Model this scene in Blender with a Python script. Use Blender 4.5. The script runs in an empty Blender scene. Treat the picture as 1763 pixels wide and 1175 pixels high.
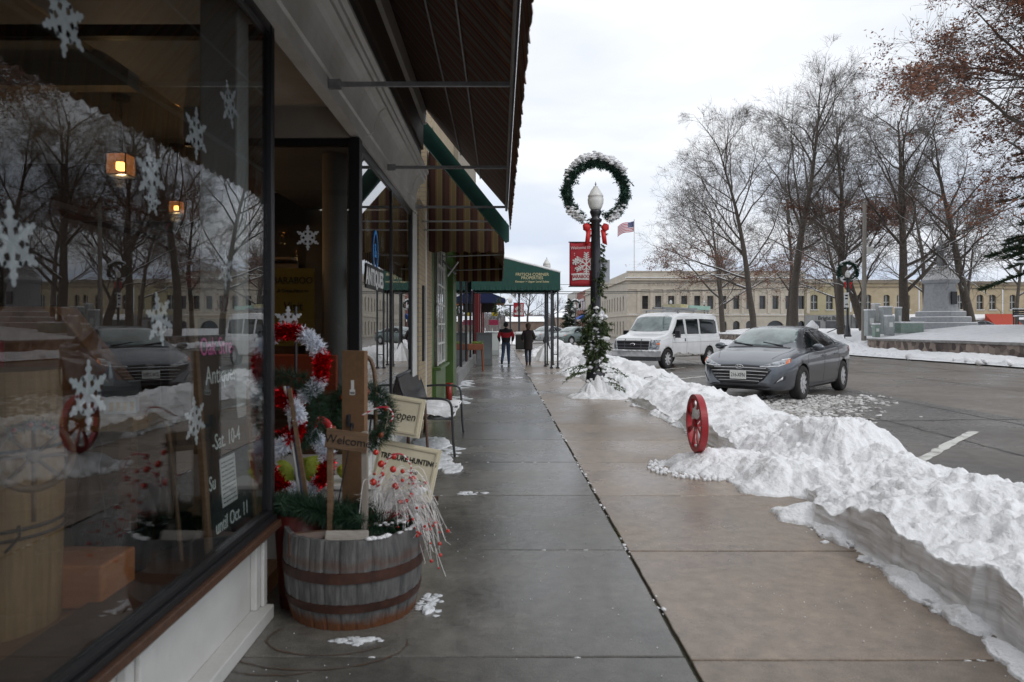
import bpy, bmesh, math, random
import numpy as np
from mathutils import Vector, Matrix, noise
from mathutils.bvhtree import BVHTree
R = math.radians
sc = bpy.context.scene
col = sc.collection
# ------------------------------------------------------------ camera
cd = bpy.data.cameras.new("camera"); cam = bpy.data.objects.new("camera", cd); col.objects.link(cam)
cam.location = (0, 0, 1.5); cam.rotation_euler = (R(90), 0, 0)
cd.sensor_width = 36; cd.lens = 24.5; cd.shift_x = 0.01106; cd.shift_y = -0.0139
cd.clip_start = 0.05; cd.clip_end = 5000
cd.dof.use_dof = True; cd.dof.focus_distance = 18; cd.dof.aperture_fstop = 3.4
sc.camera = cam
# ------------------------------------------------------------ world: overcast sky
w = bpy.data.worlds.new("World"); sc.world = w; w.use_nodes = True
wn, wl = w.node_tree.nodes, w.node_tree.links
bg = wn["Background"]; bg.inputs[1].default_value = 0.1
sky = wn.new("ShaderNodeTexSky"); sky.sky_type = 'NISHITA'; sky.sun_disc = False
SUN_EL, SUN_AZ = R(42), R(140)
sky.sun_elevation = SUN_EL; sky.sun_rotation = SUN_AZ
tc = wn.new("ShaderNodeTexCoord")
mp = wn.new("ShaderNodeMapping"); mp.inputs["Scale"].default_value = (1, 1, 3.2)
wl.new(tc.outputs["Generated"], mp.inputs[0])
nz = wn.new("ShaderNodeTexNoise"); nz.inputs["Scale"].default_value = 2.1; nz.inputs["Detail"].default_value = 5
nz.inputs["Roughness"].default_value = .5; nz.inputs["Distortion"].default_value = .3
wl.new(mp.outputs[0], nz.inputs["Vector"])
rp = wn.new("ShaderNodeValToRGB"); rp.color_ramp.elements[0].position = .36; rp.color_ramp.elements[1].position = .62
rp.color_ramp.elements[0].color = (7.1, 7.5, 8.1, 1); rp.color_ramp.elements[1].color = (9.2, 9.35, 9.6, 1)
wl.new(nz.outputs["Fac"], rp.inputs[0])
mx = wn.new("ShaderNodeMix"); mx.data_type = 'RGBA'; mx.inputs[0].default_value = .93
wl.new(sky.outputs[0], mx.inputs[6]); wl.new(rp.outputs[0], mx.inputs[7])
sz = wn.new("ShaderNodeSeparateXYZ"); wl.new(tc.outputs["Generated"], sz.inputs[0])
el = wn.new("ShaderNodeMapRange"); el.inputs["From Min"].default_value = .03; el.inputs["From Max"].default_value = .34; el.inputs["To Min"].default_value = 1; el.inputs["To Max"].default_value = 0
wl.new(sz.outputs[2], el.inputs[0])
nz2 = wn.new("ShaderNodeTexNoise"); nz2.inputs["Scale"].default_value = 3.3; nz2.inputs["Detail"].default_value = 4; wl.new(mp.outputs[0], nz2.inputs["Vector"])
nr = wn.new("ShaderNodeMapRange"); nr.inputs["From Min"].default_value = .42; nr.inputs["From Max"].default_value = .60; wl.new(nz2.outputs["Fac"], nr.inputs[0])
ml = wn.new("ShaderNodeMath"); ml.operation = 'MULTIPLY'; wl.new(el.outputs[0], ml.inputs[0]); wl.new(nr.outputs[0], ml.inputs[1])
mx2 = wn.new("ShaderNodeMix"); mx2.data_type = 'RGBA'; mx2.inputs[7].default_value = (5.0, 5.75, 7.1, 1)   # bluer gaps low in the cloud
wl.new(ml.outputs[0], mx2.inputs[0]); wl.new(mx.outputs[2], mx2.inputs[6]); wl.new(mx2.outputs[2], bg.inputs[0])
sd = bpy.data.lights.new("sun", 'SUN'); sd.energy = 0.6; sd.angle = R(25); sd.color = (1, .97, .93)
so = bpy.data.objects.new("sun", sd); col.objects.link(so)
# sun from behind right of the camera
d = Vector((math.sin(SUN_AZ)*math.cos(SUN_EL), math.cos(SUN_AZ)*math.cos(SUN_EL), math.sin(SUN_EL)))
so.rotation_euler = d.to_track_quat('Z', 'Y').to_euler()
sc.view_settings.view_transform = 'Standard'; sc.view_settings.look = 'None'
sc.view_settings.exposure = 0.30; sc.view_settings.gamma = 1
sc.cycles.use_denoising = True
sc.cycles.max_bounces = 8; sc.cycles.transparent_max_bounces = 24
sc.cycles.sample_clamp_indirect = 4

# ------------------------------------------------------------ helpers
def at(x, y, Y): return Vector(((x-862)/1200*Y, Y, 1.5-(y-563)/1200*Y))

def mat(name, c1, c2=None, scale=5, rough=.6, rough2=None, rscale=None, bump=0, bscale=30, metal=0, stretch=(1,1,1),
        ramp=(.35,.65), emit=0, ecol=None, coat=0, detail=6, alpha=None):
    m = bpy.data.materials.new(name); m.use_nodes = True
    n, l = m.node_tree.nodes, m.node_tree.links
    b = n["Principled BSDF"]
    b.inputs["Base Color"].default_value = (*c1, 1); b.inputs["Roughness"].default_value = rough
    b.inputs["Metallic"].default_value = metal
    if coat: b.inputs["Coat Weight"].default_value = coat; b.inputs["Coat Roughness"].default_value = .05
    if emit:
        b.inputs["Emission Color"].default_value = (*(ecol or c1), 1); b.inputs["Emission Strength"].default_value = emit
    t = n.new("ShaderNodeTexCoord"); mpp = n.new("ShaderNodeMapping"); mpp.inputs["Scale"].default_value = stretch
    l.new(t.outputs["Object"], mpp.inputs[0])
    def nz_(s, det=detail):
        x = n.new("ShaderNodeTexNoise"); x.inputs["Scale"].default_value = s; x.inputs["Detail"].default_value = det
        x.inputs["Roughness"].default_value = .6
        l.new(mpp.outputs[0], x.inputs["Vector"]); return x
    if c2:
        x = nz_(scale); r = n.new("ShaderNodeValToRGB")
        r.color_ramp.elements[0].position, r.color_ramp.elements[1].position = ramp
        r.color_ramp.elements[0].color = (*c1, 1); r.color_ramp.elements[1].color = (*c2, 1)
        l.new(x.outputs["Fac"], r.inputs[0]); l.new(r.outputs[0], b.inputs["Base Color"])
    if rough2 is not None:
        x = nz_(rscale or scale*.7); r = n.new("ShaderNodeMapRange")
        r.inputs["From Min"].default_value = .35; r.inputs["From Max"].default_value = .65
        r.inputs["To Min"].default_value = rough; r.inputs["To Max"].default_value = rough2
        l.new(x.outputs["Fac"], r.inputs[0]); l.new(r.outputs[0], b.inputs["Roughness"])
    if bump:
        x = nz_(bscale); bp = n.new("ShaderNodeBump"); bp.inputs["Strength"].default_value = min(1, bump)
        bp.inputs["Distance"].default_value = .02*max(1, bump)
        l.new(x.outputs["Fac"], bp.inputs["Height"]); l.new(bp.outputs[0], b.inputs["Normal"])
    return m

def glass_mat(name, tint=(1,1,1), rmul=1.0):
    m = bpy.data.materials.new(name); m.use_nodes = True
    n, l = m.node_tree.nodes, m.node_tree.links
    for x in list(n):
        if x.type != 'OUTPUT_MATERIAL': n.remove(x)
    out = [x for x in n if x.type == 'OUTPUT_MATERIAL'][0]
    tr = n.new("ShaderNodeBsdfTransparent"); tr.inputs[0].default_value = (*tint, 1)
    gl = n.new("ShaderNodeBsdfGlossy"); gl.inputs["Roughness"].default_value = 0.0
    lw = n.new("ShaderNodeLayerWeight"); lw.inputs[0].default_value = .5
    pw = n.new("ShaderNodeMath"); pw.operation = 'POWER'; pw.inputs[1].default_value = 5
    l.new(lw.outputs["Facing"], pw.inputs[0])
    ma = n.new("ShaderNodeMath"); ma.operation = 'MULTIPLY_ADD'; ma.inputs[1].default_value = .96*rmul; ma.inputs[2].default_value = .04*rmul
    ma.use_clamp = True
    l.new(pw.outputs[0], ma.inputs[0])
    mi = n.new("ShaderNodeMixShader"); l.new(ma.outputs[0], mi.inputs[0]); l.new(tr.outputs[0], mi.inputs[1]); l.new(gl.outputs[0], mi.inputs[2])
    l.new(mi.outputs[0], out.inputs[0]); return m

class MB:
    def __init__(s): s.v = []; s.f = []; s.m = []
    def add(s, vs, fs, m=0):
        o = len(s.v); s.v.extend([tuple(x) for x in vs]); s.f.extend([tuple(i+o for i in f) for f in fs]); s.m.extend([m]*len(fs)); return s
    def box(s, x0, x1, y0, y1, z0, z1, m=0, M=None):
        x0, x1 = sorted((x0, x1)); y0, y1 = sorted((y0, y1)); z0, z1 = sorted((z0, z1))
        vs = [Vector(p) for p in ((x0,y0,z0),(x1,y0,z0),(x1,y1,z0),(x0,y1,z0),(x0,y0,z1),(x1,y0,z1),(x1,y1,z1),(x0,y1,z1))]
        if M: vs = [M @ p for p in vs]
        return s.add(vs, [(0,3,2,1),(4,5,6,7),(0,1,5,4),(1,2,6,5),(2,3,7,6),(3,0,4,7)], m)
    def tube(s, pts, r, n=8, m=0, cap=True, closed=False):
        pts = [Vector(p) for p in pts]; k = len(pts)
        rs = r if isinstance(r, (list, tuple)) else [r]*k
        vs = []; up = None
        for i, p in enumerate(pts):
            if closed: t = pts[(i+1) % k]-pts[i-1]
            else: t = pts[min(i+1, k-1)]-pts[max(i-1, 0)]
            if t.length < 1e-9: t = Vector((0,0,1))
            t.normalize()
            if up is None: up = Vector((0,0,1)) if abs(t.z) < .9 else Vector((1,0,0))
            a = t.cross(up)
            if a.length < 1e-6: a = t.orthogonal()
            a.normalize(); b = a.cross(t); up = b
            for j in range(n):
                g = 2*math.pi*j/n; vs.append(p+(a*math.cos(g)+b*math.sin(g))*rs[i])
        fs = []
        for i in range(k if closed else k-1):
            i2 = (i+1) % k
            for j in range(n):
                j2 = (j+1) % n; fs.append((i*n+j, i*n+j2, i2*n+j2, i2*n+j))
        if cap and not closed:
            fs.append(tuple(range(n))[::-1]); fs.append(tuple((k-1)*n+j for j in range(n)))
        return s.add(vs, fs, m)
    def lathe(s, prof, c=(0,0,0), n=24, m=0, axis='z', M=None, cap=True):
        vs = []; fs = []; c = Vector(c)
        for r_, z in prof:
            for j in range(n):
                g = 2*math.pi*j/n; q = Vector((r_*math.cos(g), r_*math.sin(g), z))
                if axis == 'x': q = Vector((q.z, q.x, q.y))
                if axis == 'y': q = Vector((q.y, q.z, q.x))
                if M: q = M @ q
                vs.append(c+q)
        for i in range(len(prof)-1):
            for j in range(n):
                j2 = (j+1) % n; fs.append((i*n+j, i*n+j2, (i+1)*n+j2, (i+1)*n+j))
        if cap and prof[0][0] > 1e-6: fs.append(tuple(range(n))[::-1])
        if cap and prof[-1][0] > 1e-6: fs.append(tuple((len(prof)-1)*n+j for j in range(n)))
        return s.add(vs, fs, m)
    def prism(s, poly, f0, f1, m=0):
        """poly list of 2D; f0,f1 map 2D->3D for two ends"""
        n = len(poly); vs = [f0(p) for p in poly]+[f1(p) for p in poly]
        fs = [tuple(range(n))[::-1], tuple(range(n, 2*n))]+[(i, (i+1) % n, n+(i+1) % n, n+i) for i in range(n)]
        return s.add(vs, fs, m)
    def ico(s, c, r, m=0, jit=0, sub=1, sq=(1,1,1)):
        bm = bmesh.new(); bmesh.ops.create_icosphere(bm, subdivisions=sub, radius=1)
        c = Vector(c); vs = []
        sd_ = Vector((random.random()*50, random.random()*50, 0))
        for v in bm.verts:
            k = 1+jit*noise.noise(v.co*1.7+sd_)
            vs.append(c+Vector((v.co.x*sq[0], v.co.y*sq[1], v.co.z*sq[2]))*r*k)
        s.add(vs, [tuple(v.index for v in f.verts) for f in bm.faces], m); bm.free(); return s
    def build(s, name, mats, parent=None, smooth=False, bevel=0, loc=None):
        me = bpy.data.meshes.new(name); me.from_pydata(s.v, [], s.f)
        if not isinstance(mats, (list, tuple)): mats = [mats]
        for q in mats: me.materials.append(q)
        if len(mats) > 1: me.polygons.foreach_set("material_index", s.m)
        if smooth: me.polygons.foreach_set("use_smooth", [True]*len(me.polygons))
        me.update()
        o = bpy.data.objects.new(name, me); col.objects.link(o)
        if parent: o.parent = parent
        if loc: o.location = loc
        if bevel:
            b = o.modifiers.new("b", 'BEVEL'); b.width = bevel; b.segments = 2; b.limit_method = 'ANGLE'
        return o

def tag(o, label=None, cat=None, group=None, kind=None):
    if label: o["label"] = label
    if cat: o["category"] = cat
    if group: o["group"] = group
    if kind: o["kind"] = kind
    return o
def thing(name, label, cat, loc=(0,0,0), rz=0, group=None, scale=1):
    o = bpy.data.objects.new(name, None); col.objects.link(o); o.location = loc; o.rotation_euler = (0,0,rz)
    o.scale = (scale,)*3; o.empty_display_size = .1
    return tag(o, label, cat, group)
KIDS = {}
def copy_tree(o, parent=None):
    c = o.copy(); col.objects.link(c)
    if parent: c.parent = parent
    for ch in [x for x in list(col.objects) if x.parent == o]: copy_tree(ch, c)
    return c
def spline(pts, n=6):
    pts = [Vector(p) for p in pts]; out = []
    for i in range(len(pts)-1):
        p0 = pts[max(i-1,0)]; p1 = pts[i]; p2 = pts[i+1]; p3 = pts[min(i+2,len(pts)-1)]
        for k in range(n):
            t = k/n
            out.append(.5*((2*p1)+(p2-p0)*t+(2*p0-5*p1+4*p2-p3)*t*t+(3*p1-p0-3*p2+p3)*t**3))
    out.append(pts[-1]); return out
def circle(c, r, n=32, plane='xz', a0=0, a1=360):
    c = Vector(c); out = []
    full = (a1-a0) == 360
    for i in range(n if full else n+1):
        a = R(a0+(a1-a0)*i/n); u, v = math.cos(a)*r, math.sin(a)*r
        out.append(c+(Vector((u,0,v)) if plane == 'xz' else Vector((0,u,v)) if plane == 'yz' else Vector((u,v,0))))
    return out
def text_obj(name, body, size, material, M, parent=None, depth=.002, sx=1, shear=0, bold=0, align='CENTER', spacing=1):
    cu = bpy.data.curves.new(name, 'FONT'); cu.body = body; cu.size = size; cu.extrude = depth; cu.shear = shear
    cu.align_x = align; cu.align_y = 'CENTER'; cu.offset = bold; cu.space_character = spacing; cu.resolution_u = 3
    t = bpy.data.objects.new(name, cu); col.objects.link(t)
    dg = bpy.context.evaluated_depsgraph_get(); me = bpy.data.meshes.new_from_object(t.evaluated_get(dg))
    bpy.data.objects.remove(t); me.transform(M @ Matrix.Diagonal((sx,1,1,1))); me.materials.clear(); me.materials.append(material)
    o = bpy.data.objects.new(name, me); col.objects.link(o)
    if parent: o.parent = parent
    return o
def frame(origin, xa, ya):
    xa = Vector(xa).normalized(); ya = Vector(ya).normalized(); za = xa.cross(ya)
    M = Matrix((xa, ya, za)).transposed().to_4x4(); M.translation = Vector(origin); return M
rnd = random.Random
# ------------------------------------------------------------ materials
M = {}
M['snow'] = mat('snow', (.74,.745,.755), (.90,.905,.92), 2.6, .75, bump=1.2, bscale=30, ramp=(.3,.5), detail=9)
M['snow_dirty'] = mat('snow_dirty', (.30,.28,.26), (.66,.65,.64), 3, .8, bump=.8, bscale=22, ramp=(.3,.6))
M['white'] = mat('white_paint', (.62,.62,.60), (.50,.49,.46), 3, .45, bump=.08, bscale=8)
M['white_worn'] = mat('white_worn', (.60,.60,.58), (.50,.49,.47), 2.2, .5, bump=.15, bscale=30, ramp=(.4,.75))
M['ceil'] = mat('ceiling_paint', (.40,.385,.36), (.33,.315,.29), 3, .6)
M['darkmetal'] = mat('dark_metal', (.02,.02,.022), rough=.35, metal=.3)
M['black'] = mat('black_paint', (.013,.014,.018), (.022,.023,.028), 6, .35, coat=.2)
M['wood_dk'] = mat('dark_wood', (.06,.03,.018), (.10,.05,.03), 6, .4, stretch=(1,8,8), bump=.1)
M['wood'] = mat('wood', (.13,.075,.04), (.21,.13,.075), 5, .5, stretch=(1,1,12), bump=.1)
M['wood_lt'] = mat('light_wood', (.24,.135,.05), (.34,.20,.08), 5, .5, stretch=(9,9,1), bump=.05)
M['floorwood'] = mat('platform_wood', (.17,.075,.028), (.26,.12,.048), 4, .3, stretch=(12,1,1))
M['glass'] = glass_mat('window_glass', (.86,.88,.88), 1.5)
M['metal'] = mat('galvanised', (.38,.39,.40), (.30,.30,.31), 20, .4, metal=.7)
M['green_dk'] = mat('dark_green_canvas', (.006,.055,.042), (.009,.07,.052), 6, .6, bump=.1)
M['red'] = mat('red_paint', (.38,.012,.02), (.30,.01,.015), 8, .35)
M['redcloth'] = mat('red_ribbon', (.55,.015,.015), rough=.5)
M['needle'] = mat('needles', (.010,.036,.018), (.022,.065,.030), 40, .55)
M['needle2'] = mat('needles_cedar', (.045,.075,.022), (.09,.12,.04), 30, .6)
M['paperw'] = mat('paper', (.7,.7,.68), rough=.7)
M['blackink'] = mat('ink', (.01,.01,.01), rough=.6)
def stripes(name, stops, period, axis=1, transl=.25, rough=.8):
    m = bpy.data.materials.new(name); m.use_nodes = True
    n, l = m.node_tree.nodes, m.node_tree.links; b = n["Principled BSDF"]; b.inputs["Roughness"].default_value = rough
    out = [x for x in n if x.type == 'OUTPUT_MATERIAL'][0]
    t = n.new("ShaderNodeTexCoord"); s = n.new("ShaderNodeSeparateXYZ"); l.new(t.outputs["Object"], s.inputs[0])
    a = n.new("ShaderNodeMath"); a.operation = 'DIVIDE'; a.inputs[1].default_value = period; l.new(s.outputs[axis], a.inputs[0])
    f = n.new("ShaderNodeMath"); f.operation = 'FRACT'; l.new(a.outputs[0], f.inputs[0])
    r = n.new("ShaderNodeValToRGB"); cr = r.color_ramp; cr.interpolation = 'CONSTANT'
    cr.elements[0].position = 0; cr.elements[0].color = (*stops[0][1], 1)
    cr.elements[1].position = stops[1][0]; cr.elements[1].color = (*stops[1][1], 1)
    for p, c in stops[2:]:
        e = cr.elements.new(p); e.color = (*c, 1)
    l.new(f.outputs[0], r.inputs[0]); l.new(r.outputs[0], b.inputs["Base Color"])
    tl = n.new("ShaderNodeBsdfTranslucent"); l.new(r.outputs[0], tl.inputs[0])
    mi = n.new("ShaderNodeMixShader"); mi.inputs[0].default_value = transl
    l.new(b.outputs[0], mi.inputs[1]); l.new(tl.outputs[0], mi.inputs[2]); l.new(mi.outputs[0], out.inputs[0])
    return m
def brick(name, c1, c2, mortar, sc_=1.0, axes='yz', bw=.2, rh=.068):
    m = bpy.data.materials.new(name); m.use_nodes = True
    n, l = m.node_tree.nodes, m.node_tree.links; b = n["Principled BSDF"]; b.inputs["Roughness"].default_value = .85
    t = n.new("ShaderNodeTexCoord"); s = n.new("ShaderNodeSeparateXYZ"); l.new(t.outputs["Object"], s.inputs[0])
    c = n.new("ShaderNodeCombineXYZ"); ad = n.new("ShaderNodeMath"); l.new(s.outputs[0], ad.inputs[0]); l.new(s.outputs[1], ad.inputs[1])
    l.new(ad.outputs[0], c.inputs[0]); l.new(s.outputs[2], c.inputs[1])
    k = n.new("ShaderNodeTexBrick"); k.inputs["Scale"].default_value = sc_; k.inputs["Brick Width"].default_value = bw; k.inputs["Row Height"].default_value = rh
    k.inputs["Mortar Size"].default_value = .006; k.inputs["Color1"].default_value = (*c1,1); k.inputs["Color2"].default_value = (*c2,1); k.inputs["Mortar"].default_value = (*mortar,1)
    l.new(c.outputs[0], k.inputs["Vector"])
    z = n.new("ShaderNodeTexNoise"); z.inputs["Scale"].default_value = 1.2; z.inputs["Detail"].default_value = 6; l.new(t.outputs["Object"], z.inputs["Vector"])
    mr = n.new("ShaderNodeMapRange"); mr.inputs["To Min"].default_value = .7; mr.inputs["To Max"].default_value = 1.25; l.new(z.outputs["Fac"], mr.inputs[0])
    mm = n.new("ShaderNodeMix"); mm.data_type = 'RGBA'; mm.blend_type = 'MULTIPLY'; mm.inputs[0].default_value = 1
    l.new(k.outputs["Color"], mm.inputs[6]); l.new(mr.outputs[0], mm.inputs[7]); l.new(mm.outputs[2], b.inputs["Base Color"])
    bp = n.new("ShaderNodeBump"); bp.inputs["Strength"].default_value = .5; bp.inputs["Distance"].default_value = .01
    l.new(k.outputs["Fac"], bp.inputs["Height"]); bp.invert = True; l.new(bp.outputs[0], b.inputs["Normal"])
    return m
def wet(name, c1, c2, r0, r1, s=1.1, stain=None, bumpd=.0012, spec=.5, crack=1.0):
    """wet slab: two colour scales, puddled roughness, fine grain"""
    m = mat(name, c1, c2, s, r0, r1, .55, ramp=(.3,.7)); n, l = m.node_tree.nodes, m.node_tree.links; b = n["Principled BSDF"]
    b.inputs["Specular IOR Level"].default_value = spec
    t = n.new("ShaderNodeTexCoord")
    g = n.new("ShaderNodeTexNoise"); g.inputs["Scale"].default_value = 140; g.inputs["Detail"].default_value = 3; l.new(t.outputs["Object"], g.inputs["Vector"])
    g2 = n.new("ShaderNodeTexNoise"); g2.inputs["Scale"].default_value = 9; g2.inputs["Detail"].default_value = 8; g2.inputs["Roughness"].default_value = .7; l.new(t.outputs["Object"], g2.inputs["Vector"])
    mr = n.new("ShaderNodeMapRange"); mr.inputs["From Min"].default_value = .3; mr.inputs["From Max"].default_value = .7
    mr.inputs["To Min"].default_value = .68; mr.inputs["To Max"].default_value = 1.3; l.new(g2.outputs["Fac"], mr.inputs[0])
    mr2 = n.new("ShaderNodeMapRange"); mr2.inputs["From Min"].default_value = .3; mr2.inputs["From Max"].default_value = .7
    mr2.inputs["To Min"].default_value = .75; mr2.inputs["To Max"].default_value = 1.25; l.new(g.outputs["Fac"], mr2.inputs[0])
    mu = n.new("ShaderNodeMath"); mu.operation = 'MULTIPLY'; l.new(mr.outputs[0], mu.inputs[0]); l.new(mr2.outputs[0], mu.inputs[1])
    gi = n.new("ShaderNodeNewGeometry"); mi_ = n.new("ShaderNodeMapRange"); mi_.inputs["To Min"].default_value = .80; mi_.inputs["To Max"].default_value = 1.18
    l.new(gi.outputs["Random Per Island"], mi_.inputs[0]); mu2 = n.new("ShaderNodeMath"); mu2.operation = 'MULTIPLY'; l.new(mu.outputs[0], mu2.inputs[0]); l.new(mi_.outputs[0], mu2.inputs[1]); mu = mu2
    vr = n.new("ShaderNodeTexVoronoi"); vr.feature = 'DISTANCE_TO_EDGE'; vr.inputs["Scale"].default_value = .55; dn = n.new("ShaderNodeVectorMath"); dn.operation = 'ADD'; l.new(t.outputs["Object"], dn.inputs[0]); l.new(g2.outputs["Color"], dn.inputs[1]); l.new(dn.outputs[0], vr.inputs["Vector"])
    ck = n.new("ShaderNodeMapRange"); ck.inputs["From Min"].default_value = .0; ck.inputs["From Max"].default_value = .006; ck.inputs["To Min"].default_value = crack; ck.inputs["To Max"].default_value = 1; l.new(vr.outputs["Distance"], ck.inputs[0])
    mu3 = n.new("ShaderNodeMath"); mu3.operation = 'MULTIPLY'; l.new(mu.outputs[0], mu3.inputs[0]); l.new(ck.outputs[0], mu3.inputs[1]); mu = mu3
    src = b.inputs["Base Color"].links[0].from_socket
    mm = n.new("ShaderNodeMix"); mm.data_type = 'RGBA'; mm.blend_type = 'MULTIPLY'; mm.inputs[0].default_value = 1
    l.new(src, mm.inputs[6]); l.new(mu.outputs[0], mm.inputs[7]); l.new(mm.outputs[2], b.inputs["Base Color"])
    bp = n.new("ShaderNodeBump"); bp.inputs["Strength"].default_value = 1; bp.inputs["Distance"].default_value = bumpd
    l.new(g.outputs["Fac"], bp.inputs["Height"])
    bp2 = n.new("ShaderNodeBump"); bp2.inputs["Strength"].default_value = 1; bp2.inputs["Distance"].default_value = bumpd*4
    l.new(g2.outputs["Fac"], bp2.inputs["Height"]); l.new(bp.outputs[0], bp2.inputs["Normal"]); l.new(bp2.outputs[0], b.inputs["Normal"])
    return m
M['slab_l'] = wet('wet_concrete', (.080,.076,.069), (.175,.166,.147), .09, .42, bumpd=.0008)
M['slab_r'] = wet('tan_concrete', (.175,.136,.104), (.29,.228,.175), .15, .52, bumpd=.0010)
M['road'] = wet('wet_asphalt', (.125,.105,.088), (.19,.165,.14), .22, .6, .35, bumpd=.002, crack=.45)
M['roadpatch'] = wet('wet_dark_asphalt', (.085,.077,.070), (.15,.135,.12), .12, .5, .5, bumpd=.002, crack=.45)
M['soil'] = mat('joint_dirt', (.02,.018,.013), (.05,.048,.02), 20, .9)
ST = -.08     # street level
# ------------------------------------------------------------ ground, road, sidewalk
g = MB(); g.add([(-400,-60,-.30),(500,-60,-.30),(500,900,-.30),(-400,900,-.30)], [(0,1,2,3)])
tag(g.build('ground', mat('ground_snowy', (.35,.36,.36), (.7,.72,.74), .05, .8)), kind='structure')
g = MB(); g.add([(2.9,-40,ST),(20.4,-40,ST),(20.4,400,ST),(2.9,400,ST)], [(0,1,2,3)])
g.add([(-60,49,ST),(2.9,49,ST),(2.9,62,ST),(-60,62,ST)], [(0,1,2,3)])
g.add([(20.4,83,ST),(140,83,ST),(140,93,ST),(20.4,93,ST)], [(0,1,2,3)])
tag(g.build('road', M['road']), kind='structure')
g = MB()       # darker parking lane beside the kerb
g.add([(2.9,-40,ST+.004),(8.2,-40,ST+.004),(8.9,12,ST+.004),(8.6,30,ST+.004),(8.2,48,ST+.004),(2.9,48,ST+.004)], [(0,1,2,3,4,5)])
tag(g.build('parking_lane', M['roadpatch']), kind='structure')
g = MB()       # tar seams
def ribbon(mb, pts, w_, z, m=0, jit=0, rr=rnd(1)):
    pts = [Vector(p) for p in pts]
    vs = []; k = len(pts)
    for i, p in enumerate(pts):
        t = (pts[min(i+1,k-1)]-pts[max(i-1,0)]); nn = Vector((-t.y, t.x)).normalized()
        ww = w_*(1+jit*(rr.random()-.5))
        q = p+nn*jit*w_*(rr.random()-.5)
        vs += [(q.x+nn.x*ww/2, q.y+nn.y*ww/2, z), (q.x-nn.x*ww/2, q.y-nn.y*ww/2, z)]
    mb.add(vs, [(2*i, 2*i+1, 2*i+3, 2*i+2) for i in range(k-1)], m)
rr = rnd(4)
for x0, y0, x1, y1 in ((8.3,6,8.9,40),(13,0,12.4,60),(4.2,11.5,20,12.8),(4.2,23,20,25),(4.5,35,20,36),(6.2,4,6.5,12),(16.5,2,16.4,70)):
    pts = [Vector((x0+(x1-x0)*i/40+rr.uniform(-.03,.03), y0+(y1-y0)*i/40+rr.uniform(-.03,.03))) for i in range(41)]
    ribbon(g, pts, .035, ST+.008, 0, .8)
tag(g.build('road_seams', mat('tar', (.012,.012,.012), rough=.3)), kind='structure')
g = MB()
for y0 in (3.5, 7.6, 11.7, 19.9, 24, 30, 34.5):     # worn stall lines, angled
    a = Vector((4.35, y0)); b_ = a+Vector((.69, .72))*4.0
    pts = [a.lerp(b_, i/20) for i in range(21)]; ribbon(g, pts, .13, ST+.0085, 0, .25)
tag(g.build('parking_lines', mat('worn_line_paint', (.60,.60,.56), (.20,.19,.18), 5, .6, ramp=(.5,.7))), kind='structure')
# kerb
g = MB(); g.box(2.74, 2.9, -40, 48, -.25, .0); tag(g.build('kerb', mat('kerb_concrete', (.22,.21,.2), (.3,.29,.27), 4, .6), bevel=.02), kind='structure')
g = MB(); g.add([(-1.4,-20,-.016),(2.74,-20,-.016),(2.74,48,-.016),(-1.4,48,-.016)], [(0,1,2,3)])
tag(g.build('joint_soil', M['soil']), kind='structure')
JY = [3.17+1.52*k for k in range(-6, 30)]
rr = rnd(11)
def slabs(x0, x1, name, m, gap, dy):
    mb = MB()
    for i in range(len(JY)-1):
        a, b_ = JY[i]+gap/2+dy, JY[i+1]-gap/2+dy; z = rr.uniform(-.002,.002)
        n = 14; tilt = rr.uniform(-.012,.012)
        # jagged edges
        def edge(xa, ya, xb, yb):
            out = []
            for k in range(n):
                t = k/n; out.append((xa+(xb-xa)*t+rr.uniform(-.0035,.0035)*(ya != yb), ya+(yb-ya)*t+rr.uniform(-.003,.003)*(ya == yb)))
            return out
        P = edge(x0,a,x1,a)+edge(x1,a,x1,b_)+edge(x1,b_,x0,b_)+edge(x0,b_,x0,a)
        mb.prism(P, lambda p: (p[0],p[1],z-.08), lambda p: (p[0],p[1],z))
    return tag(mb.build(name, m, bevel=.006), kind='structure')
slabs(-1.40, .838, 'sidewalk_slabs_grey', M['slab_l'], .013, 0)
slabs(.858, 2.735, 'sidewalk_slabs_tan', M['slab_r'], .014, -.03)
# moss and grit in the centre joint, snow crumbs
g = MB(); rr = rnd(5)
for i in range(340):
    y = 2.2+28*(rr.random()**1.8); r_ = rr.uniform(.004,.016)*(1+y*.03)
    if noise.noise(Vector((0, y*1.1, 3))) < -.02: continue
    g.ico((.851+rr.uniform(-.012,.014), y, rr.uniform(-.012,.002)), r_, 0, .6, 1, (1,1.6,.5))
for jy in JY[5:12]:
    for i in range(26):
        x = rr.uniform(-.9, 2.6)
        if noise.noise(Vector((x*1.6, jy, 0))) < .12: continue
        g.ico((x, jy-(.03 if x > .85 else 0)+rr.uniform(-.006,.006), -.004), rr.uniform(.004,.012), 0, .6, 1, (2,1,.5))
tag(g.build('snow_crumbs', M['snow'], smooth=True), kind='stuff', label='crumbs of snow lodged in the sidewalk joints')
g = MB()
for i in range(1500):       # de-icing salt and ice grains
    x = rr.uniform(-1.1, 2.6); y = rr.uniform(2.2, 9)
    if noise.noise(Vector((x*1.3, y*.9, 9))) < .05 or (x < .8 and rr.random() < .6): continue
    s = rr.uniform(.0008,.0026); g.box(x-s, x+s, y-s, y+s, .001, .001+s*1.2)
tag(g.build('salt_grains', M['snow']), kind='stuff', label='grains of de-icing salt scattered on the wet slabs')
g = MB()
for i in range(120):
    y = 2.2+3.6*rr.random(); 
    if noise.noise(Vector((4, y*1.5, 3))) < .05: continue
    g.ico((.851+rr.uniform(-.01,.01), y, -.008), rr.uniform(.004,.009), 0, .7, 1, (1,1.5,.7))
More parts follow.
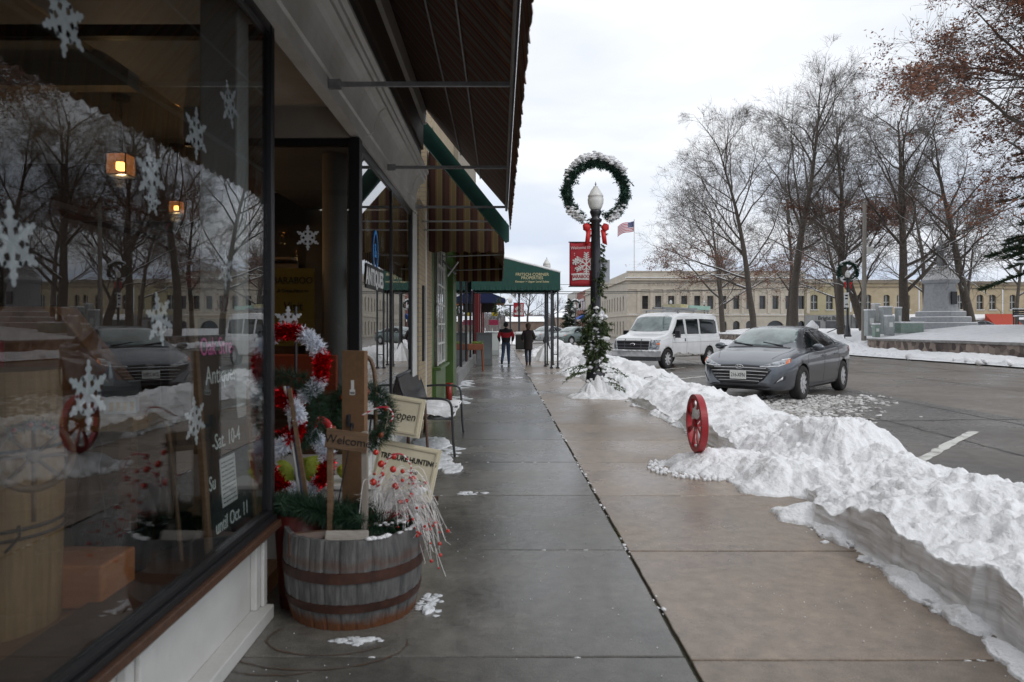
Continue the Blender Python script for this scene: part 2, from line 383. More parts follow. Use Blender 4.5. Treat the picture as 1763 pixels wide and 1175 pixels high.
tag(g.build('moss', mat('moss', (.05,.05,.012), (.09,.08,.02), 60, .95)), kind='stuff', label='moss growing in the sidewalk centre joint')

# ------------------------------------------------------------ snow banks
def lerpf(x, xs, ys): return float(np.interp(x, xs, ys))
def fbm(p, o=4): return noise.fractal(p, .9, 2.1, o)
def lumps(p, s, k=.5):
    d0 = noise.voronoi(p*s)[0]
    return max(0, k-d0[0])/k
def bank(mb, y0, y1, dy, XI, XO, HI, HM, nx, seed, face=True, amp=1.0):
    """XI/XO/HI/HM are functions of y; row across goes from sidewalk side to street side"""
    rows = int((y1-y0)/dy)+1; off = Vector((seed*7.1, seed*3.3, 0)); nf = 15
    vs = []
    for i in range(rows+1):
        y = y0+(y1-y0)*i/rows
        xi = XI(y)+.05*fbm(Vector((y*1.3, seed, 0)))+.018*fbm(Vector((y*7, seed, 2))); xo = XO(y)+.16*fbm(Vector((y*.9, seed, 5)))
        stp = noise.cell(Vector((y*1.35+.3, seed, 0))) if face else 0; xi += .045*stp
        hi = HI(y)*(1+.35*fbm(Vector((y*2.1, seed, 7)))+.10*stp); hm = HM(y)*(1+.35*fbm(Vector((y*.7, seed, 9))))
        for j in range(nf):      # cut face with ledges
            t = j/(nf-1); z = hi*t
            x = xi+.03*t*(1 if face else 3)
            q = Vector((x, y, z))
            st = .009*fbm(Vector((0, y*.9+z*5, z*40))+off) + .016*fbm(Vector((0, y*3, z*6))+off)+.05*max(0, fbm(Vector((0, y*2.1, seed))+off)-.15)+.006*fbm(Vector((0,y*14,z*14)))
            vs.append((x+st-(.05 if j == 0 else 0)*(1+fbm(Vector((y*9,0,0)))), y, z-.02*(j == 0)))
        for j in range(1, nx+1):
            t = j/nx; x = xi+.03+(xo-xi-.03)*t
            env = hi+(hm-hi)*math.sin(min(1, t/.6)*math.pi/2) if t < .6 else hm*(1-((t-.6)/.4)**2.4)
            edge = min(1, (1-t)*7, t*9+.35)
            q = Vector((x, y, 0))+off
            n_ = .10*fbm(q*1.3)+.060*fbm(q*3.6+Vector((9,0,0)), 6)+.026*fbm(q*11, 5)+.045*lumps(q, 3.2, .5)*(.5+fbm(q*.9))+.034*lumps(q+Vector((3,1,0)), 8, .5)**.5*max(0,.5+fbm(q*1.7))+.019*lumps(q+Vector((1,7,0)), 16, .5)**.5*max(0,.5+fbm(q*2.3))+.011*fbm(q*24,3)
            z = max(-.06, (env+n_*amp*(.35+.65*edge)*min(1, env*6+.15)-.03)*(1 if t < .999 else 0)+ST*(t > .9)*((t-.9)*10))
            sx_ = .03*fbm(q*5+Vector((0,0,4)))
            vs.append((x+sx_*edge, y+.03*fbm(q*5+Vector((0,0,8)))*edge, z))
    W = nf+nx
    fs = [(i*W+j, i*W+j+1, (i+1)*W+j+1, (i+1)*W+j) for i in range(rows) for j in range(W-1)]
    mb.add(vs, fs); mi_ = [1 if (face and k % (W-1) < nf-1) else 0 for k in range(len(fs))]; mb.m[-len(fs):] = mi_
def mound(mb, cx, cy, rx, ry, h, seed, res=.03, z0=0, p=1.6):
    off = Vector((seed*5.7, seed*2.9, 0)); nr = max(8, int(max(rx, ry)/res)); na = max(28, int(6.28*max(rx,ry)/res*.8)); na = min(na, 150); nr = min(nr, 60)
    vs = []
    for i in range(nr+1):
        t = i/nr
        for j in range(na):
            a = 2*math.pi*j/na; k = 1+.28*fbm(Vector((math.cos(a)*1.4, math.sin(a)*1.4, seed)))+.05*fbm(Vector((math.cos(a)*6, math.sin(a)*6, seed)))
            x = cx+rx*t*k*math.cos(a); y = cy+ry*t*k*math.sin(a); q = Vector((x, y, 0))+off
            env = h*(1-t**p)
            n_ = .07*fbm(q*2)+.05*fbm(q*5, 6)+.02*fbm(q*14,4)+.035*lumps(q, 5, .5)*max(0,.5+fbm(q*1.5))+.028*lumps(q, 11, .5)**.5*max(0,.5+fbm(q*2))+.008*fbm(q*28,3)
            n_ *= min(1, h*3+.1) if h > .02 else .14; env -= (.010 if h <= .02 else 0)*max(0, .3+fbm(q*9,3)*2)
            e = min(1, (1-t)*5)
            vs.append((x, y, z0+(env+n_*(.2+.8*e)+.012 if t < 1 else -.02)))
    fs = []
    for i in range(nr):
        for j in range(na):
            j2 = (j+1) % na; fs.append((i*na+j, (i+1)*na+j, (i+1)*na+j2, i*na+j2))
    mb.add(vs, fs)
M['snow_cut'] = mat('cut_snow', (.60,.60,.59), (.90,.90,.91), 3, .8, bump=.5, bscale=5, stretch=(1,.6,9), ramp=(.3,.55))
sb = MB()
YS = (0, 3.1, 4.6, 5.3, 5.8, 6.4, 8.8, 10.5, 14, 20, 31, 48)
YH = (0, 3.1, 3.9, 4.0, 4.9, 5.05, 5.5, 6.2, 8.5, 9.2, 10.4, 10.8, 12.2, 12.6, 13.4, 13.9, 15, 17, 18, 22, 48)
XI = lambda y: lerpf(y, YS, (2.28, 2.34, 2.43, 2.36, 2.62, 2.70, 2.66, 2.70, 2.62, 2.60, 2.60, 2.6))
XO = lambda y: lerpf(y, (0,3,5.5,6.3,7.2,9.4,11.3,14.5,16,21,26,48), (4.5,4.5,4.35,4.2,4.35,4.3,4.4,4.3,4.4,4.4,4.2,4.2))
HI = lambda y: lerpf(y, YH, (.30,.29,.24,.285,.25,.20,.12,.07,.16,.24,.20,.07,.08,.17,.15,.05,.06,.05,.12,.06,.08))
HM = lambda y: lerpf(y, (0,3,5,5.9,6.6,7.2,7.9,9.4,11.3,14.5,17,20,25,31,48), (.40,.38,.33,.24,.42,.52,.42,.32,.34,.36,.40,.50,.50,.55,.5))
bank(sb, .5, 2.6, .05, XI, XO, HI, HM, 44, 1)
bank(sb, 2.6, 9.0, .018, XI, XO, HI, HM, 104, 1)
bank(sb, 9.0, 16, .05, XI, XO, HI, HM, 44, 1)
bank(sb, 16, 47, .13, XI, XO, HI, HM, 24, 1, amp=1.3)
mound(sb, 2.45, 7.35, .72, .55, .17, 3, .022, p=2.2)
mound(sb, 2.85, 6.75, .75, .8, .24, 5, .022)
mound(sb, 3.5, 7.15, .55, .45, .50, 8, .022, p=2.6)
mound(sb, 2.42, 5.5, .26, .30, .09, 12, .018)
mound(sb, 2.25, 14.9, .75, .55, .16, 14, .03)
mound(sb, 2.75, 15.6, .9, .9, .42, 15, .03)
for i, (x, y, rx, ry, h) in enumerate(((2.2,31,.6,.6,.3),(2.6,26,.7,1.3,.35),(2.3,22,.6,1.1,.22),(3.2,20,.9,1.2,.55),(2.6,38,.9,2,.5),(1.9,36,.7,1.2,.3),(-.4,62,3,2.5,.8),(3.5,44,1,2,.7),(4.7,12.6,.5,.6,.10))):
    mound(sb, x, y, rx, ry, h, 20+i, .06 if i > 1 else .03, z0=(ST if x > 4 else 0))
for i in range(34):
    q = rnd(100+i); y = 2.7+9.5*q.random(); mound(sb, XI(y)-.01, y, q.uniform(.04,.13), q.uniform(.08,.3), q.uniform(.02,.07), 100+i, .012, p=1.3)
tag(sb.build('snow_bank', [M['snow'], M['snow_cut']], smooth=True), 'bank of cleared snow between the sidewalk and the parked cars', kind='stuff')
# churned slush beside the saloon's wheel
sl = MB(); rr = rnd(8)
for i in range(1900):
    y = rr.uniform(11.2, 16); x = 4.6+(y-11.5)*.55+rr.gauss(0,.7)
    if x < 4.3: continue
    s = rr.uniform(.012,.045)*(.4+rr.random()); sl.ico((x, y, ST+s*.1), s, 0, 1.4, 2, (1.4,1.2,.55))
for i in range(200):
    y = rr.uniform(4, 26); x = 4.35+abs(rr.gauss(0,.22)); s = rr.uniform(.015,.06); sl.ico((x, y, ST+s*.3), s, 0, .8, 1)
tag(sl.build('slush', M['snow_dirty'], smooth=True), 'dirty slush on the road near the grey car', kind='stuff')
# loose chunks along the sidewalk edge
ch = MB()
for i in range(900):
    y = 2.6+22*rr.random()**1.7
    if noise.noise(Vector((y*1.7,3,0))) < .02: continue
    x = XI(y)-.0-abs(rr.gauss(0,.06)); s = .004+.03*rr.random()**3*(1+.03*y); ch.ico((x, y, s*.2), s, 0, 1.1, 2, (1.3,1.1,.6))
for i in range(160):
    a = rr.uniform(2.4, 5.6); k = rr.uniform(.95,1.15); ch.ico((2.45+.78*k*math.cos(a), 7.35+.58*k*math.sin(a), .008), rr.uniform(.01,.035), 0, .9, 1)
for i in range(0):
    y = rr.uniform(3, 9); x = rr.uniform(2.6, 4.1); 
    z = HM(y)+.02; s = rr.uniform(.01,.03)
    ch.ico((x, y, z-.02), s, 0, 1.0, 2)
tag(ch.build('snow_chunks', M['snow'], smooth=True), 'loose chunks broken from the snow bank', kind='stuff')
# thin icy patches on the sidewalk
ip = MB()
def patch_ice(cx, cy, rx, ry, n, seed, smin=.008, smax=.035):
    q = rnd(seed)
    for i in range(n):
        a = q.random()*6.28; k = math.sqrt(q.random()); x = cx+rx*k*math.cos(a); y = cy+ry*k*math.sin(a)
        if noise.noise(Vector((x*9, y*7, seed))) < -.08: continue
        s = q.uniform(smin, smax); ip.ico((x, y, .001), s, 0, .8, 2, (1.5,1.2,.16))
patch_ice(-.69, 3.33, .12, .045, 60, 2, .004, .016); mound(ip, -.66, 3.335, .06, .022, .003, 65, .004, p=3); patch_ice(-.38, 3.75, .07, .17, 60, 3, .004, .015); mound(ip, -.385, 3.70, .035, .07, .004, 66, .006, p=3)
mound(ip, -.78, 7.75, .26, .55, .012, 61, .02, p=3); mound(ip, -.95, 6.7, .2, .35, .012, 62, .02, p=3); mound(ip, -.52, 7.4, .12, .3, .008, 63, .02, p=3); mound(ip, -.9, 8.9, .25, .6, .012, 64, .02, p=3); patch_ice(-.25, 6.25, .14, .08, 30, 6, .01, .03); patch_ice(-.62, 8.4, .12, .5, 50, 7, .02, .06)
patch_ice(-.9, 14, .25, 1.2, 60, 8, .04, .1); patch_ice(-.95, 18, .2, 1.4, 50, 9, .04, .1); patch_ice(.2, 20.5, .5, .25, 20, 10, .03, .07)
tag(ip.build('ice_patches', mat('ice_snow', (.62,.65,.68), (.8,.82,.84), 18, .45, bump=.3, bscale=60), smooth=True), 'thin icy snow left beside the planter and bench', kind='stuff')
# rust rings around the planter
g = MB(); rr = rnd(3)
for cx, cy, r_, a0, a1 in ((-.86,3.30,.42,190,370),(-.82,3.36,.30,150,330),(-.98,3.2,.33,200,300)):
    pts = [Vector((cx+r_*math.cos(R(a0+(a1-a0)*i/40)), cy+.62*r_*math.sin(R(a0+(a1-a0)*i/40)))) for i in range(41)]
    ribbon(g, pts, .008, .0035, 0, 1.2)
tag(g.build('sidewalk_rust_marks', mat('rust_stain', (.10,.05,.022), (.08,.07,.06), 20, .6)), kind='structure')

# ------------------------------------------------------------ park across the street
def park_z(x): return .82 if x < 22.6 else min(1.62, .82+(x-22.6)*.13)
def sheet(name, x0, x1, y0, y1, nx, ny, zf, m, **kw):
    mb = MB(); vs = [(x0+(x1-x0)*i/nx, y0+(y1-y0)*j/ny, zf(x0+(x1-x0)*i/nx, y0+(y1-y0)*j/ny)) for j in range(ny+1) for i in range(nx+1)]
    mb.add(vs, [(j*(nx+1)+i, j*(nx+1)+i+1, (j+1)*(nx+1)+i+1, (j+1)*(nx+1)+i) for j in range(ny) for i in range(nx)])
    o = mb.build(name, m, smooth=True); tag(o, **kw); return o
sheet('park_lawn', 22.42, 80, -12, 41.8, 60, 60, lambda x, y: park_z(x)+.03*fbm(Vector((x*.6, y*.6, 1))), M['snow'], kind='structure')
sheet('park_lawn_far', 22.42, 80, 50, 82, 60, 40, lambda x, y: park_z(x)*.8+.03*fbm(Vector((x*.6, y*.6, 1))), M['snow'], kind='structure')
sheet('park_path', 22.42, 80, 41.8, 50, 60, 12, lambda x, y: (park_z(x)-.02)*min(1, (x-22.3)/2.5), M['snow'], kind='structure')
stone = mat('rubble_stone', (.07,.055,.045), (.22,.18,.14), 6, .85, bump=.6, bscale=9, ramp=(.4,.6))
n, l = stone.node_tree.nodes, stone.node_tree.links
vo = n.new("ShaderNodeTexVoronoi"); vo.inputs["Scale"].default_value = 3.2; t_ = n.new("ShaderNodeTexCoord"); l.new(t_.outputs["Object"], vo.inputs["Vector"])
rp_ = n.new("ShaderNodeValToRGB"); rp_.color_ramp.elements[0].color = (.06,.045,.04,1); rp_.color_ramp.elements[1].color = (.30,.24,.20,1)
sp_ = n.new("ShaderNodeSeparateColor"); l.new(vo.outputs["Color"], sp_.inputs[0]); l.new(sp_.outputs[0], rp_.inputs[0]); l.new(rp_.outputs[0], n["Principled BSDF"].inputs["Base Color"])
for y0, y1, lb in ((-12, 41.8, 'long rubble stone retaining wall with flat coping below the monument lawn'), (50, 80, 'far length of stone retaining wall beyond the park steps')):
    t = thing('retaining_wall', lb, 'wall', (22, y0, 0), group='retaining walls around the park')
    MB().box(0, .42, 0, y1-y0, -.2, .70).build('stone_face', stone, t)
    MB().box(-.06, .48, 0, y1-y0, .70, .80).build('coping', mat('coping', (.16,.15,.14), (.26,.25,.24), 5, .7), t, bevel=.02)
# snow strip at the far kerb
fb = MB()
bank(fb, 2, 76, .22, lambda y: 19.3+.3*math.sin(y*.3), lambda y: 22.0, lambda y: .10, lambda y: .30, 20, 7, face=False, amp=.8)
mound(fb, 21.3, 45, 1.8, 2.4, 1.0, 41, .15); mound(fb, 22.6, 48, 1.5, 2, 1.1, 42, .15); mound(fb, 20.9, 41.5, 1.2, 1.6, .55, 43, .12)
for i in range(60):
    q = rnd(i); y = q.uniform(15, 70); fb.ico((19.4+q.uniform(-.3,.5), y, .1), q.uniform(.08,.22), 0, .8, 1)
tag(fb.build('far_snow_bank', M['snow'], smooth=True), 'ploughed snow along the far kerb below the stone wall', kind='stuff')
# ------------------------------------------------------------ antique shop
WX = -1.2
shop = thing('antique_shop', 'white trimmed antique shopfront with large dark framed display windows', 'shop', (-1.2, 0, 0))
def P(mb, name, m, parent=shop, bevel=0, smooth=False):      # builder in world coordinates parented to a thing
    o = mb.build(name, m, None, smooth, bevel); o.parent = parent
    o.matrix_parent_inverse = Matrix.Translation(parent.location).inverted() if parent.rotation_euler.z == 0 else parent.matrix_basis.inverted()
    return o
Y0, Y1, Y2, Y3 = -2.5, 3.6, 5.76, 9.25
# base panelling under windows
def base(y0, y1, name='base_panel'):
    b = MB(); b.box(-1.5, -1.26, y0, y1, 0, .44)
    b.box(-1.26, -1.205, y0, y1, .40, .46); b.box(-1.26, -1.17, y0, y1, 0, .07)
    k = max(1, round((y1-y0)/1.35)); st = (y1-y0)/k
    for i in range(k+1):
        c = y0+i*st; a, e = max(y0, c-.10), min(y1, c+.10); b.box(-1.26, -1.225, a, e, .071, .399)
        b.box(-1.225, -1.205, max(y0, c-.05), min(y1, c+.05), .071, .399)
    P(b, name, M['white_worn'], bevel=.006)
base(Y0, Y1); base(Y2, Y3)
b = MB()
b.box(-1.5, -1.14, Y0, Y1+.03, .462, .50); P(b, 'sill', M['wood_dk'], bevel=.005)
b = MB(); b.box(-1.235, -1.16, Y0, Y1+.02, .501, .53); b.box(-1.225, -1.175, Y0, Y1, .531, .555); P(b, 'sill_track', M['darkmetal'], bevel=.003)
b = MB(); b.box(-1.5, -1.14, Y2-.03, Y3, .462, .50); P(b, 'sill', M['wood_dk'], bevel=.005)
# frames
def vpost(x, y, w_=.05, z0=.5, z1=3.05, d=.05): return MB().box(x-d/2, x+d/2, y-w_/2, y+w_/2, z0, z1)
P(vpost(WX, Y1, .05, .555), 'corner_post', M['darkmetal'], bevel=.004)
P(vpost(WX, Y2, .12, .5, d=.09), 'corner_post', M['darkmetal'], bevel=.004)
for y in (7.6,): P(vpost(WX, y, .035, d=.035), 'mullion', M['darkmetal'])
P(vpost(WX, Y3, .10, .1), 'mullion', M['darkmetal'])
P(MB().box(WX-.03, WX+.02, Y0, Y1, 3.0, 3.055), 'head_frame', M['darkmetal'])
P(MB().box(WX-.03, WX+.02, Y2, Y3, 2.98, 3.055), 'head_frame', M['darkmetal'])
P(MB().box(-2.6, WX+.02, Y2-.03, Y2+.03, 2.99, 3.05), 'head_frame', M['darkmetal'])
P(MB().box(-2.6, WX, Y1-.03, Y1+.03, 2.99, 3.05), 'head_frame', M['darkmetal'])
P(MB().box(-2.6, WX-.045, Y2-.02, Y2+.02, .45, .52), 'return_sill', M['wood_dk'])
P(MB().box(-2.6, WX-.025, Y2-.015, Y2+.0, 0, .45), 'return_base', M['white_worn'])
P(MB().box(-2.6, WX-.025, Y1-.02, Y1+.02, .45, .52), 'return_sill', M['wood_dk'])
P(MB().box(-2.6, WX-.06, Y1-.015, Y1+.015, 0, .45), 'return_base', M['white_worn'])
# panes
P(MB().box(WX-.003, WX+.003, Y0, Y1-.026, .556, 2.999), 'window_pane', M['glass'])
P(MB().box(WX-.003, WX+.003, Y2+.062, 7.582, .52, 2.979), 'window_pane', M['glass'])
P(MB().box(WX-.003, WX+.003, 7.618, Y3-.051, .52, 2.979), 'window_pane', M['glass'])
P(MB().box(-2.6, WX-.046, Y2-.003, Y2+.003, .521, 2.989), 'window_pane', M['glass'])
P(MB().box(-2.6, WX-.026, Y1-.003, Y1+.003, .521, 2.989), 'window_pane', M['glass'])
# door at the back of the entry
P(MB().box(-2.62, -2.615, Y1+.03, Y2-.03, 2.24, 3.29), 'transom_pane', M['glass']); P(MB().box(-2.65, -2.59, Y1+.03, Y2-.03, 2.2, 2.235), 'transom_bar', M['wood_dk'])
dr = P(MB().box(-2.64, -2.60, Y1+.35, Y2-.35, .05, 2.15), 'door', M['wood_dk'])
for y0, y1 in ((Y1+.03, Y1+.33), (Y2-.33, Y2-.03)): P(MB().box(-2.66, -2.59, y0, y1, 0, 2.199), 'door_jamb', M['wood_dk'])
P(MB().box(-2.6, -1.4, Y1, Y2, -.02, .02), 'entry_floor', mat('entry_concrete', (.10,.10,.098), (.2,.2,.19), 6, .5, .7))
P(MB().box(-2.6, -1.235, Y1+.03, Y2-.03, 3.30, 3.34), 'entry_ceiling', M['ceil'])
P(MB().box(-2.6, -1.235, Y2-.05, Y2-.01, 3.052, 3.30), 'entry_header', M['ceil'])
# fascia with cove, profile in (x,z)
prof = [(-1.23,3.06),(-1.155,3.06),(-1.155,3.085),(-1.185,3.10),(-1.185,3.22),(-1.17,3.235)]
for i in range(7):
    a = i/6*math.pi/2; prof.append((-1.17+.10*(1-math.cos(a)), 3.25+.24*math.sin(a)))
prof += [(-1.05,3.50),(-1.05,3.54),(-1.03,3.56),(-1.03,3.60),(-1.0,3.62),(-1.0,3.65),(-1.23,3.65)]
b = MB(); b.prism(prof[::-1], lambda p: (p[0], Y0, p[1]), lambda p: (p[0], Y3+.42, p[1])); P(b, 'fascia', M['white'], smooth=False)
for yb in (2.35, 6.05, 8.7): P(MB().tube([(-1.16,yb,3.15),(-1.10,yb,3.19),(-1.09,yb,3.27),(-1.05,yb,3.36),(-.99,yb,3.41)], .005, 6), 'hook', M['white_worn'])
P(MB().box(-1.4, -1.10, Y0, Y3+.4, 3.652, 4.6), 'sign_band', mat('brown_board', (.06,.05,.045), (.09,.08,.07), 3, .6, stretch=(1,1,12)))
P(MB().box(-1.098, -1.03, Y0, Y3+.4, 4.30, 4.62), 'awning_box', M['white_worn'])
P(MB().box(-1.098, -1.07, Y0, Y3+.4, 3.95, 4.28), 'awning_board', mat('brown_boards', (.07,.055,.045), (.11,.09,.075), 3, .6, stretch=(1,1,20)))
P(MB().box(-1.6, -1.12, Y0, Y3+.5, 4.63, 8), 'upper_wall', mat('upper_brick', (.25,.2,.13), (.35,.28,.2), 8, .8))
# interior shell
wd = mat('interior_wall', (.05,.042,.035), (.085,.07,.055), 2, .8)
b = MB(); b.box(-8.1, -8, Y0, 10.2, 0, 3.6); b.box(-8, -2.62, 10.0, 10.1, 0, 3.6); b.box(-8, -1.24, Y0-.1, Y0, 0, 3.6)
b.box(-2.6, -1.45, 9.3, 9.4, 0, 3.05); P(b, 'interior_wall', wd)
P(MB().box(-8, -1.24, Y0, Y1, 3.42, 3.5), 'ceiling', M['ceil']); P(MB().box(-8, -2.62, Y1, 10, 3.42, 3.5), 'ceiling', M['ceil'])
P(MB().box(-2.6, -1.24, Y2+.04, Y3, 3.06, 3.1), 'display_ceiling', wd)
P(MB().box(-8, -2.7, 5.05, 5.2, 3.25, 3.419), 'ceiling_beam', M['ceil'])
P(MB().box(-8, -2.7, 8.2, 8.3, 2.75, 3.419), 'dark_header', M['wood_dk'])
P(MB().box(-8, -1.3, Y0, 10, -.1, .1), 'shop_floor', M['floorwood'])
P(MB().box(-2.9, -1.26, Y0, Y1-.03, .40, .47), 'display_platform', M['floorwood'])
P(MB().box(-2.6, -1.26, Y2+.04, Y3, .40, .47), 'display_platform', M['floorwood'])
P(MB().box(-1.47, -1.285, 3.40, 3.56, .47, 3.419), 'interior_column', M['white'], bevel=.01)
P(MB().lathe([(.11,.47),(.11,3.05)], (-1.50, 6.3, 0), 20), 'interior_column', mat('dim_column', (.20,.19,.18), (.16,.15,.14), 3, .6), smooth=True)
# pilaster, brick pier beyond the shop
tan = brick('tan_brick', (.36,.28,.17), (.42,.33,.21), (.25,.22,.18))
t = thing('brick_pier', 'tan brick pier with white board between antique shop and green shopfront', 'pier', (-1.2, 9.4, 0))
P(MB().box(-1.6, -1.17, Y3+.06, 9.75, 0, 3.05), 'white_board', M['white_worn'], t, bevel=.005)
P(MB().box(-1.6, -1.14, 9.76, 10.6, 0, 3.3), 'brick_face', tan, t)
P(MB().box(-1.6, -1.15, 10.61, 10.85, 0, 3.3), 'downpipe_board', M['white_worn'], t, bevel=.01)
P(MB().box(-1.6, -1.16, 10.86, 11.75, 0, 4.9), 'brick_face', tan, t)
P(MB().box(-1.139, -1.11, 10.1, 10.3, 1.0, 2.1), 'plaque', M['darkmetal'], t, bevel=.005)

# ------------------------------------------------------------ striped awning over the antique shop
aw = [(0,(.16,.14,.125)),(.24,(.13,.055,.035)),(.36,(.48,.20,.05)),(.39,(.07,.035,.026)),(.52,(.20,.085,.055)),(.62,(.11,.09,.08)),(.80,(.42,.18,.05)),(.83,(.10,.05,.038))]
awm = stripes('striped_canvas', aw, .34, 1, .13)
t = thing('striped_awning', 'large brown and black striped awning over the antique shop windows', 'awning', (-1.1, 0, 0))
FX, FZ, BX, BZ = .10, 3.15, -1.03, 4.52
b = MB(); ys = [Y0+i*.25 for i in range(int((9.75-Y0)/.25)+1)]; NS = 10; vs = []
for y in ys:
    for k in range(NS+1):
        s = k/NS; sag = .03*math.sin(math.pi*s)*(1+.3*math.sin(y*7))
        vs.append((BX+(FX-BX)*s, y, BZ+(FZ-BZ)*s-sag))
n_ = NS+1; b.add(vs, [(i*n_+j, i*n_+j+1, (i+1)*n_+j+1, (i+1)*n_+j) for i in range(len(ys)-1) for j in range(NS)])
o = P(b, 'canvas', awm, t, smooth=True); md = o.modifiers.new('s', 'SOLIDIFY'); md.thickness = .004
def valance(y0, y1, x, z, drop, m, t, axis='y', flare=.03, pitch=.22, name='valance'):
    b = MB(); k = max(4, int((y1-y0)/.02)); vs = []
    for i in range(k+1):
        y = y0+(y1-y0)*i/k; d = drop*(.87+.13*abs(math.sin(math.pi*(y-y0)/pitch))**.7)
        wv = .002*math.sin(y*23)+.002*math.sin(y*57)
        for s in (0, .5, 1):
            if axis == 'y': vs.append((x+flare*s+wv*s*2, y, z-d*s))
            else: vs.append((y, x+wv*s*2, z-d*s))
    b.add(vs, [(i*3+j, i*3+j+1, (i+1)*3+j+1, (i+1)*3+j) for i in range(k) for j in range(2)])
    o = P(b, name, m, t); md = o.modifiers.new('s', 'SOLIDIFY'); md.thickness = .004; return o
valance(Y0, 9.75, FX+.006, FZ, .30, awm, t, pitch=.14)
b = MB(); b.tube([(FX-.02,Y0,FZ-.02),(FX-.02,9.75,FZ-.02)], .018, 8); P(b, 'front_bar', M['metal'], t, smooth=True)
b = MB()
for s in (.42, .66): b.tube([(BX+(FX-BX)*s, Y0, BZ+(FZ-BZ)*s-.055), (BX+(FX-BX)*s, 9.7, BZ+(FZ-BZ)*s-.055)], .008, 6)
P(b, 'purlin_rod', M['metal'], t)
for y in (-.5, 2.3, 4.8, 7.3, 9.72):
    P(MB().box(-1.10 if y < 9 else -1.12, FX-.03, y-.012, y+.012, 3.155, 3.185).box(-1.19, -1.10, y-.02, y+.02, 3.14, 3.20), 'awning_arm', M['metal'], t)
    P(MB().box(-.02, .0, y-.01, y+.01, 0, .001), 'arm_pin', M['metal'], t) if 0 else None
# ------------------------------------------------------------ dark green narrow awning roll beyond it
t = thing('green_awning', 'narrow dark green sloping awning edge behind the striped awning', 'awning', (-1.1, 10, 0))
b = MB(); b.prism([(-1.13,4.50),(.12,2.93),(.12,2.72),(.07,2.70),(-1.13,4.14)], lambda p: (p[0], 9.85, p[1]), lambda p: (p[0], 10.0, p[1])); P(b, 'side_panel', M['green_dk'], t)
b = MB(); b.prism([(-1.13,4.50),(.12,2.93),(.12,2.90),(-1.13,4.46)], lambda p: (p[0], 10.001, p[1]), lambda p: (p[0], 10.6, p[1])); P(b, 'canvas', M['green_dk'], t)
P(MB().tube([(-1.14,10.3,2.93),(.08,10.3,2.93)], .012, 8).tube([(-1.14,10.05,3.02),(.08,10.05,3.02)], .012, 8), 'awning_arm', M['metal'], t)
# ------------------------------------------------------------ second striped awning
s2 = [(0,(.09,.035,.022)),(.36,(.30,.20,.09)),(.40,(.14,.085,.04)),(.46,(.30,.21,.10)),(.50,(.20,.14,.06)),(.78,(.30,.20,.09)),(.82,(.05,.02,.015))]
t = thing('striped_awning', 'brown and tan striped awning with scalloped side valance over the green shopfront', 'awning', (-1.1, 10.9, 0))
mS = stripes('tan_striped_canvas', s2, .22, 0, .55); mY = stripes('tan_striped_canvas_long', s2, .22, 1, .30)
b = MB(); b.prism([(-1.13,4.30),(.04,2.98),(.04,2.90),(-1.13,2.90)], lambda p: (p[0], 10.95, p[1]), lambda p: (p[0], 10.955, p[1])); P(b, 'side_panel', mS, t)
valance(-1.13, .04, 10.952, 2.905, .24, mS, t, axis='x', pitch=.19, name='side_valance')
b = MB(); b.prism([(-1.13,4.30),(.04,2.98),(.045,2.985),(-1.125,4.305)], lambda p: (p[0], 10.96, p[1]), lambda p: (p[0], 17.2, p[1])); P(b, 'canvas', mY, t)
valance(10.96, 17.2, .045, 2.98, .30, mY, t, flare=.01)
b = MB(); b.prism([(-1.13,4.30),(.04,2.98),(.04,2.62),(-1.13,2.62)], lambda p: (p[0], 17.2, p[1]), lambda p: (p[0], 17.206, p[1])); P(b, 'end_valance', mS, t)
for y in (11.2, 13.5, 16.8): P(MB().tube([(-1.14,y,2.86),(.03,y,2.90)], .014, 8), 'awning_arm', M['metal'], t)
P(MB().tube([(-1.1,13.2,2.75),(-.85,13.2,2.5)], .025, 6).tube([(-1.0,13.1,2.45),(-.8,13.1,2.72)], .018, 6), 'crank', M['metal'], t)
# ------------------------------------------------------------ green shopfront
grn = mat('green_paint', (.052,.105,.020), (.07,.13,.028), 5, .4); lat = M['white']
t = thing('green_shopfront', 'bright green framed shopfront with white gridded window past the brick pier', 'shop', (-1.2, 12, 0))
P(MB().box(-1.7, -1.16, 11.76, 12.15, 0, 4.9), 'green_post', grn, t, bevel=.01)
P(MB().box(-1.5, -1.10, 11.9, 13.9, 0, .75).box(-1.5, -1.02, 11.9, 13.9, .751, .80), 'green_base', grn, t, bevel=.01)
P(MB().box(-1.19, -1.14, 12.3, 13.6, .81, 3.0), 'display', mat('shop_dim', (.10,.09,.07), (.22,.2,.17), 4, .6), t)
P(MB().box(-1.12, -1.114, 12.2, 13.7, .81, 2.95), 'window_pane', M['glass'], t)
b = MB()
for z in (.85,1.2,1.55,1.9,2.25,2.6,2.93): b.box(-1.11, -1.09, 12.2, 13.7, z-.018, z+.018)
for y in (12.2, 12.9, 13.7): b.box(-1.109, -1.088, y-.02, y+.02, .81, 2.95)
P(b, 'muntin', lat, t)
P(MB().box(-1.5, -1.08, 13.75, 14.1, .81, 3.6), 'green_post', grn, t, bevel=.01)
P(MB().box(-1.6, -1.3, 14.1, 15.5, .0, 3.0), 'shop_door', grn, t); P(MB().box(-1.6, -1.05, 15.5, 15.9, 0, 3.6), 'green_post', grn, t, bevel=.01)
P(MB().box(-1.5, -1.08, 16.4, 16.9, 0, 3.6), 'green_post', grn, t, bevel=.01); P(MB().box(-1.45, -1.10, 15.9, 16.4, 0, 3.0), 'green_panel', M['darkmetal'], t)
P(MB().box(-1.7, -1.16, 11.76, 17.2, 3.6, 8.0), 'upper_wall', tan, t)
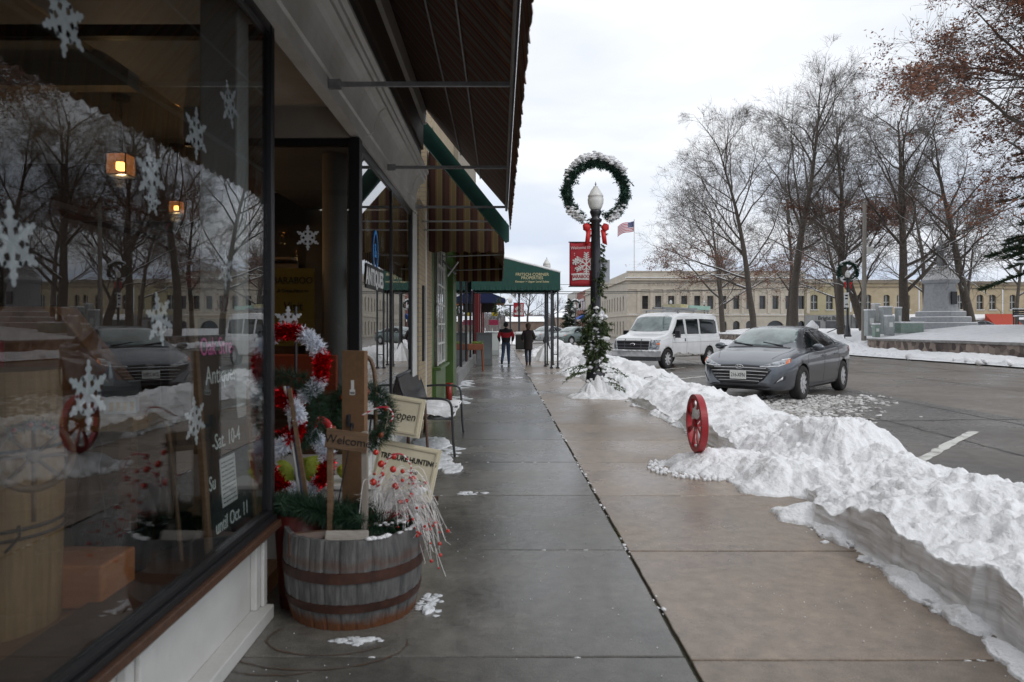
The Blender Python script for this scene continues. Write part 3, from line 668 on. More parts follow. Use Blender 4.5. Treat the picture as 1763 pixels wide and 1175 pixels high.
t = MB().lathe([(.0,0),(.05,0),(.07,.42),(.06,.42),(.05,.38),(0,.38)], (-.99, 13.4, 0), 20).build('red_pot', mat('red_glaze', (.25,.02,.015), rough=.25), smooth=True)
tag(t, 'tall dark red glazed pot against the green shopfront base', 'pot')
# ------------------------------------------------------------ glass shopfront further on
t = thing('glass_shopfront', 'dark glass shopfront with grey frames under the green canopy', 'shop', (-1.2, 17, 0))
P(MB().box(-1.30, -1.05, 17.25, 29.5, 0, .35), 'low_wall', mat('grey_stone', (.18,.18,.18), (.28,.28,.27), 4, .5), t)
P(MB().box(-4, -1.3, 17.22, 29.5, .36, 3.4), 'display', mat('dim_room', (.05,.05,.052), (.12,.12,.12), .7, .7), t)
P(MB().box(-1.15, -1.14, 17.25, 29.5, .36, 3.2), 'window_pane', glass_mat('mirror_glass', (.5,.52,.54), 2.5), t)
b = MB()
for y in (17.3,20,23,26.2,29.4): P(MB().box(-1.18, -1.10, y-.05, y+.05, .351, 3.2), 'mullion', M['darkmetal'], t)
P(MB().box(-1.7, -1.05, 17.22, 29.5, 3.21, 8.6), 'upper_wall', mat('buff_wall', (.25,.22,.17), (.3,.26,.2), 3, .8), t)
# ------------------------------------------------------------ green entrance canopy
t = thing('entrance_canopy', 'dark green fabric canopy with gold lettering and snow on its roof', 'canopy', (0, 26, 0))
ya, yb, xr = 25, 27.6, 2.14
pf = [(-1.05,4.75),(.0,4.18),(.1,4.02),(2.14,3.46),(2.14,2.98),(-1.05,2.98)]
pf = [(-1.05,4.20),(0,4.0),(2.14,3.46),(2.14,2.98),(-1.05,2.98)]
b = MB(); b.prism(pf, lambda p: (p[0], ya, p[1]), lambda p: (p[0], ya+.01, p[1])); P(b, 'end_panel', M['green_dk'], t)
b = MB(); b.prism(pf, lambda p: (p[0], yb-.01, p[1]), lambda p: (p[0], yb, p[1])); P(b, 'end_panel', M['green_dk'], t)
b = MB(); b.prism([(-1.05,4.20),(0,4.0),(2.14,3.46),(2.13,3.45),(0,3.98),(-1.05,4.18)], lambda p: (p[0], ya+.011, p[1]), lambda p: (p[0], yb-.011, p[1]))
b.box(2.13, 2.14, ya+.011, yb-.011, 2.98, 3.459); P(b, 'roof_canvas', M['green_dk'], t)
valance(-1.05, 2.14, ya-.004, 2.98, .17, M['green_dk'], t, axis='x', pitch=.24); valance(-1.05, 2.14, yb+.004, 2.98, .17, M['green_dk'], t, axis='x', pitch=.24)
valance(ya, yb, 2.145, 2.98, .17, M['green_dk'], t, flare=0, pitch=.24)
b = MB(); vs = []; K = 40
for j in range(12):
    y = ya-.01+(yb-ya+.02)*j/11
    for i in range(K+1):
        x = -1.05+3.22*i/K; z = float(np.interp(x, (-1.05,0,2.17), (4.20,4.0,3.455)))+.008
        h = .075+.02*fbm(Vector((x*3, y*3, 0)))
        if i in (0, K) or j in (0, 11): h *= .35
        vs.append((x, y, z+h))
b.add(vs, [(j*(K+1)+i, j*(K+1)+i+1, (j+1)*(K+1)+i+1, (j+1)*(K+1)+i) for j in range(11) for i in range(K)])
o = P(b, 'roof_snow', M['snow'], t, smooth=True); md = o.modifiers.new('s', 'SOLIDIFY'); md.thickness = .06
gold = mat('gold_letters', (.62,.55,.32), rough=.6)
for s, z, sz in (('FRITSCH CORNER', 3.375, .125), ('PROPERTIES', 3.25, .125), ('Elevator > Upper Level Suites', 3.12, .085)):
    o = text_obj('lettering', s, sz*1.18, gold, frame((1.13, ya-.006, z), (1,0,0), (0,0,1)), None, .001, 1.0, bold=.0012)
    o.parent = t; o.matrix_parent_inverse = Matrix.Translation(t.location).inverted()
for (x, y) in ((1.83,25.15),(2.06,25.15),(1.83,27.4),(2.06,27.4),(1.68,26.3)):
    P(MB().box(x-.03, x+.03, y-.03, y+.03, .02, 2.99).box(x-.06, x+.06, y-.06, y+.06, 0, .05), 'post', M['black'], t)
b = MB()
for z in (.5, 1.3, 2.1): b.tube([(1.83,25.15,z),(2.06,25.15,z+.0)], .015, 6)
P(b, 'post_brace', M['black'], t); P(MB().tube([(-1.05,ya+.1,2.85),(2.1,ya+.1,2.85)], .02, 6).tube([(-1.05,yb-.1,2.85),(2.1,yb-.1,2.85)], .02, 6).tube([(1.6,ya+.12,2.84),(2.0,ya+.12,3.1)], .015, 6), 'frame_rail', M['metal'], t)
# ------------------------------------------------------------ small makers
def flake_poly(r):
    half = [(.21,.115),(.38,.075),(.42,.16),(.40,.26),(.44,.33),(.52,.34),(.58,.27),(.57,.17),(.60,.10),(.68,.085),(.72,.15),(.80,.155),(.84,.10),(.86,.07),(.95,.085),(1.02,.05)]
    out = []
    for k in range(6):
        a = R(60*k+90)
        pts = [(x, -y) for x, y in half]+[(1.04, 0)]+[(x, y) for x, y in half[::-1]]
        for x, y in pts: out.append((r*(x*math.cos(a)-y*math.sin(a)), r*(x*math.sin(a)+y*math.cos(a))))
    return out
M['decal'] = mat('snowflake_paper', (.62,.64,.66), (.74,.76,.78), 30, .6, bump=.2, bscale=60)
def needles(mb, path, rad, n, ln, wd, m=0, closed=False, seed=1, curl=.5, rr_=None):
    q = rnd(seed); k = len(path)
    for _ in range(n):
        i = q.randrange(k if closed else k-1); j = (i+1) % k; t = q.random()
        c = path[i].lerp(path[j], t); T = (path[j]-path[i]).normalized()
        D = Vector((q.gauss(0,1), q.gauss(0,1), q.gauss(0,1))); D -= T*D.dot(T); D.normalize()
        rd = rad*(rr_(i/k) if rr_ else 1)
        a = c+D*rd*q.uniform(.1,.6); dr = (D+T*q.uniform(-curl,curl)*1.6+Vector((0,0,q.uniform(-.3,.1)))).normalized()
        e = a+dr*ln*q.uniform(.6,1.15); s = dr.cross(Vector((q.gauss(0,1),q.gauss(0,1),q.gauss(0,1)))).normalized()*wd
        mb.add([a-s, a+s, e+s*.35, e-s*.35], [(0,1,2,3)], m)
def local(o): return o
M['tinsel_r'] = mat('red_tinsel', (.75,.006,.012), (.5,.0,.01), 30, .16, metal=.85)
M['tinsel_w'] = mat('white_tinsel', (.93,.95,1.0), (.82,.86,.95), 30, .25, metal=.2)
# ------------------------------------------------------------ paper snowflakes on the glass
G = 'paper snowflakes stuck on the shop glass'
FL = [(113,35,.20,0,'large white paper snowflake at the top of the pane, above the pendant lamp'),
      (340,230,.205,0,'white paper snowflake high on the glass, just left of the interior column'),
      (397,180,.205,20,'white paper snowflake on the glass in front of the white interior column'),
      (262,300,.20,12,'white paper snowflake on the glass immediately beside the lit pendant lamp'),
      (266,345,.11,30,'smaller paper snowflake overlapping the flake beside the lit pendant lamp'),
      (23,420,.205,5,'white paper snowflake above the pine keg at the edge of the picture'),
      (390,465,.17,0,'white paper snowflake above the house number on the glass'),
      (277,550,.19,15,'white paper snowflake above the dark cabinet, in the middle of the pane'),
      (155,680,.20,0,'white paper snowflake in front of the copper canister and plank'),
      (338,725,.19,8,'white paper snowflake low on the glass beside the chalkboard')]
for i, (x, y, d_, rot, lb) in enumerate(FL):
    Y = -1.2*1200/(x-862); Z = 1.5-(y-563)/1200*Y
    b = MB(); pl = flake_poly(d_/2); c_, s_ = math.cos(R(rot)), math.sin(R(rot))
    xo = -.0075 if i == 4 else -.0055
    b.prism(pl, lambda p: (xo, p[0]*c_-p[1]*s_, p[0]*s_+p[1]*c_), lambda p: (xo+.0012, p[0]*c_-p[1]*s_, p[0]*s_+p[1]*c_))
    tag(b.build('paper_snowflake', M['decal'], loc=(-1.2, Y, Z)), lb, 'decoration', G)
for X, Y, Z, d_, lb in ((-1.592,5.752,2.235,.20,'pale paper snowflake on the entry return window in front of the yellow poster'),):
    b = MB(); b.prism(flake_poly(d_/2), lambda p: (p[0], 0, p[1]), lambda p: (p[0], .001, p[1]))
    tag(b.build('paper_snowflake', M['decal'], loc=(X, Y, Z)), lb, 'decoration', G)
for k, (yy, zz) in enumerate(((6.35,2.42),(7.15,2.36),(7.9,2.15),(8.5,1.75),(6.95,1.45))):
    b = MB(); b.prism(flake_poly(.10), lambda p: (0, p[0], p[1]), lambda p: (.001, p[0], p[1]))
    lb = ('first paper snowflake in the far display window, nearest the corner post','high paper snowflake in the far display window behind the blue sign','paper snowflake just past the mullion of the far display window','paper snowflake low in the last pane before the brick pier','low paper snowflake beneath the lettered board in the far display window')[k]
    tag(b.build('paper_snowflake', M['decal'], loc=(-1.212, yy, zz)), lb, 'decoration', G)
# ------------------------------------------------------------ half barrel planter
bar = thing('barrel_planter', 'weathered half barrel planter with rusty hoops and greenery on the wet sidewalk', 'planter', (-.79, 3.76, 0))
stave = mat('stave_wood', (.065,.065,.066), (.155,.152,.148), 5, .8, bump=.5, bscale=14, stretch=(6,6,1.0))
n, l = stave.node_tree.nodes, stave.node_tree.links; bs = n["Principled BSDF"]
src = bs.inputs["Base Color"].links[0].from_socket; tcn = n.new("ShaderNodeTexCoord"); sx_ = n.new("ShaderNodeSeparateXYZ"); l.new(tcn.outputs["Object"], sx_.inputs[0])
nn_ = n.new("ShaderNodeTexNoise"); nn_.inputs["Scale"].default_value = 9; nn_.inputs["Detail"].default_value = 5; l.new(tcn.outputs["Object"], nn_.inputs["Vector"])
def rustband(z0, z1, up=True):
    a = n.new("ShaderNodeMath"); a.operation = 'MULTIPLY_ADD'; a.inputs[1].default_value = .10; l.new(nn_.outputs["Fac"], a.inputs[0]); l.new(sx_.outputs[2], a.inputs[2])
    r = n.new("ShaderNodeMapRange"); r.inputs["From Min"].default_value = z0+.05; r.inputs["From Max"].default_value = z1+.05
    l.new(a.outputs[0], r.inputs[0]); return r
r1 = rustband(.075, .035); r2 = rustband(.30,.33); r3 = rustband(.37,.335)
mn = n.new("ShaderNodeMath"); mn.operation = 'MINIMUM'; l.new(r2.outputs[0], mn.inputs[0]); l.new(r3.outputs[0], mn.inputs[1])
m2 = n.new("ShaderNodeMath"); m2.operation = 'MULTIPLY'; m2.inputs[1].default_value = .4; l.new(mn.outputs[0], m2.inputs[0])
m3 = n.new("ShaderNodeMath"); m3.operation = 'MAXIMUM'; l.new(r1.outputs[0], m3.inputs[0]); l.new(m2.outputs[0], m3.inputs[1])
mm = n.new("ShaderNodeMix"); mm.data_type = 'RGBA'; l.new(m3.outputs[0], mm.inputs[0]); l.new(src, mm.inputs[6]); mm.inputs[7].default_value = (.12,.042,.014,1); l.new(mm.outputs[2], bs.inputs["Base Color"])
def barR(z): return float(np.interp(z, (0,.12,.25,.36,.45), (.325,.352,.366,.366,.357)))
b = MB(); NS, SUB = 28, 6; zs = [0,.004,.06,.12,.18,.25,.31,.36,.41,.446,.45]
q = rnd(2); wob = [q.uniform(-.003,.003) for _ in range(NS)]; top = [q.uniform(-.006,.004) for _ in range(NS)]
vs = []
for ring in (0, 1):
    for z in zs:
        for i in range(NS):
            for s in range(SUB):
                a = 2*math.pi*(i+s/SUB)/NS; r_ = barR(z)+wob[i]-(.006 if s == 0 else 0)-ring*.024
                zz = (z if z < .44 else z+top[i])+(0 if not ring else -.0)
                vs.append((r_*math.cos(a), r_*math.sin(a), zz))
N = NS*SUB; K = len(zs); fs = []
for ring in (0, 1):
    for k in range(K-1):
        for j in range(N):
            j2 = (j+1) % N; o_ = ring*N*K; f = (o_+k*N+j, o_+k*N+j2, o_+(k+1)*N+j2, o_+(k+1)*N+j); fs.append(f if not ring else f[::-1])
for j in range(N):
    j2 = (j+1) % N; fs.append(((K-1)*N+j, (K-1)*N+j2, N*K+(K-1)*N+j2, N*K+(K-1)*N+j))
b.add(vs, fs); b.build('staves', stave, bar)
hoop = mat('rusty_hoop', (.035,.016,.012), (.085,.035,.022), 9, .55, metal=.3, bump=.2)
for z0, z1 in ((.245,.295),(.095,.135)):
    r0, r1_ = barR(z0)+.004, barR(z1)+.004
    MB().lathe([(r0-.01,z0-.001),(r0+.004,z0),(r1_+.004,z1),(r1_-.01,z1+.001)], n=64).build('hoop', hoop, bar, smooth=False)
MB().lathe([(0,.34),(.15,.36),(.325,.33)], n=24).build('potting_soil', M['soil'], bar)
b = MB(); b.box(-.16,.10,-.02,.02,0,.12, M=Matrix.Translation((-.13,-.19,.335)) @ Matrix.Rotation(.35,4,'Z') @ Matrix.Rotation(-.4,4,'X')); b.build('bark_slab', M['wood_dk'], bar, bevel=.01)
b = MB(); b.box(-.10,.12,-.015,.015,0,.10, M=Matrix.Translation((.0,-.25,.372)) @ Matrix.Rotation(.05,4,'Z') @ Matrix.Rotation(-.5,4,'X')); b.build('split_log', mat('split_log', (.30,.27,.24), (.42,.38,.34), 12, .7, bump=.3, stretch=(1,6,6)), bar, bevel=.008)
rs = MB(); q = rnd(9)
for i in range(46):
    a = R(q.uniform(-75, 25)); rr0 = barR(.45)-.012+q.uniform(-.006,.006); rs.ico((rr0*math.cos(a), rr0*math.sin(a), .452), q.uniform(.008,.02), 0, .6, 1, (1.2,1.2,.5))
rs.build('rim_snow', M['snow'], bar, smooth=True)['kind'] = 'stuff'
# evergreen garland in the planter
g = MB(); q = rnd(6)
path = [Vector(p) for p in ((-.46,.02,.53),(-.34,-.04,.56),(-.22,-.09,.54),(-.10,-.12,.52),(.02,-.13,.50),(.13,-.14,.48),(.22,-.13,.46),(.28,-.09,.45))]
for p0, p1 in ((-1,1),):
    sp = spline(path, 8); needles(g, sp, .05, 5200, .065, .0014, seed=4)
sp = spline([(-.42,.05,.52),(-.2,.0,.53),(.0,-.02,.50),(.18,.02,.47)], 8); needles(g, sp, .06, 3200, .07, .0014, seed=5)
for k in range(16):
    a = Vector((q.uniform(-.45,.25), q.uniform(-.18,.0), .52)); e = a+Vector((q.uniform(-.06,.1), q.uniform(-.09,.02), q.uniform(-.02,.09)))
    needles(g, [a, a.lerp(e,.5), e], .02, 160, .045, .0013, seed=30+k, curl=1.2)
gl_ = g.build('evergreen_garland', M['needle'], loc=(-.79,3.76,0)); tag(gl_, 'dark green artificial pine garland draped in the half barrel', 'garland')
b = MB()
for k in range(26): b.ico((q.uniform(.12,.30), q.uniform(-.19,-.02), .47+q.uniform(0,.03)), q.uniform(.008,.022), 0, .7, 1, (1.3,1.1,.6))
for k in range(10): b.ico((q.uniform(.20,.33), q.uniform(-.05,.15), .50+q.uniform(0,.1)), q.uniform(.02,.045), 0, .7, 2, (1.2,1.2,.7))
o = b.build('garland_snow', M['snow'], gl_, smooth=True); o['kind'] = 'stuff'
# brown board with sticker and clip
bd = thing('brown_board', 'tall plain brown board with barcode sticker and black clip standing in the planter', 'board', (-.795, 3.80, .36), R(-17))
card = mat('brown_fibreboard', (.17,.092,.046), (.20,.11,.055), 30, .8)
MB().box(-.068,.068,-.02,.02,0,1.01).build('panel', card, bd, bevel=.002)
MB().box(-.02,.012,-.0215,-.0202,.77,.80).box(-.012,.006,-.0215,-.0202,.8001,.85).build('sticker', M['paperw'], bd)
b = MB()
for k in range(9): b.box(-.016+.003*k, -.0145+.003*k, -.0222,-.0217,.775,.787)
b.build('barcode', M['blackink'], bd)
MB().box(-.030,-.012,-.04,-.0201,.60,.665).box(-.012,.006,-.035,-.0201,.59,.62).build('clip', M['black'], bd, bevel=.004)
MB().tube(spline([(0,-.035,.60),(-.01,-.06,.45),(-.04,-.09,.25),(-.07,-.10,.05)],6), .0035, 6).build('cord', M['black'], bd, smooth=True)
# welcome frame
wf = thing('welcome_frame', 'small weathered wooden frame reading Welcome in front of the brown board', 'sign', (-.79, 3.60, .40), R(-4))
MB().box(-.105,-.078,-.015,.015,-.02,.575).build('post', M['wood'], wf, bevel=.002)
MB().box(.075,.105,-.015,.015,-.02,.56).build('post', M['white_worn'] if 0 else mat('greyed_wood', (.22,.19,.16), (.32,.28,.24), 8, .8, stretch=(1,1,.2)), wf, bevel=.002)
MB().box(-.12,.10,-.006,.006,-.05,.05, M=Matrix.Translation((0.01,-.0215,.515)) @ Matrix.Rotation(R(7),4,'Y')).build('rail', M['wood'], wf, bevel=.002)
text_obj('lettering', 'Welcome', .062, M['blackink'], frame((0.01,-.030,.513), (math.cos(R(7)),0,-math.sin(R(7))), (math.sin(R(7)),0,math.cos(R(7)))), wf, .001, 1.0)
# white spray with red berries
sp_ = thing('berry_spray', 'glittery white twig spray with red baubles drooping over the planter rim', 'decoration', (-.62, 3.66, .42))
b = MB(); BL = []; q = rnd(21)
for k in range(150):
    a = R(q.uniform(-40, 80)); L = q.uniform(.10,.36); up = q.uniform(.12,.36)
    dx = math.cos(a)*L if q.random() < .8 else -math.cos(a)*L*.4; dy = math.sin(a)*L*.6-.02
    p0 = Vector((q.uniform(-.04,.05), q.uniform(-.04,.04), 0)); p3 = Vector((dx, dy, up-q.uniform(.02,.22)-(.22*max(0, dx-.12)/.25)))
    pts = spline([p0, p0+Vector((dx*.25, dy*.25, up*.75)), p0+Vector((dx*.65, dy*.65, up*.9)), p3], 5)
    b.tube(pts, .0015, 3, cap=False)
    for z in range(2):
        c_ = pts[q.randrange(6, len(pts))]; e = c_+Vector((q.gauss(0,.02), q.gauss(0,.02), q.gauss(-.01,.02))); b.tube([c_, e], .0008, 3, cap=False)
    if q.random() < .32: BL.append((pts[-1], q.choice((.006,.008,.010))))
for (x, y, r_) in ((785,880,.013),(812,938,.016),(875,900,.014),(872,965,.015),(772,1030,.016),(885,1050,.016),(972,1012,.013),(962,1096,.011),(818,990,.01),(940,1124,.009),(1025,1155,.009),(905,1130,.01),(920,975,.01)):
    v = at(380+x/2.938, 480+y/2.938, 3.62)-sp_.location; BL.append((v, r_*1.2))
b.build('twigs', mat('white_glitter', (.62,.60,.58), (.8,.78,.76), 40, .35), sp_); bmat = mat('bauble_red', (.50,.02,.008), rough=.15, coat=.5)
for c_, r_ in BL: MB().ico(c_, r_, 0, 0, 2).build('red_bauble', bmat, sp_, smooth=True)
# red curly twigs
b = MB()
for k in range(22):
    p = Vector((q.uniform(-.06,.06), q.uniform(-.04,.02), q.uniform(.02,.05))); a = q.uniform(-.6,.6)
    b.tube([p+Vector((.016*math.cos(t*1.2)+a*.02*t, .012*math.sin(t*1.2), .008*t)) for t in range(12)], .0016, 4, cap=False)
b.build('red_curls', M['tinsel_r'], sp_)
candy = stripes('candy_stripe', [(0,(.75,.7,.7)),(.5,(.5,.02,.05)),(.51,(.5,.02,.05))], .024, 2, 0, .5)
for k, (pts, lb) in enumerate(((((-.10,0,.62),(-.02,0,.66),(.04,0,.66),(.065,0,.62),(.05,0,.59)), 'pink striped candy cane wire bending over towards the open sign'),
                         (((-.02,0,.25),(.02,-.02,.36),(.06,-.02,.42),(.12,-.02,.42),(.16,-.02,.36),(.15,-.02,.30)), 'pink striped candy cane wire looping above the red baubles'),
                         (((-.075,0,.36),(-.07,0,.42),(-.075,0,.47),(-.10,0,.50)), 'short pink striped candy cane wire beside the brown board'))):
    tag(MB().tube(spline(pts, 6), .004, 6).build('candy_cane', candy, loc=(-.62,3.60,.42), smooth=True), lb, 'candy cane', 'candy cane wires in the planter')
# ------------------------------------------------------------ lettered cream boards leaning by the far window
cream = mat('cream_board', (.66,.60,.44), (.74,.68,.52), 5, .6); creamd = mat('cream_trim', (.58,.52,.38), (.66,.6,.45), 5, .6)
def board(cx, cz, w_, h_, lb, lines, tilt, lean, nm='lettered_board'):
    t = thing(nm, lb, 'sign', (cx, 5.35, cz), R(-8)); t.rotation_euler = (R(-lean), R(tilt), R(-10))
    MB().box(-w_/2, w_/2, 0, .018, -h_/2, h_/2).build('panel', cream, t, bevel=.002)
    f = .03; b = MB()
    b.box(-w_/2+.02,w_/2-.02,-.010,-.001,h_/2-.02-f*.5,h_/2-.02); b.box(-w_/2+.02,w_/2-.02,-.010,-.001,-h_/2+.02,-h_/2+.02+f*.5)
    b.box(-w_/2+.02,-w_/2+.035,-.009,-.001,-h_/2+.036,h_/2-.036); b.box(w_/2-.035,w_/2-.02,-.009,-.001,-h_/2+.036,h_/2-.036); b.build('trim', creamd, t)
    for s, x, z, sz, shear, bold in lines: text_obj('lettering', s, sz, M['blackink'], frame((x,-.004,z), (1,0,0), (0,0,1)), t, .001, .85, shear, bold)
    return t
board(-.735, .40, .50, .40, 'large cream board lettered TREASURE HUNTING, leaning low behind the planter', [('TREASURE HUNTING', .01, .08, .056, 0, .0015), ('the', .07, .00, .06, .2, 0), ('OLD - NEW', .05, -.075, .062, .1, 0)], 9, 14)
board(-.745, .815, .30, .30, 'small cream board handwritten open, propped above the larger cream board', [('open', .02, .0, .09, .15, 0)], 8, 10)
t = thing('easel', 'low dark easel carrying the two cream boards', 'easel', (-.74, 5.45, 0))
for sx_ in (-.2,.2): MB().tube([(sx_,-.02,0),(sx_*.7,.08,.9)], .012, 6).build('leg', M['wood_dk'], t)
MB().tube([(0,.3,0),(0,.08,.85)], .012, 6).box(-.26,.26,-.08,-.05,.16,.19).build('rest', M['wood_dk'], t)
# snowy crate under boards
# ------------------------------------------------------------ wreath stand in the entry
st = thing('wreath_stand', 'thin black wire stand holding the tinsel and pine wreaths beside the window corner', 'stand', (-1.22, 4.12, 0))
MB().tube([(0,0.03,0.02),(0,0.03,1.62)], .008, 8).tube([(-.2,0.03,.02),(.2,0.03,.02)], .008, 6).tube([(0,-.15,.02),(0,.2,.02)], .008, 6).build('pole', M['black'], st)
for z in (1.42,1.20,.98,.78): MB().tube([(0,.03,z),(0,-.05,z+.01)], .004, 5).build('hook', M['black'], st)
def tinsel_wreath(cx, cz, R_, y, lb, seg=8, off=0, y2=.0):
    t = thing('tinsel_wreath', lb, 'wreath', (cx, y, cz), 0, 'tinsel wreaths by the shop entry')
    bR, bW = MB(), MB()
    for k in range(seg):
        a0 = 360/seg*k+off; p = circle((0,0,0), R_, 6, 'xz', a0, a0+360/seg)
        needles(bR if k % 2 else bW, p, .036, 950, .042, .0045, seed=int(cx*100+k+cz*77), curl=.8)
    bR.build('red_tinsel', M['tinsel_r'], t); bW.build('white_tinsel', M['tinsel_w'], t)
tinsel_wreath(-1.215, 1.28, .195, 3.98, 'upper red and white tinsel wreath beneath the paper flake by the window corner', 8, 22)
tinsel_wreath(-1.27, .97, .145, 3.87, 'middle red and white tinsel wreath overlapped by the pine wreath', 8, 0)
tinsel_wreath(-1.17, .72, .17, 4.02, 'lowest red and white tinsel wreath above the lime gift bags', 6, 10)
pw = thing('pine_wreath', 'round dark green pine wreath hung between the tinsel wreaths', 'wreath', (-1.23, 3.96, 1.02), 0, 'pine wreaths by the entry')
b = MB(); needles(b, circle((0,0,0), .20, 40), .045, 5000, .055, .0014, closed=True, seed=3); b.build('needles', M['needle'], pw)
pw = thing('pine_wreath', 'dark green pine wreath leaning behind the brown board with small rust ornaments', 'wreath', (-1.00, 4.95, .86), R(12), 'pine wreaths by the entry')
b = MB(); needles(b, circle((0,0,0), .20, 40), .07, 6200, .065, .0016, closed=True, seed=7); b.build('needles', M['needle'], pw)
b = MB()
for a in (20,75,130,200,260,320): b.ico((.19*math.cos(R(a)), -.07, .19*math.sin(R(a))), .02, 0, .4, 2)
b.build('ornament', mat('rust_ball', (.20,.05,.02), rough=.4), pw, smooth=True)
b = MB(); b.prism(flake_poly(.085), lambda p: (p[0], 0, p[1]), lambda p: (p[0], .004, p[1]))
tag(b.build('snowflake_topper', M['decal'], loc=(-1.22,4.0,1.53)), 'white wooden snowflake standing on top of the upper tinsel wreath', 'decoration')
# big red glitter candy cane
b = MB(); b.tube(spline([(-.0,0,.0),(.035,0,.10),(.055,0,.22),(.05,0,.30),(.0,0,.34),(-.05,0,.30)], 6), .022, 10)
tag(b.build('felt_candy_cane', mat('red_snow_felt', (.45,.01,.012), (.75,.6,.6), 45, .7, ramp=(.6,.64)), loc=(-1.085,4.2,.60), smooth=True), 'fat red felt candy cane with white flecks beside the wreaths', 'candy cane')
# striped pole + wooden batten
b = MB(); b.tube([(0,0,0),(-.10,.05,.62)], .008, 8).tube([(.018,0,0),(-.082,.05,.62)], .008, 8, 1); o = b.build('leaning_poles', [M['white'], mat('navy_stripe', (.12,.14,.22), rough=.4)], loc=(-1.10,3.82,.55), smooth=True)
tag(o, 'pair of thin white and navy poles leaning on the window corner', 'pole')
tag(MB().box(-.010,.010,-.01,.01,0,.62, M=Matrix.Rotation(-.155,4,'Y')).build('batten', M['wood'], loc=(-1.065,3.83,.55)), 'thin brown wooden batten leaning beside the white poles', 'batten')
# lime bags
lime = mat('lime_mesh', (.30,.38,.03), (.42,.48,.06), 60, .7, bump=.5, bscale=120)
for i, (x, z, r_, lb) in enumerate(((-1.14,.63,.10,'lime green mesh gift bag with orange streak under the lowest tinsel wreath'),(-.93,.62,.065,'small lime green mesh gift bag just beside the brown board'),(-1.36,.60,.10,'lime green mesh gift bag behind the window corner post'))):
    b = MB(); b.ico((0,0,0), r_, 0, .25, 3, (1,.7,.85))
    tag(b.build('gift_bag', lime, loc=(x,4.25,z), smooth=True), lb, 'bag', 'lime gift bags')
tag(MB().box(-.32,.36,-.12,.12,0,.52).box(-.34,.38,-.14,.14,.521,.55).build('white_crate', M['white_worn'], loc=(-1.12,4.32,.0), bevel=.006), 'white painted crate carrying the lime bags in the shop entry', 'crate')
tag(MB().lathe([(0,0),(.12,0),(.15,.5),(.14,.5),(.11,.45),(0,.45)], n=20).build('dark_pot', mat('dark_red_pot', (.07,.01,.008), rough=.4), loc=(-1.08,3.80,0), smooth=True), 'tall dark maroon pot squeezed between the shop wall and the half barrel', 'pot')
# sled runner
tag(MB().tube(spline([(.0,0,0),(.0,0,.45),(-.03,0,.62),(-.09,0,.66),(-.14,0,.64)], 6), .016, 8).build('sled_runner', M['wood'], loc=(-.935,5.2,.62), smooth=True), 'curved brown wooden sled handle rising by the far window', 'sled handle')
# ------------------------------------------------------------ bench
bn = thing('metal_bench', 'black metal strap bench with thin snow on its seat against the shopfront', 'bench', (-1.15, 8.05, 0))
b = MB()
for k in range(22):
    y = .06+k*.083; b.tube([(.12,y,.46),(.03,y,.70),(-.06,y,.93)], .0, 4) if 0 else b.add([(.115,y-.024,.47),(.115,y+.024,.47),(.03,y+.024,.70),(.03,y-.024,.70),(-.045,y-.024,.90),(-.045,y+.024,.90)], [(0,1,2,3),(3,2,5,4)])
o = b.build('backrest', M['black'], bn); md = o.modifiers.new('s','SOLIDIFY'); md.thickness = .006
b = MB().tube([(-.05,0,.92),(-.05,1.86,.92)], .022, 8); b.build('top_rail', M['black'], bn, smooth=True)
b = MB()
for k in range(9): b.box(.13+k*.052, .17+k*.052, .03, 1.83, .445-.004*math.sin(k/8*3.14)*4, .452-.004*math.sin(k/8*3.14)*4)
b.build('seat', M['black'], bn)
for y in (.0, 1.86):
    MB().tube(spline([(.10,y,.66),(.28,y,.67),(.50,y,.66),(.575,y,.60),(.59,y,.45),(.60,y,.2),(.62,y,.0)], 6), .015, 8).build('arm', M['black'], bn, smooth=True)
    MB().tube([(-.05,y,.92),(.03,y,.70),(.10,y,.46),(.06,y,.0)], .015, 8).tube([(.08,y,.44),(.60,y,.44)], .014, 8).tube([(.07,y,.2),(.60,y,.2)], .0, 4).build('leg', M['black'], bn, smooth=True)
sn = MB(); vs = []; q = rnd(3)
for j in range(50):
    for i in range(14):
        x = .12+.48*i/13; y = .05+1.78*j/49; h = .455+max(-.02, .03*fbm(Vector((x*5, y*4, 2)))+.018*(x < .35))-.012*(i in (0, 13))
        vs.append((x, y, h))
sn.add(vs, [(j*14+i, j*14+i+1, (j+1)*14+i+1, (j+1)*14+i) for j in range(49) for i in range(13)])
sn.build('seat_snow', M['snow'], bn, smooth=True)
# ------------------------------------------------------------ things inside the shop window
t = thing('chalkboard', 'wood framed chalkboard with pink and white handwriting behind the window glass', 'sign', (-1.245, 3.0, .48))
t.rotation_euler = (0, R(-4), 0)
cb = mat('chalkboard_black', (.012,.014,.014), (.03,.032,.032), 4, .6)
MB().box(-.01,.0,.0,.52,.03,1.06).build('slate', cb, t)
b = MB(); b.box(-.012,.012,-.035,.0,0,1.09); b.box(-.012,.012,.52,.555,0,1.09); b.box(-.011,.011,.0,.52,0,.03); b.box(-.011,.011,.0,.52,1.06,1.09); b.build('frame', M['wood'], t, bevel=.003)
pink = mat('chalk_pink', (.95,.22,.55), rough=.8); chalk = mat('chalk_white', (.85,.92,.88), rough=.8)
for s, y, z, sz, m_ in (('Oak Street',.25,.93,.115,pink),('Antiques',.24,.80,.115,chalk),('Hours',.22,.62,.08,cb),('-Sat. 10-4',.25,.50,.10,chalk),('Su',.06,.33,.09,chalk),('until Oct. 11',.26,.13,.09,chalk)):
    text_obj('lettering', s, sz, m_, frame((.0015,y,z), (0,1,0), (0,0,1)), t, .0008, .85, .1)
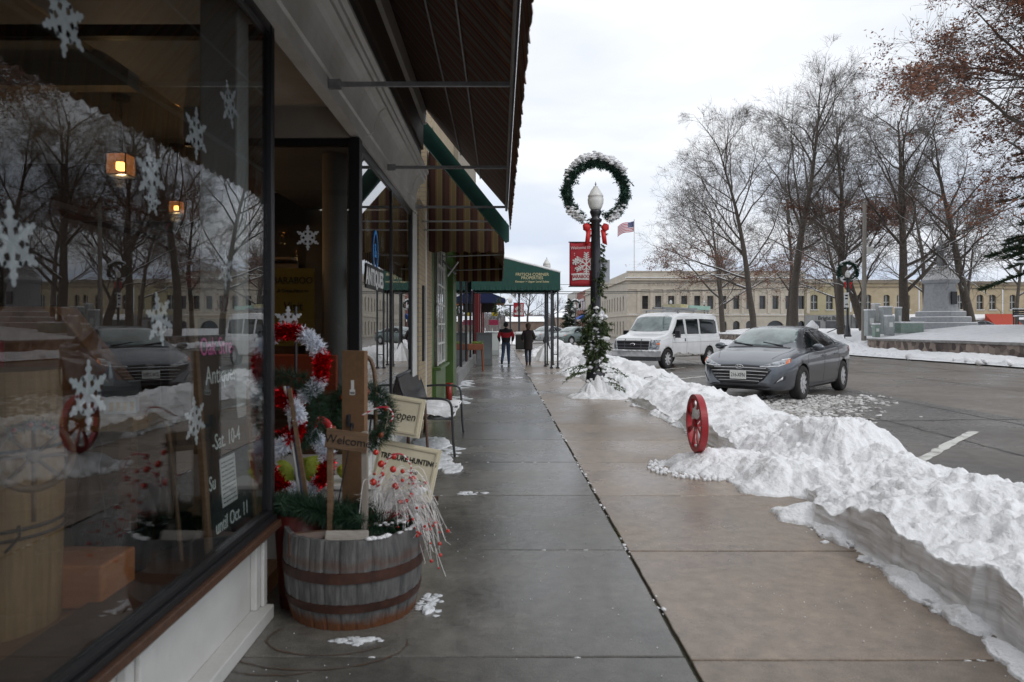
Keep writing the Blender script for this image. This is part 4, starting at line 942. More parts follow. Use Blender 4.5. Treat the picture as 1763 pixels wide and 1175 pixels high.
MB().tube([(.004,.44,.78),(.004,.46,.72),(.004,.43,.68)], .003, 4).build('arrow', chalk, t)
MB().box(.0015,.003,.15,.33,.20,.42).build('notice', M['paperw'], t)
b = MB(); q = rnd(5)
for k in range(10):
    y = .165
    while y < .31: w_ = q.uniform(.01,.03); b.box(.0032,.0036,y,min(y+w_,.315),.215+.02*k,.221+.02*k); y += w_+.008
b.build('notice_writing', M['blackink'], t)
o = text_obj('house_number', '532', .11, mat('number_brown', (.10,.03,.02), rough=.5), frame((-1.208,3.02,1.60), (0,1,0), (0,0,1)), None, .001, .9)
tag(o, 'brown house number 532 lettered on the window glass', 'house number')
def inner(nm, lb, cat, loc, rz=0): return thing(nm, lb, cat, loc, rz)
kg = inner('pine_keg', 'tall pine keg bound with dark wire at the edge of the shop window', 'keg', (-1.76, 2.42, .47))
b = MB(); NS2 = 14; vs = []
for z in (0,.3,.45,.6,.88):
    for i in range(NS2*4):
        a = 6.2832*i/(NS2*4); r_ = .21-.004*(i % 4 == 0)-.012*abs(z-.45)*2; vs.append((r_*math.cos(a), r_*math.sin(a), z))
N = NS2*4; b.add(vs, [(k*N+j, k*N+(j+1) % N, (k+1)*N+(j+1) % N, (k+1)*N+j) for k in range(4) for j in range(N)]+[tuple(4*N+j for j in range(N))])
b.build('staves', M['wood_lt'], kg)
b = MB()
for z in (.33,.36,.62): b.tube(circle((0,0,z), .214, 32, 'xy'), .006, 5, closed=True)
b.tube([(.17,-.12,.37),(.2,-.16,.35),(.16,-.17,.30)], .006, 5); b.build('wire_hoop', M['darkmetal'], kg)
wh = inner('spoked_wheel', 'small brown spoked wooden wheel with berries hung in front of the pine keg', 'wheel', (-1.44, 2.15, 1.10)); wh.rotation_euler = (0,0,R(32))
b = MB().tube(circle((0,0,0), .10, 32), .012, 8, closed=True)
for k in range(8): a = R(45*k); b.tube([(0,0,0), (.1*math.cos(a),0,.1*math.sin(a))], .007, 5)
b.ico((0,0,0), .02, 0, 0, 2); b.tube([(0,0,-.1),(0,0,-.2)], .008, 6); b.build('rim', M['wood'], wh, smooth=True)
b = MB(); needles(b, circle((0,-.01,0), .10, 10, 'xz', 50, 130), .015, 250, .02, .002, seed=4); b.build('greenery', M['needle'], wh)
b = MB(); 
for a in (60,75,95,120): b.ico((.1*math.cos(R(a)),-.02,.1*math.sin(R(a))), .009, 0, 0, 1)
b.build('berry', M['red'], wh, smooth=True)
tb = inner('display_table', 'rough plank display table inside the window carrying old boxes', 'table', (-2.0, 3.05, .47))
MB().box(-.55,.5,-.2,.25,.60,.66).build('top', M['wood_lt'], tb, bevel=.004)
for x in (-.5,.45):
    for y in (-.15,.2): MB().box(x-.025,x+.025,y-.025,y+.025,0,.599).build('leg', M['wood_dk'], tb)
ch_ = inner('slant_chest', 'mottled copper coloured chest with sloping lid on the display table', 'chest', (-2.05, 3.14, 1.131))
b = MB(); b.prism([(-.38,0),(.42,0),(.05,.46),(-.34,.46)], lambda p: (p[0],-.02,p[1]), lambda p: (p[0],.15,p[1])); b.build('body', mat('mottled_copper', (.30,.11,.045), (.55,.27,.13), 9, .4), ch_, bevel=.005)
rb = inner('red_case', 'flat maroon case standing on the display table before the copper chest', 'case', (-2.30, 3.02, 1.131)); b = MB(); b.box(-.11,.13,-.03,.03,0,.31); b.build('panel', mat('maroon', (.30,.02,.028), (.36,.03,.035), 5, .5), rb, bevel=.006)
b = MB().tube(circle((-.02,-.034,.14), .015, 14), .003, 4, closed=True); b.build('clasp', M['metal'], rb)
o = MB().lathe([(0,0),(.075,0),(.078,.19),(.0,.19)], n=28).build('copper_canister', mat('copper', (.75,.33,.16), rough=.22, metal=1), loc=(-2.02,2.93,1.131), smooth=False); tag(o, 'shiny copper canister on the display table', 'canister')
cm = inner('model_church', 'tiny white model church with grey roof and spire on the display table', 'model', (-1.63, 3.0, 1.131), R(20))
b = MB(); b.box(-.06,.06,-.05,.05,0,.07); b.build('walls', M['white'], cm); MB().prism([(-.065,.07),(.065,.07),(0,.14)], lambda p: (p[1]*0-.07, p[0], p[1]), lambda p: (.07, p[0], p[1])).build('roof', M['metal'], cm)
MB().box(-.065,-.03,-.02,.02,.07,.15).lathe([(.022,.15),(0,.22)], (-.047,0,0), 8).build('spire', M['metal'], cm)
b = MB()
for k in range(4): b.box(-.04+.026*k,-.026+.026*k,-.0515,-.0505,.012,.05)
b.build('window', mat('amber', (.5,.3,.08), rough=.5), cm)
cbn = inner('dark_cabinet', 'dark wooden cabinet standing behind the display table', 'cabinet', (-2.0, 3.85, .47)); MB().box(-.22,.24,-.15,.15,0,.95).build('body', M['wood_dk'], cbn, bevel=.008); MB().box(-.18,.2,-.16,-.151,.1,.85).build('door', M['wood_dk'], cbn, bevel=.004)
tag(MB().lathe([(0,0),(.11,0),(.13,.2),(.135,.21),(.12,.21),(.1,.03),(0,.03)], n=24).tube(circle((0,0,.2), .13, 12, 'xz', 190, 350), .004, 5).build('coal_pail', mat('black_iron', (.015,.016,.018), rough=.45, metal=.6), loc=(-1.58,2.88,.471), smooth=True), 'black iron pail with wire bail on the display platform', 'pail')
for x, y, k, lb in ((-1.50,3.22,0,'squat black iron pot beside the chalkboard'),(-1.66,3.12,1,'round black iron pot just behind the pail')):
    tag(MB().lathe([(0,0),(.06,.01),(.09,.06),(.085,.12),(.06,.14),(.07,.16),(.05,.16),(0,.1)], n=20).build('iron_pot', mat('iron_pot', (.02,.02,.022), rough=.4, metal=.5), loc=(x,y,.471), smooth=True), lb, 'pot', 'iron pots in the window')
tag(MB().tube(spline([(0,0,0),(-.03,0,.3),(-.06,0,.58),(-.09,0,.63),(-.13,0,.61)], 6), .010, 8).build('walking_cane', M['wood'], loc=(-1.36,2.98,.471), smooth=True), 'honey coloured walking cane with hooked handle leaning in the window', 'cane')
tag(MB().lathe([(.05,0),(.07,.15),(.05,.3),(.035,.42),(.05,.5),(.03,.6),(.0,.64)], n=14).build('dark_carving', mat('dark_bronze', (.02,.02,.02), (.04,.035,.03), 12, .4, metal=.4), loc=(-1.78,3.02,.471), smooth=True), 'tall dark carved figure behind the iron pail', 'carving')
tag(MB().box(-.25,.3,-.12,.12,0,.16).build('storage_chest', mat('orange_wood', (.40,.13,.04), (.48,.18,.06), 3, .4, stretch=(1,8,8)), loc=(-1.75,2.65,.471), bevel=.01), 'low orange brown wooden chest on the display platform', 'chest')
# pendant lamps
amber_shade = bpy.data.materials.new('amber_shade'); amber_shade.use_nodes = True; n, l = amber_shade.node_tree.nodes, amber_shade.node_tree.links
for x in list(n):
    if x.type != 'OUTPUT_MATERIAL': n.remove(x)
tr_ = n.new('ShaderNodeBsdfTransparent'); tr_.inputs[0].default_value = (1,.72,.5,1); em_ = n.new('ShaderNodeEmission'); em_.inputs[0].default_value = (1,.36,.10,1); em_.inputs[1].default_value = .30
as_ = n.new('ShaderNodeAddShader'); l.new(tr_.outputs[0], as_.inputs[0]); l.new(em_.outputs[0], as_.inputs[1]); l.new(as_.outputs[0], [x for x in n if x.type == 'OUTPUT_MATERIAL'][0].inputs[0])
lampglow = mat('lamp_glow', (1,.55,.2), rough=.5, emit=16, ecol=(1,.50,.14))
for x, y, z, lb, s in ((-3.16,5.8,2.76,'lit square pendant lantern on a chain seen through the window',1),(-3.42,7.35,2.70,'smaller lit pendant lantern deeper in the shop',.7)):
    t = thing('pendant_lantern', lb, 'lamp', (x,y,z), 0, 'pendant lanterns in the shop')
    b = MB(); 
    zz = .17*s
    while z+zz < 3.36: b.tube(circle((0,0,zz), .014, 8, 'xz' if int(zz*50) % 2 else 'yz'), .003, 4, closed=True); zz += .026
    b.lathe([(.07,3.419-z-.03),(.075,3.419-z),(0,3.419-z)], n=16) ; b.build('chain', M['darkmetal'], t)
    MB().box(-.03*s,.03*s,-.03*s,.03*s,.04*s,.11*s).build('bulb', lampglow, t, bevel=.01)
    MB().box(-.075*s,.075*s,-.075*s,.075*s,.0,.165*s).build('glass_shade', amber_shade, t)
    b = MB()
    for sx_ in (-1,1):
        for sy_ in (-1,1): b.box(sx_*.079*s-.004, sx_*.079*s+.004, sy_*.079*s-.004, sy_*.079*s+.004, 0, .165*s)
    b.box(-.085*s,.085*s,-.085*s,.085*s,-.008,-.001).box(-.085*s,.085*s,-.085*s,.085*s,.166*s,.174*s); b.build('frame', M['darkmetal'], t)
    pl = bpy.data.lights.new('pendant_light', 'POINT'); pl.energy = 12*s; pl.color = (1,.6,.28); pl.shadow_soft_size = .04; po = bpy.data.objects.new('pendant_light', pl); col.objects.link(po); po.parent = t; po.location = (0,0,-.06)
# warm shop furniture glimpsed at the back
t = thing('shop_shelving', 'tall brown shelves with dim goods at the back of the shop', 'shelf', (-4.6, 9.3, .1))
MB().box(-1.6,1.8,.3,.35,0,2.3).build('back_panel', M['wood_dk'], t)
for z in (.4,.9,1.4,1.9,2.3): MB().box(-1.6,1.8,0,.3,z,z+.03).build('shelf', M['wood'], t)
b = MB(); q = rnd(2)
for z in (.43,.93,1.43,1.93):
    x = -1.5
    while x < 1.6: w_ = q.uniform(.06,.2); b.box(x, x+w_, .05, .25, z, z+q.uniform(.08,.32), q.randrange(3)); x += w_+q.uniform(.02,.15)
b.build('goods', [mat('goods_brown', (.2,.1,.05)), mat('goods_cream', (.4,.36,.28)), mat('goods_red', (.25,.04,.03))], t)
# poster behind the entry return window
t = thing('yellow_poster', 'yellow poster reading Visit Shop behind the entry return window', 'poster', (-1.78, 6.2, 1.75))
MB().box(-.26,.12,0,.01,-.42,.27).build('sheet', mat('poster_yellow', (.16,.10,.008), (.20,.125,.012), 4, .6), t)
for s, z, sz, sh in (('BARABOO',.16,.085,0),('A Great Place to',.07,.045,.1),('Visit',-.07,.11,.1),('Shop',-.25,.11,.1)):
    text_obj('lettering', s, sz, M['blackink'], frame((-.07,-.002,z), (1,0,0), (0,0,1)), t, .001, .9, sh)
tag(MB().box(-.32,.3,0,.25,0,.35).build('red_box', mat('orange_red', (.38,.06,.02), rough=.6), loc=(-1.75,6.15,.9+.0), bevel=.01), 'orange red box behind the entry return window', 'box')
tag(MB().box(-.5,.5,0,.5,0,.42).build('side_table', M['wood_dk'], loc=(-1.85,6.05,.475), bevel=.01), 'dark low table in the far display window', 'table')
# signs in the far display window
blue = mat('blue_sign', (.03,.34,.85), rough=.4)
t = thing('oval_sign', 'blue oval ring sign hanging in the far display window', 'sign', (-1.192, 6.65, 2.22)); b = MB(); pts = [Vector((0, .13*math.cos(a), .20*math.sin(a))) for a in [R(12*k) for k in range(30)]]; pi_ = [p*.84 for p in pts]; b.add([p-Vector((.003,0,0)) for p in pts+pi_]+[p+Vector((.003,0,0)) for p in pts+pi_], [(i,(i+1)%30,30+(i+1)%30,30+i) for i in range(30)]+[(60+i,90+i,90+(i+1)%30,60+(i+1)%30) for i in range(30)]); b.build('ring', blue, t, smooth=True)
text_obj('figure', '&', .2, blue, frame((-.001,0,0), (0,1,0), (0,0,1)), t, .001, .8)
t = thing('antiques_board', 'black board lettered ANTIQUES in white in the far display window', 'sign', (-1.190, 6.65, 1.95)); MB().box(-.004,.002,-.48,.38,-.10,.12).build('panel', M['blackink'], t)
text_obj('lettering', 'ANTIQUES', .21, M['paperw'], frame((.004,-.06,.0), (0,1,0), (0,0,1)), t, .001, .9, 0, .006)

# ------------------------------------------------------------ street lamps with wreaths
globe_m = mat('milk_glass', (.80,.80,.77), (.70,.70,.67), 8, .25, emit=0)
def lamp(x, y, z0, label, wreath=True, banner=None, detail=1, garland=False, plate=False, H=4.55, small=False, bow=True):
    t = thing('street_lamp', label, 'street lamp', (x, y, z0), 0, 'street lamps along the sidewalks')
    n_ = 20 if detail else 10
    prof = [(.24,0),(.24,.12),(.20,.16),(.18,.5),(.14,.62),(.12,.75),(.10,.8),(.085,.9),(.075,3.0),(.065,3.72),(.09,3.75),(.10,3.79),(.075,3.83),(.09,3.88),(.115,3.95),(.105,3.99)]
    if detail == 1: prof = [(r_*1.4 if .8 < z < 3.8 else r_*1.1, z) for r_, z in prof]
    MB().lathe(prof, n=n_).build('post', M['black'], t, smooth=True)
    MB().lathe([(.10,3.992),(.135,4.05),(.165,4.14),(.172,4.22),(.155,4.27),(.165,4.28),(.165,4.30),(.13,4.35),(.10,4.42),(.055,4.47),(.05,4.50),(0,4.51)], n=n_).build('globe', globe_m, t, smooth=True)
    MB().tube([(0,0,4.50),(0,0,4.60)], [.012,.006], 6).tube([(-.025,0,4.55),(.025,0,4.55)], .007, 5).build('finial', M['black'], t)
    if wreath:
        wr = thing('lamp_wreath', 'snow dusted open ring wreath fixed to the lamp', 'wreath', (x, y-.03, z0+4.22), 0, 'wreaths on the street lamps')
        rad = .62; needp = circle((0,0,.16), rad, 44, 'xz', -66, 246)
        b = MB(); needles(b, needp, .095, 6000 if detail == 1 else 900, .095 if detail == 1 else .14, .009 if detail == 1 else .04, seed=2)
        for k in range(150 if detail == 1 else 20):
            c_ = needp[rnd(k).randrange(len(needp))]; q = rnd(k+5); 
            e = c_+Vector((q.gauss(0,.08), q.gauss(0,.06), q.gauss(0,.08))); needles(b, [c_, e], .035, 34 if detail == 1 else 8, .075, .012 if detail == 1 else .02, seed=k)
        b.build('needles', mat('wreath_needles', (.012,.045,.030), (.028,.085,.055), 30, .6), wr)
        b = MB().tube(circle((0,0,.16), rad, 44, 'xz', -66, 246), .075, 6); b.build('ring', mat('wreath_core', (.008,.02,.014), rough=.8), wr)
        b = MB(); q = rnd(12)
        for k in range(900 if detail == 1 else 110):
            a = R(q.choice((q.gauss(90,26), q.gauss(55,16), q.gauss(118,16), q.gauss(-52,8), q.gauss(232,8)))); 
            rr1 = rad+q.gauss(.04,.035)+.04*abs(math.sin(a)); s = q.uniform(.02,.05)*(1 if detail == 1 else 1.8)
            b.ico((rr1*math.cos(a), q.gauss(-.02,.04), .16+rr1*math.sin(a)+.055), s, 0, .7, 1, (1.3,1,.6))
        b.build('wreath_snow', M['snow'], wr, smooth=True)['kind'] = 'stuff'
        if bow:
            b = MB()
            for sx_ in (-1, 1):
                b.ico((sx_*.20,-.02,-.60), .085, 0, .5, 2, (.95,.45,1.0)); b.prism([(sx_*.10,-.65),(sx_*.2,-.65),(sx_*.24,-.98),(sx_*.14,-.94)], lambda p: (p[0],-.03,p[1]), lambda p: (p[0],-.015,p[1]))
            b.build('bow', M['redcloth'], wr, smooth=True)
        wr['label'] = label.split('|')[-1]
    t['label'] = label.split('|')[0]
    if wreath and '|' not in label: raise ValueError(label)
    if banner:
        w_, h_, off, lb = banner
        bn_ = thing('street_banner', lb, 'banner', (x-.10-off, y-.0, z0+3.30), 0, 'red snowflake banners on the lamps')
        b = MB(); vs = []; n1, n2 = 8, 12
        for j in range(n2+1):
            for i in range(n1+1):
                u, v = i/n1, j/n2; vs.append((-w_+w_*u, .015*math.sin(u*5+v*2), -h_*v))
        b.add(vs, [(j*(n1+1)+i, j*(n1+1)+i+1, (j+1)*(n1+1)+i+1, (j+1)*(n1+1)+i) for j in range(n2) for i in range(n1)])
        o = b.build('cloth', mat('banner_red', (.33,.012,.022), (.40,.02,.03), 4, .7), bn_, smooth=True); md = o.modifiers.new('s','SOLIDIFY'); md.thickness = .006
        MB().tube([(-w_-.02,0,.01),(.12+off,0,.01)], .012, 6).tube([(-w_-.02,0,-h_-.01),(.12+off,0,-h_-.01)], .012, 6).build('rod', M['black'], bn_)
        bw = mat('banner_print', (.62,.60,.58), rough=.8); ff = lambda p: (p[0], -.026, p[1]); fb_ = lambda p: (p[0], -.022, p[1])
        b = MB(); 
        def snowarm(cx, cz, r_, wd, a0, a1, br=True):
            for k in range(6):
                a = R(60*k+30); dx, dz = math.cos(a), math.sin(a); px, pz = -dz, dx
                def cl(p): return (max(-w_+.03, min(-.006, p[0])), p[1])
                b.prism([cl((cx+dx*.02*r_-px*wd, cz+dz*.02*r_-pz*wd)), cl((cx+dx*r_-px*wd, cz+dz*r_-pz*wd)), cl((cx+dx*r_+px*wd, cz+dz*r_+pz*wd)), cl((cx+dx*.02*r_+px*wd, cz+dz*.02*r_+pz*wd))], lambda p: (p[0], -.0262-.0004*k, p[1]), lambda p: (p[0], -.022, p[1]))
                if br:
                    for s in (.35,.55,.75,.93):
                        for sg in (-1,1):
                            a2 = a+sg*R(55); ex, ez = math.cos(a2), math.sin(a2); L = r_*.30*(1.2-s*.4); q0 = (cx+dx*r_*s, cz+dz*r_*s); q1 = (q0[0]+ex*L, q0[1]+ez*L)
                            if q0[0] > -.006 or q0[0] < -w_+.03: continue
                            qx, qz = -ez*wd*.8, ex*wd*.8
                            b.prism([cl((q0[0]-qx,q0[1]-qz)), cl((q1[0]-qx,q1[1]-qz)), cl((q1[0]+qx,q1[1]+qz)), cl((q0[0]+qx,q0[1]+qz))], lambda p: (p[0], -.029-.0003*k-.0001*sg, p[1]), lambda p: (p[0], -.0275, p[1]))
        snowarm(-w_*.22, -h_*.50, w_*.52, w_*.028, 0, 360); snowarm(-w_*.72, -h_*.44, w_*.15, w_*.014, 0, 360)
        q = rnd(3)
        for k in range(12):
            xx, zz = -w_*q.uniform(.5,.92), -h_*q.uniform(.22,.70)
            if abs(zz+h_*.44) < .06*h_ and xx < -w_*.55: continue
            r_ = .008; b.prism([(xx+r_*math.cos(R(45*i)), zz+r_*math.sin(R(45*i))) for i in range(8)], lambda p: (p[0], -.026, p[1]), lambda p: (p[0], -.022, p[1]))
        b.prism([(-w_*.92,-h_*.72),(-w_*.5,-h_*.70),(-w_*.06,-h_*.71),(-w_*.10,-h_*.86),(-w_*.5,-h_*.85),(-w_*.86,-h_*.87)], ff, fb_)
        b.build('print', bw, bn_)
        if detail == 1:
            text_obj('lettering', 'Welcome to', .098, bw, frame((-w_*.5,-.026,-h_*.12), (1,0,.06), (-.06,0,1)), bn_, .001, .85, .25)
            text_obj('lettering', 'BARABOO', .105, mat('banner_ink', (.28,.01,.02)), frame((-w_*.49,-.030,-h_*.785), (1,0,0), (0,0,1)), bn_, .001, .78, 0, .003)
    if plate:
        MB().box(.10,.30,-.012,.0,2.45,2.93).box(.0,.11,-.01,.01,2.55,2.58).box(.0,.11,-.01,.01,2.8,2.83).build('sign_plate', M['metal'], t)
    return t
L1X, L1Y = 2.03, 14.9
lamp(L1X, L1Y, 0, 'nearest street lamp, wrapped in cedar greenery with a red banner|biggest wreath, ringed around the nearest street lamp globe', banner=(.46,.93,.0,'red Welcome banner with a white snowflake on the nearest street lamp'), detail=1, plate=True)
# cedar garland climbing the nearest post
gd = thing('cedar_garland', 'bushy green cedar garland wound up the nearest lamp post', 'garland', (L1X, L1Y, 0))
b = MB(); q = rnd(17)
def cedar(b, p, d, L, seed):
    q = rnd(seed); pts = [p]; d = Vector(d).normalized()
    for k in range(5): d = (d+Vector((q.gauss(0,.12), q.gauss(0,.12), -.10+q.gauss(0,.1)))).normalized(); pts.append(pts[-1]+d*L/5)
    b.tube(pts, .004, 3, cap=False)
    for k in range(46):
        i = q.randrange(1, 5); c = pts[i].lerp(pts[i+1], q.random()); s = Vector((q.gauss(0,1), q.gauss(0,1), q.gauss(-.2,1))).normalized(); T = (pts[i+1]-pts[i]).normalized()
        dr = (s*.8+T).normalized(); ln = q.uniform(.03,.08); nn = dr.cross(Vector((q.gauss(0,1),q.gauss(0,1),q.gauss(0,1)))).normalized()*q.uniform(.004,.010)
        e = c+dr*ln; b.add([c-nn*.5, c+nn*.5, c.lerp(e,.6)+nn, e, c.lerp(e,.6)-nn], [(0,1,2,3,4)], 0 if q.random() < .7 else 1)
for k in range(720):
    h = q.random(); z = .55+3.3*h; a = z*2.3+q.gauss(0,.6)
    dens = (.75 if z < .6 else 1) if z < 1.8 else (.10 if z < 2.4 else .16)
    if z < 1.75: a = q.uniform(0, 6.28)
    if q.random() > dens: continue
    thick = np.interp(z, (.2,.5,.9,1.3,1.75,2.2,3.2,3.9), (.05,.08,.14,.22,.20,.13,.13,.14))
    p = Vector((math.cos(a)*.09, math.sin(a)*.09, z)); cedar(b, p, (math.cos(a), math.sin(a), q.uniform(-.7,.2)), thick*q.uniform(.7,1.5), k)
for k in range(17):
    a = q.uniform(2.4,4.0) if k < 10 else q.uniform(-.9,.6); cedar(b, Vector((math.cos(a)*.2, math.sin(a)*.15-.1, q.uniform(.45,.75) if k < 12 else q.uniform(.05,.3)+.15)), (math.cos(a), math.sin(a)*.6-.3, .1), q.uniform(.3,.6), 900+k)
b.build('sprays', [M['needle2'], mat('cedar_dark', (.018,.035,.012), (.03,.055,.018), 20, .7)], gd)
b = MB()
for k in range(75):
    z = q.choice((q.gauss(1.72,.07), q.gauss(1.2,.12), q.uniform(.6,1.7), q.uniform(.3,.8))); a = q.uniform(3.4,6.2); r_ = q.uniform(.08,.22); b.ico((r_*math.cos(a), r_*math.sin(a), z), q.uniform(.02,.055), 0, .7, 2, (1.2,1,.8))
b.ico((.02,-.08,1.66), .13, 0, .6, 2, (1,.8,.9)); b.ico((.12,-.05,1.78), .07, 0, .6, 2, (.8,.8,1.2)); b.ico((.18,-.15,1.25), .10, 0, .7, 2, (1.3,.6,.6))
b.build('garland_snow', M['snow'], gd, smooth=True)['kind'] = 'stuff'
b = MB(); mound(b, .0, -.02, .27, .27, .85, 77, .025, p=1.1); mound(b, .1, -.05, .36, .3, .5, 80, .025, p=1.6); mound(b, .15, -.12, .62, .40, .20, 78, .025); mound(b, -.12, -.1, .3, .3, .3, 79, .025)
o = b.build('snow_heap', M['snow'], smooth=True, loc=(L1X, L1Y-.02, 0)); tag(o, 'pile of snow around the foot of the nearest lamp', kind='stuff')
lamp(2.05, 31, 0, 'second street lamp rising behind the green canopy|wreath around the lamp hidden behind the green canopy', detail=0, wreath=False)
mb_ = MB(); mound(mb_, 2.0, 30.9, .5, .5, .75, 79, .05, p=1.2); tag(mb_.build('snow_cone', M['snow'], smooth=True), 'snow piled against the second lamp post', kind='stuff')
lamp(1.32, 50, -.08, 'distant lamp with banner standing between the two walkers|distant wreath seen under the canopy edge above the man', detail=0, banner=(.75,1.0,-.45,'distant red banner hanging above the two walkers'), bow=False)
lamp(23.4, 47, park_z(23.4)-.1, 'park lamp with wreath and red bow above the parked grey car|wreath with bright red bow on the park lamp', detail=0)
lamp(10.0, 93.5, 0, 'distant lamp behind the white van|distant wreath directly above the van roof rack', detail=0, H=4.5, bow=False)
lamp(21.0, 86, .3, 'tall distant lamp with red banner between the tree trunks|far wreath seen edge on between the tree trunks', detail=0, banner=(.95,1.8,-1.25,'red banner on the lamp between two tree trunks'), bow=False, wreath=False)
lamp(26.0, 89, .3, 'slim distant lamp in front of the arched bank door|x', detail=0, wreath=False)
# sign on the park lamp
MB().box(-.16,.16,-.12,-.10,2.0,2.7).build('x', M['paperw']) if 0 else None
t = thing('parking_sign', 'white parking sign with black marks on the park lamp post', 'sign', (23.35, 46.85, .9)); MB().box(-.27,.05,-.02,0,1.9,2.9).build('plate', M['paperw'], t)
MB().box(-.2,-.02,-.026,-.021,2.65,2.75).box(-.2,-.02,-.026,-.021,2.45,2.55).box(-.2,-.06,-.026,-.021,2.08,2.14).prism([(-.08,2.03),(-.0,2.11),(-.08,2.19)], lambda p: (p[0],-.026,p[1]), lambda p: (p[0],-.021,p[1])).build('marks', M['blackink'], t)
# twin globe lamp
t = thing('twin_lamp', 'distant black lamp with two white globes above the man in red', 'street lamp', (.85, 62, -.08))
MB().tube([(0,0,0),(0,0,3.55)], .08, 8).tube([(-.62,0,3.5),(.62,0,3.5)], .06, 6).tube([(-.6,0,3.5),(-.6,0,3.65)], .08, 6).tube([(.6,0,3.5),(.6,0,3.65)], .08, 6).build('post', M['black'], t)
for x in (-.6, 0): MB().lathe([(.1,3.66),(.2,3.85),(.2,4.05),(.08,4.25),(0,4.35)], (x,0,0), 10).build('globe', globe_m, t, smooth=True)
# ------------------------------------------------------------ red wheel marker
t = thing('wheel_marker', 'red iron spoked wheel on a short stake in the snow bank', 'ornament', (2.1, 7.46, 0), R(0))
ri = M['red']; Rw = .292; cz = .47
b = MB(); N = 56
for sgn in (0,):
    prof_ = [(Rw-.030,-.035),(Rw+.015,-.035),(Rw+.015,.035),(Rw-.006,.035),(Rw-.006,-.012),(Rw-.030,-.012)]
    vs = []
    for i in range(N):
        a = 2*math.pi*i/N
        for r_, x in prof_: vs.append((x, r_*math.cos(a), cz+r_*math.sin(a)))
    m_ = len(prof_); b.add(vs, [(i*m_+j, i*m_+(j+1) % m_, ((i+1) % N)*m_+(j+1) % m_, ((i+1) % N)*m_+j) for i in range(N) for j in range(m_)])
b.build('rim', ri, t)
b = MB()
for k in range(8):
    a = R(45*k+22); c_, s_ = math.cos(a), math.sin(a)
    b.prism([(.03,-.016),(.13,-.012),(Rw-.03,-.030),(Rw-.03,.030),(.13,.012),(.03,.016)], lambda p: (-.02, p[0]*c_-p[1]*s_, cz+p[0]*s_+p[1]*c_), lambda p: (-.004, p[0]*c_-p[1]*s_, cz+p[0]*s_+p[1]*c_))
b.build('spokes', ri, t); MB().lathe([(.0,-.05),(.045,-.04),(.045,.03),(0,.03)], (0,0,cz), 16, axis='x').build('hub', ri, t)
MB().box(-.02,.02,-.035,.035,-.05,.19).build('stake', ri, t, bevel=.004)
b = MB(); b.ico((.0,.0,cz+.10), .12, 0, .6, 3, (.26,1.2,.75)); b.ico((0,.02,cz+.0), .08, 0, .6, 3, (.26,1,1.0)); b.ico((0,0,cz-.25), .05, 0, .5, 2, (.4,1.5,.5))
b.build('caught_snow', M['snow_cut'], t, smooth=True)['kind'] = 'stuff'
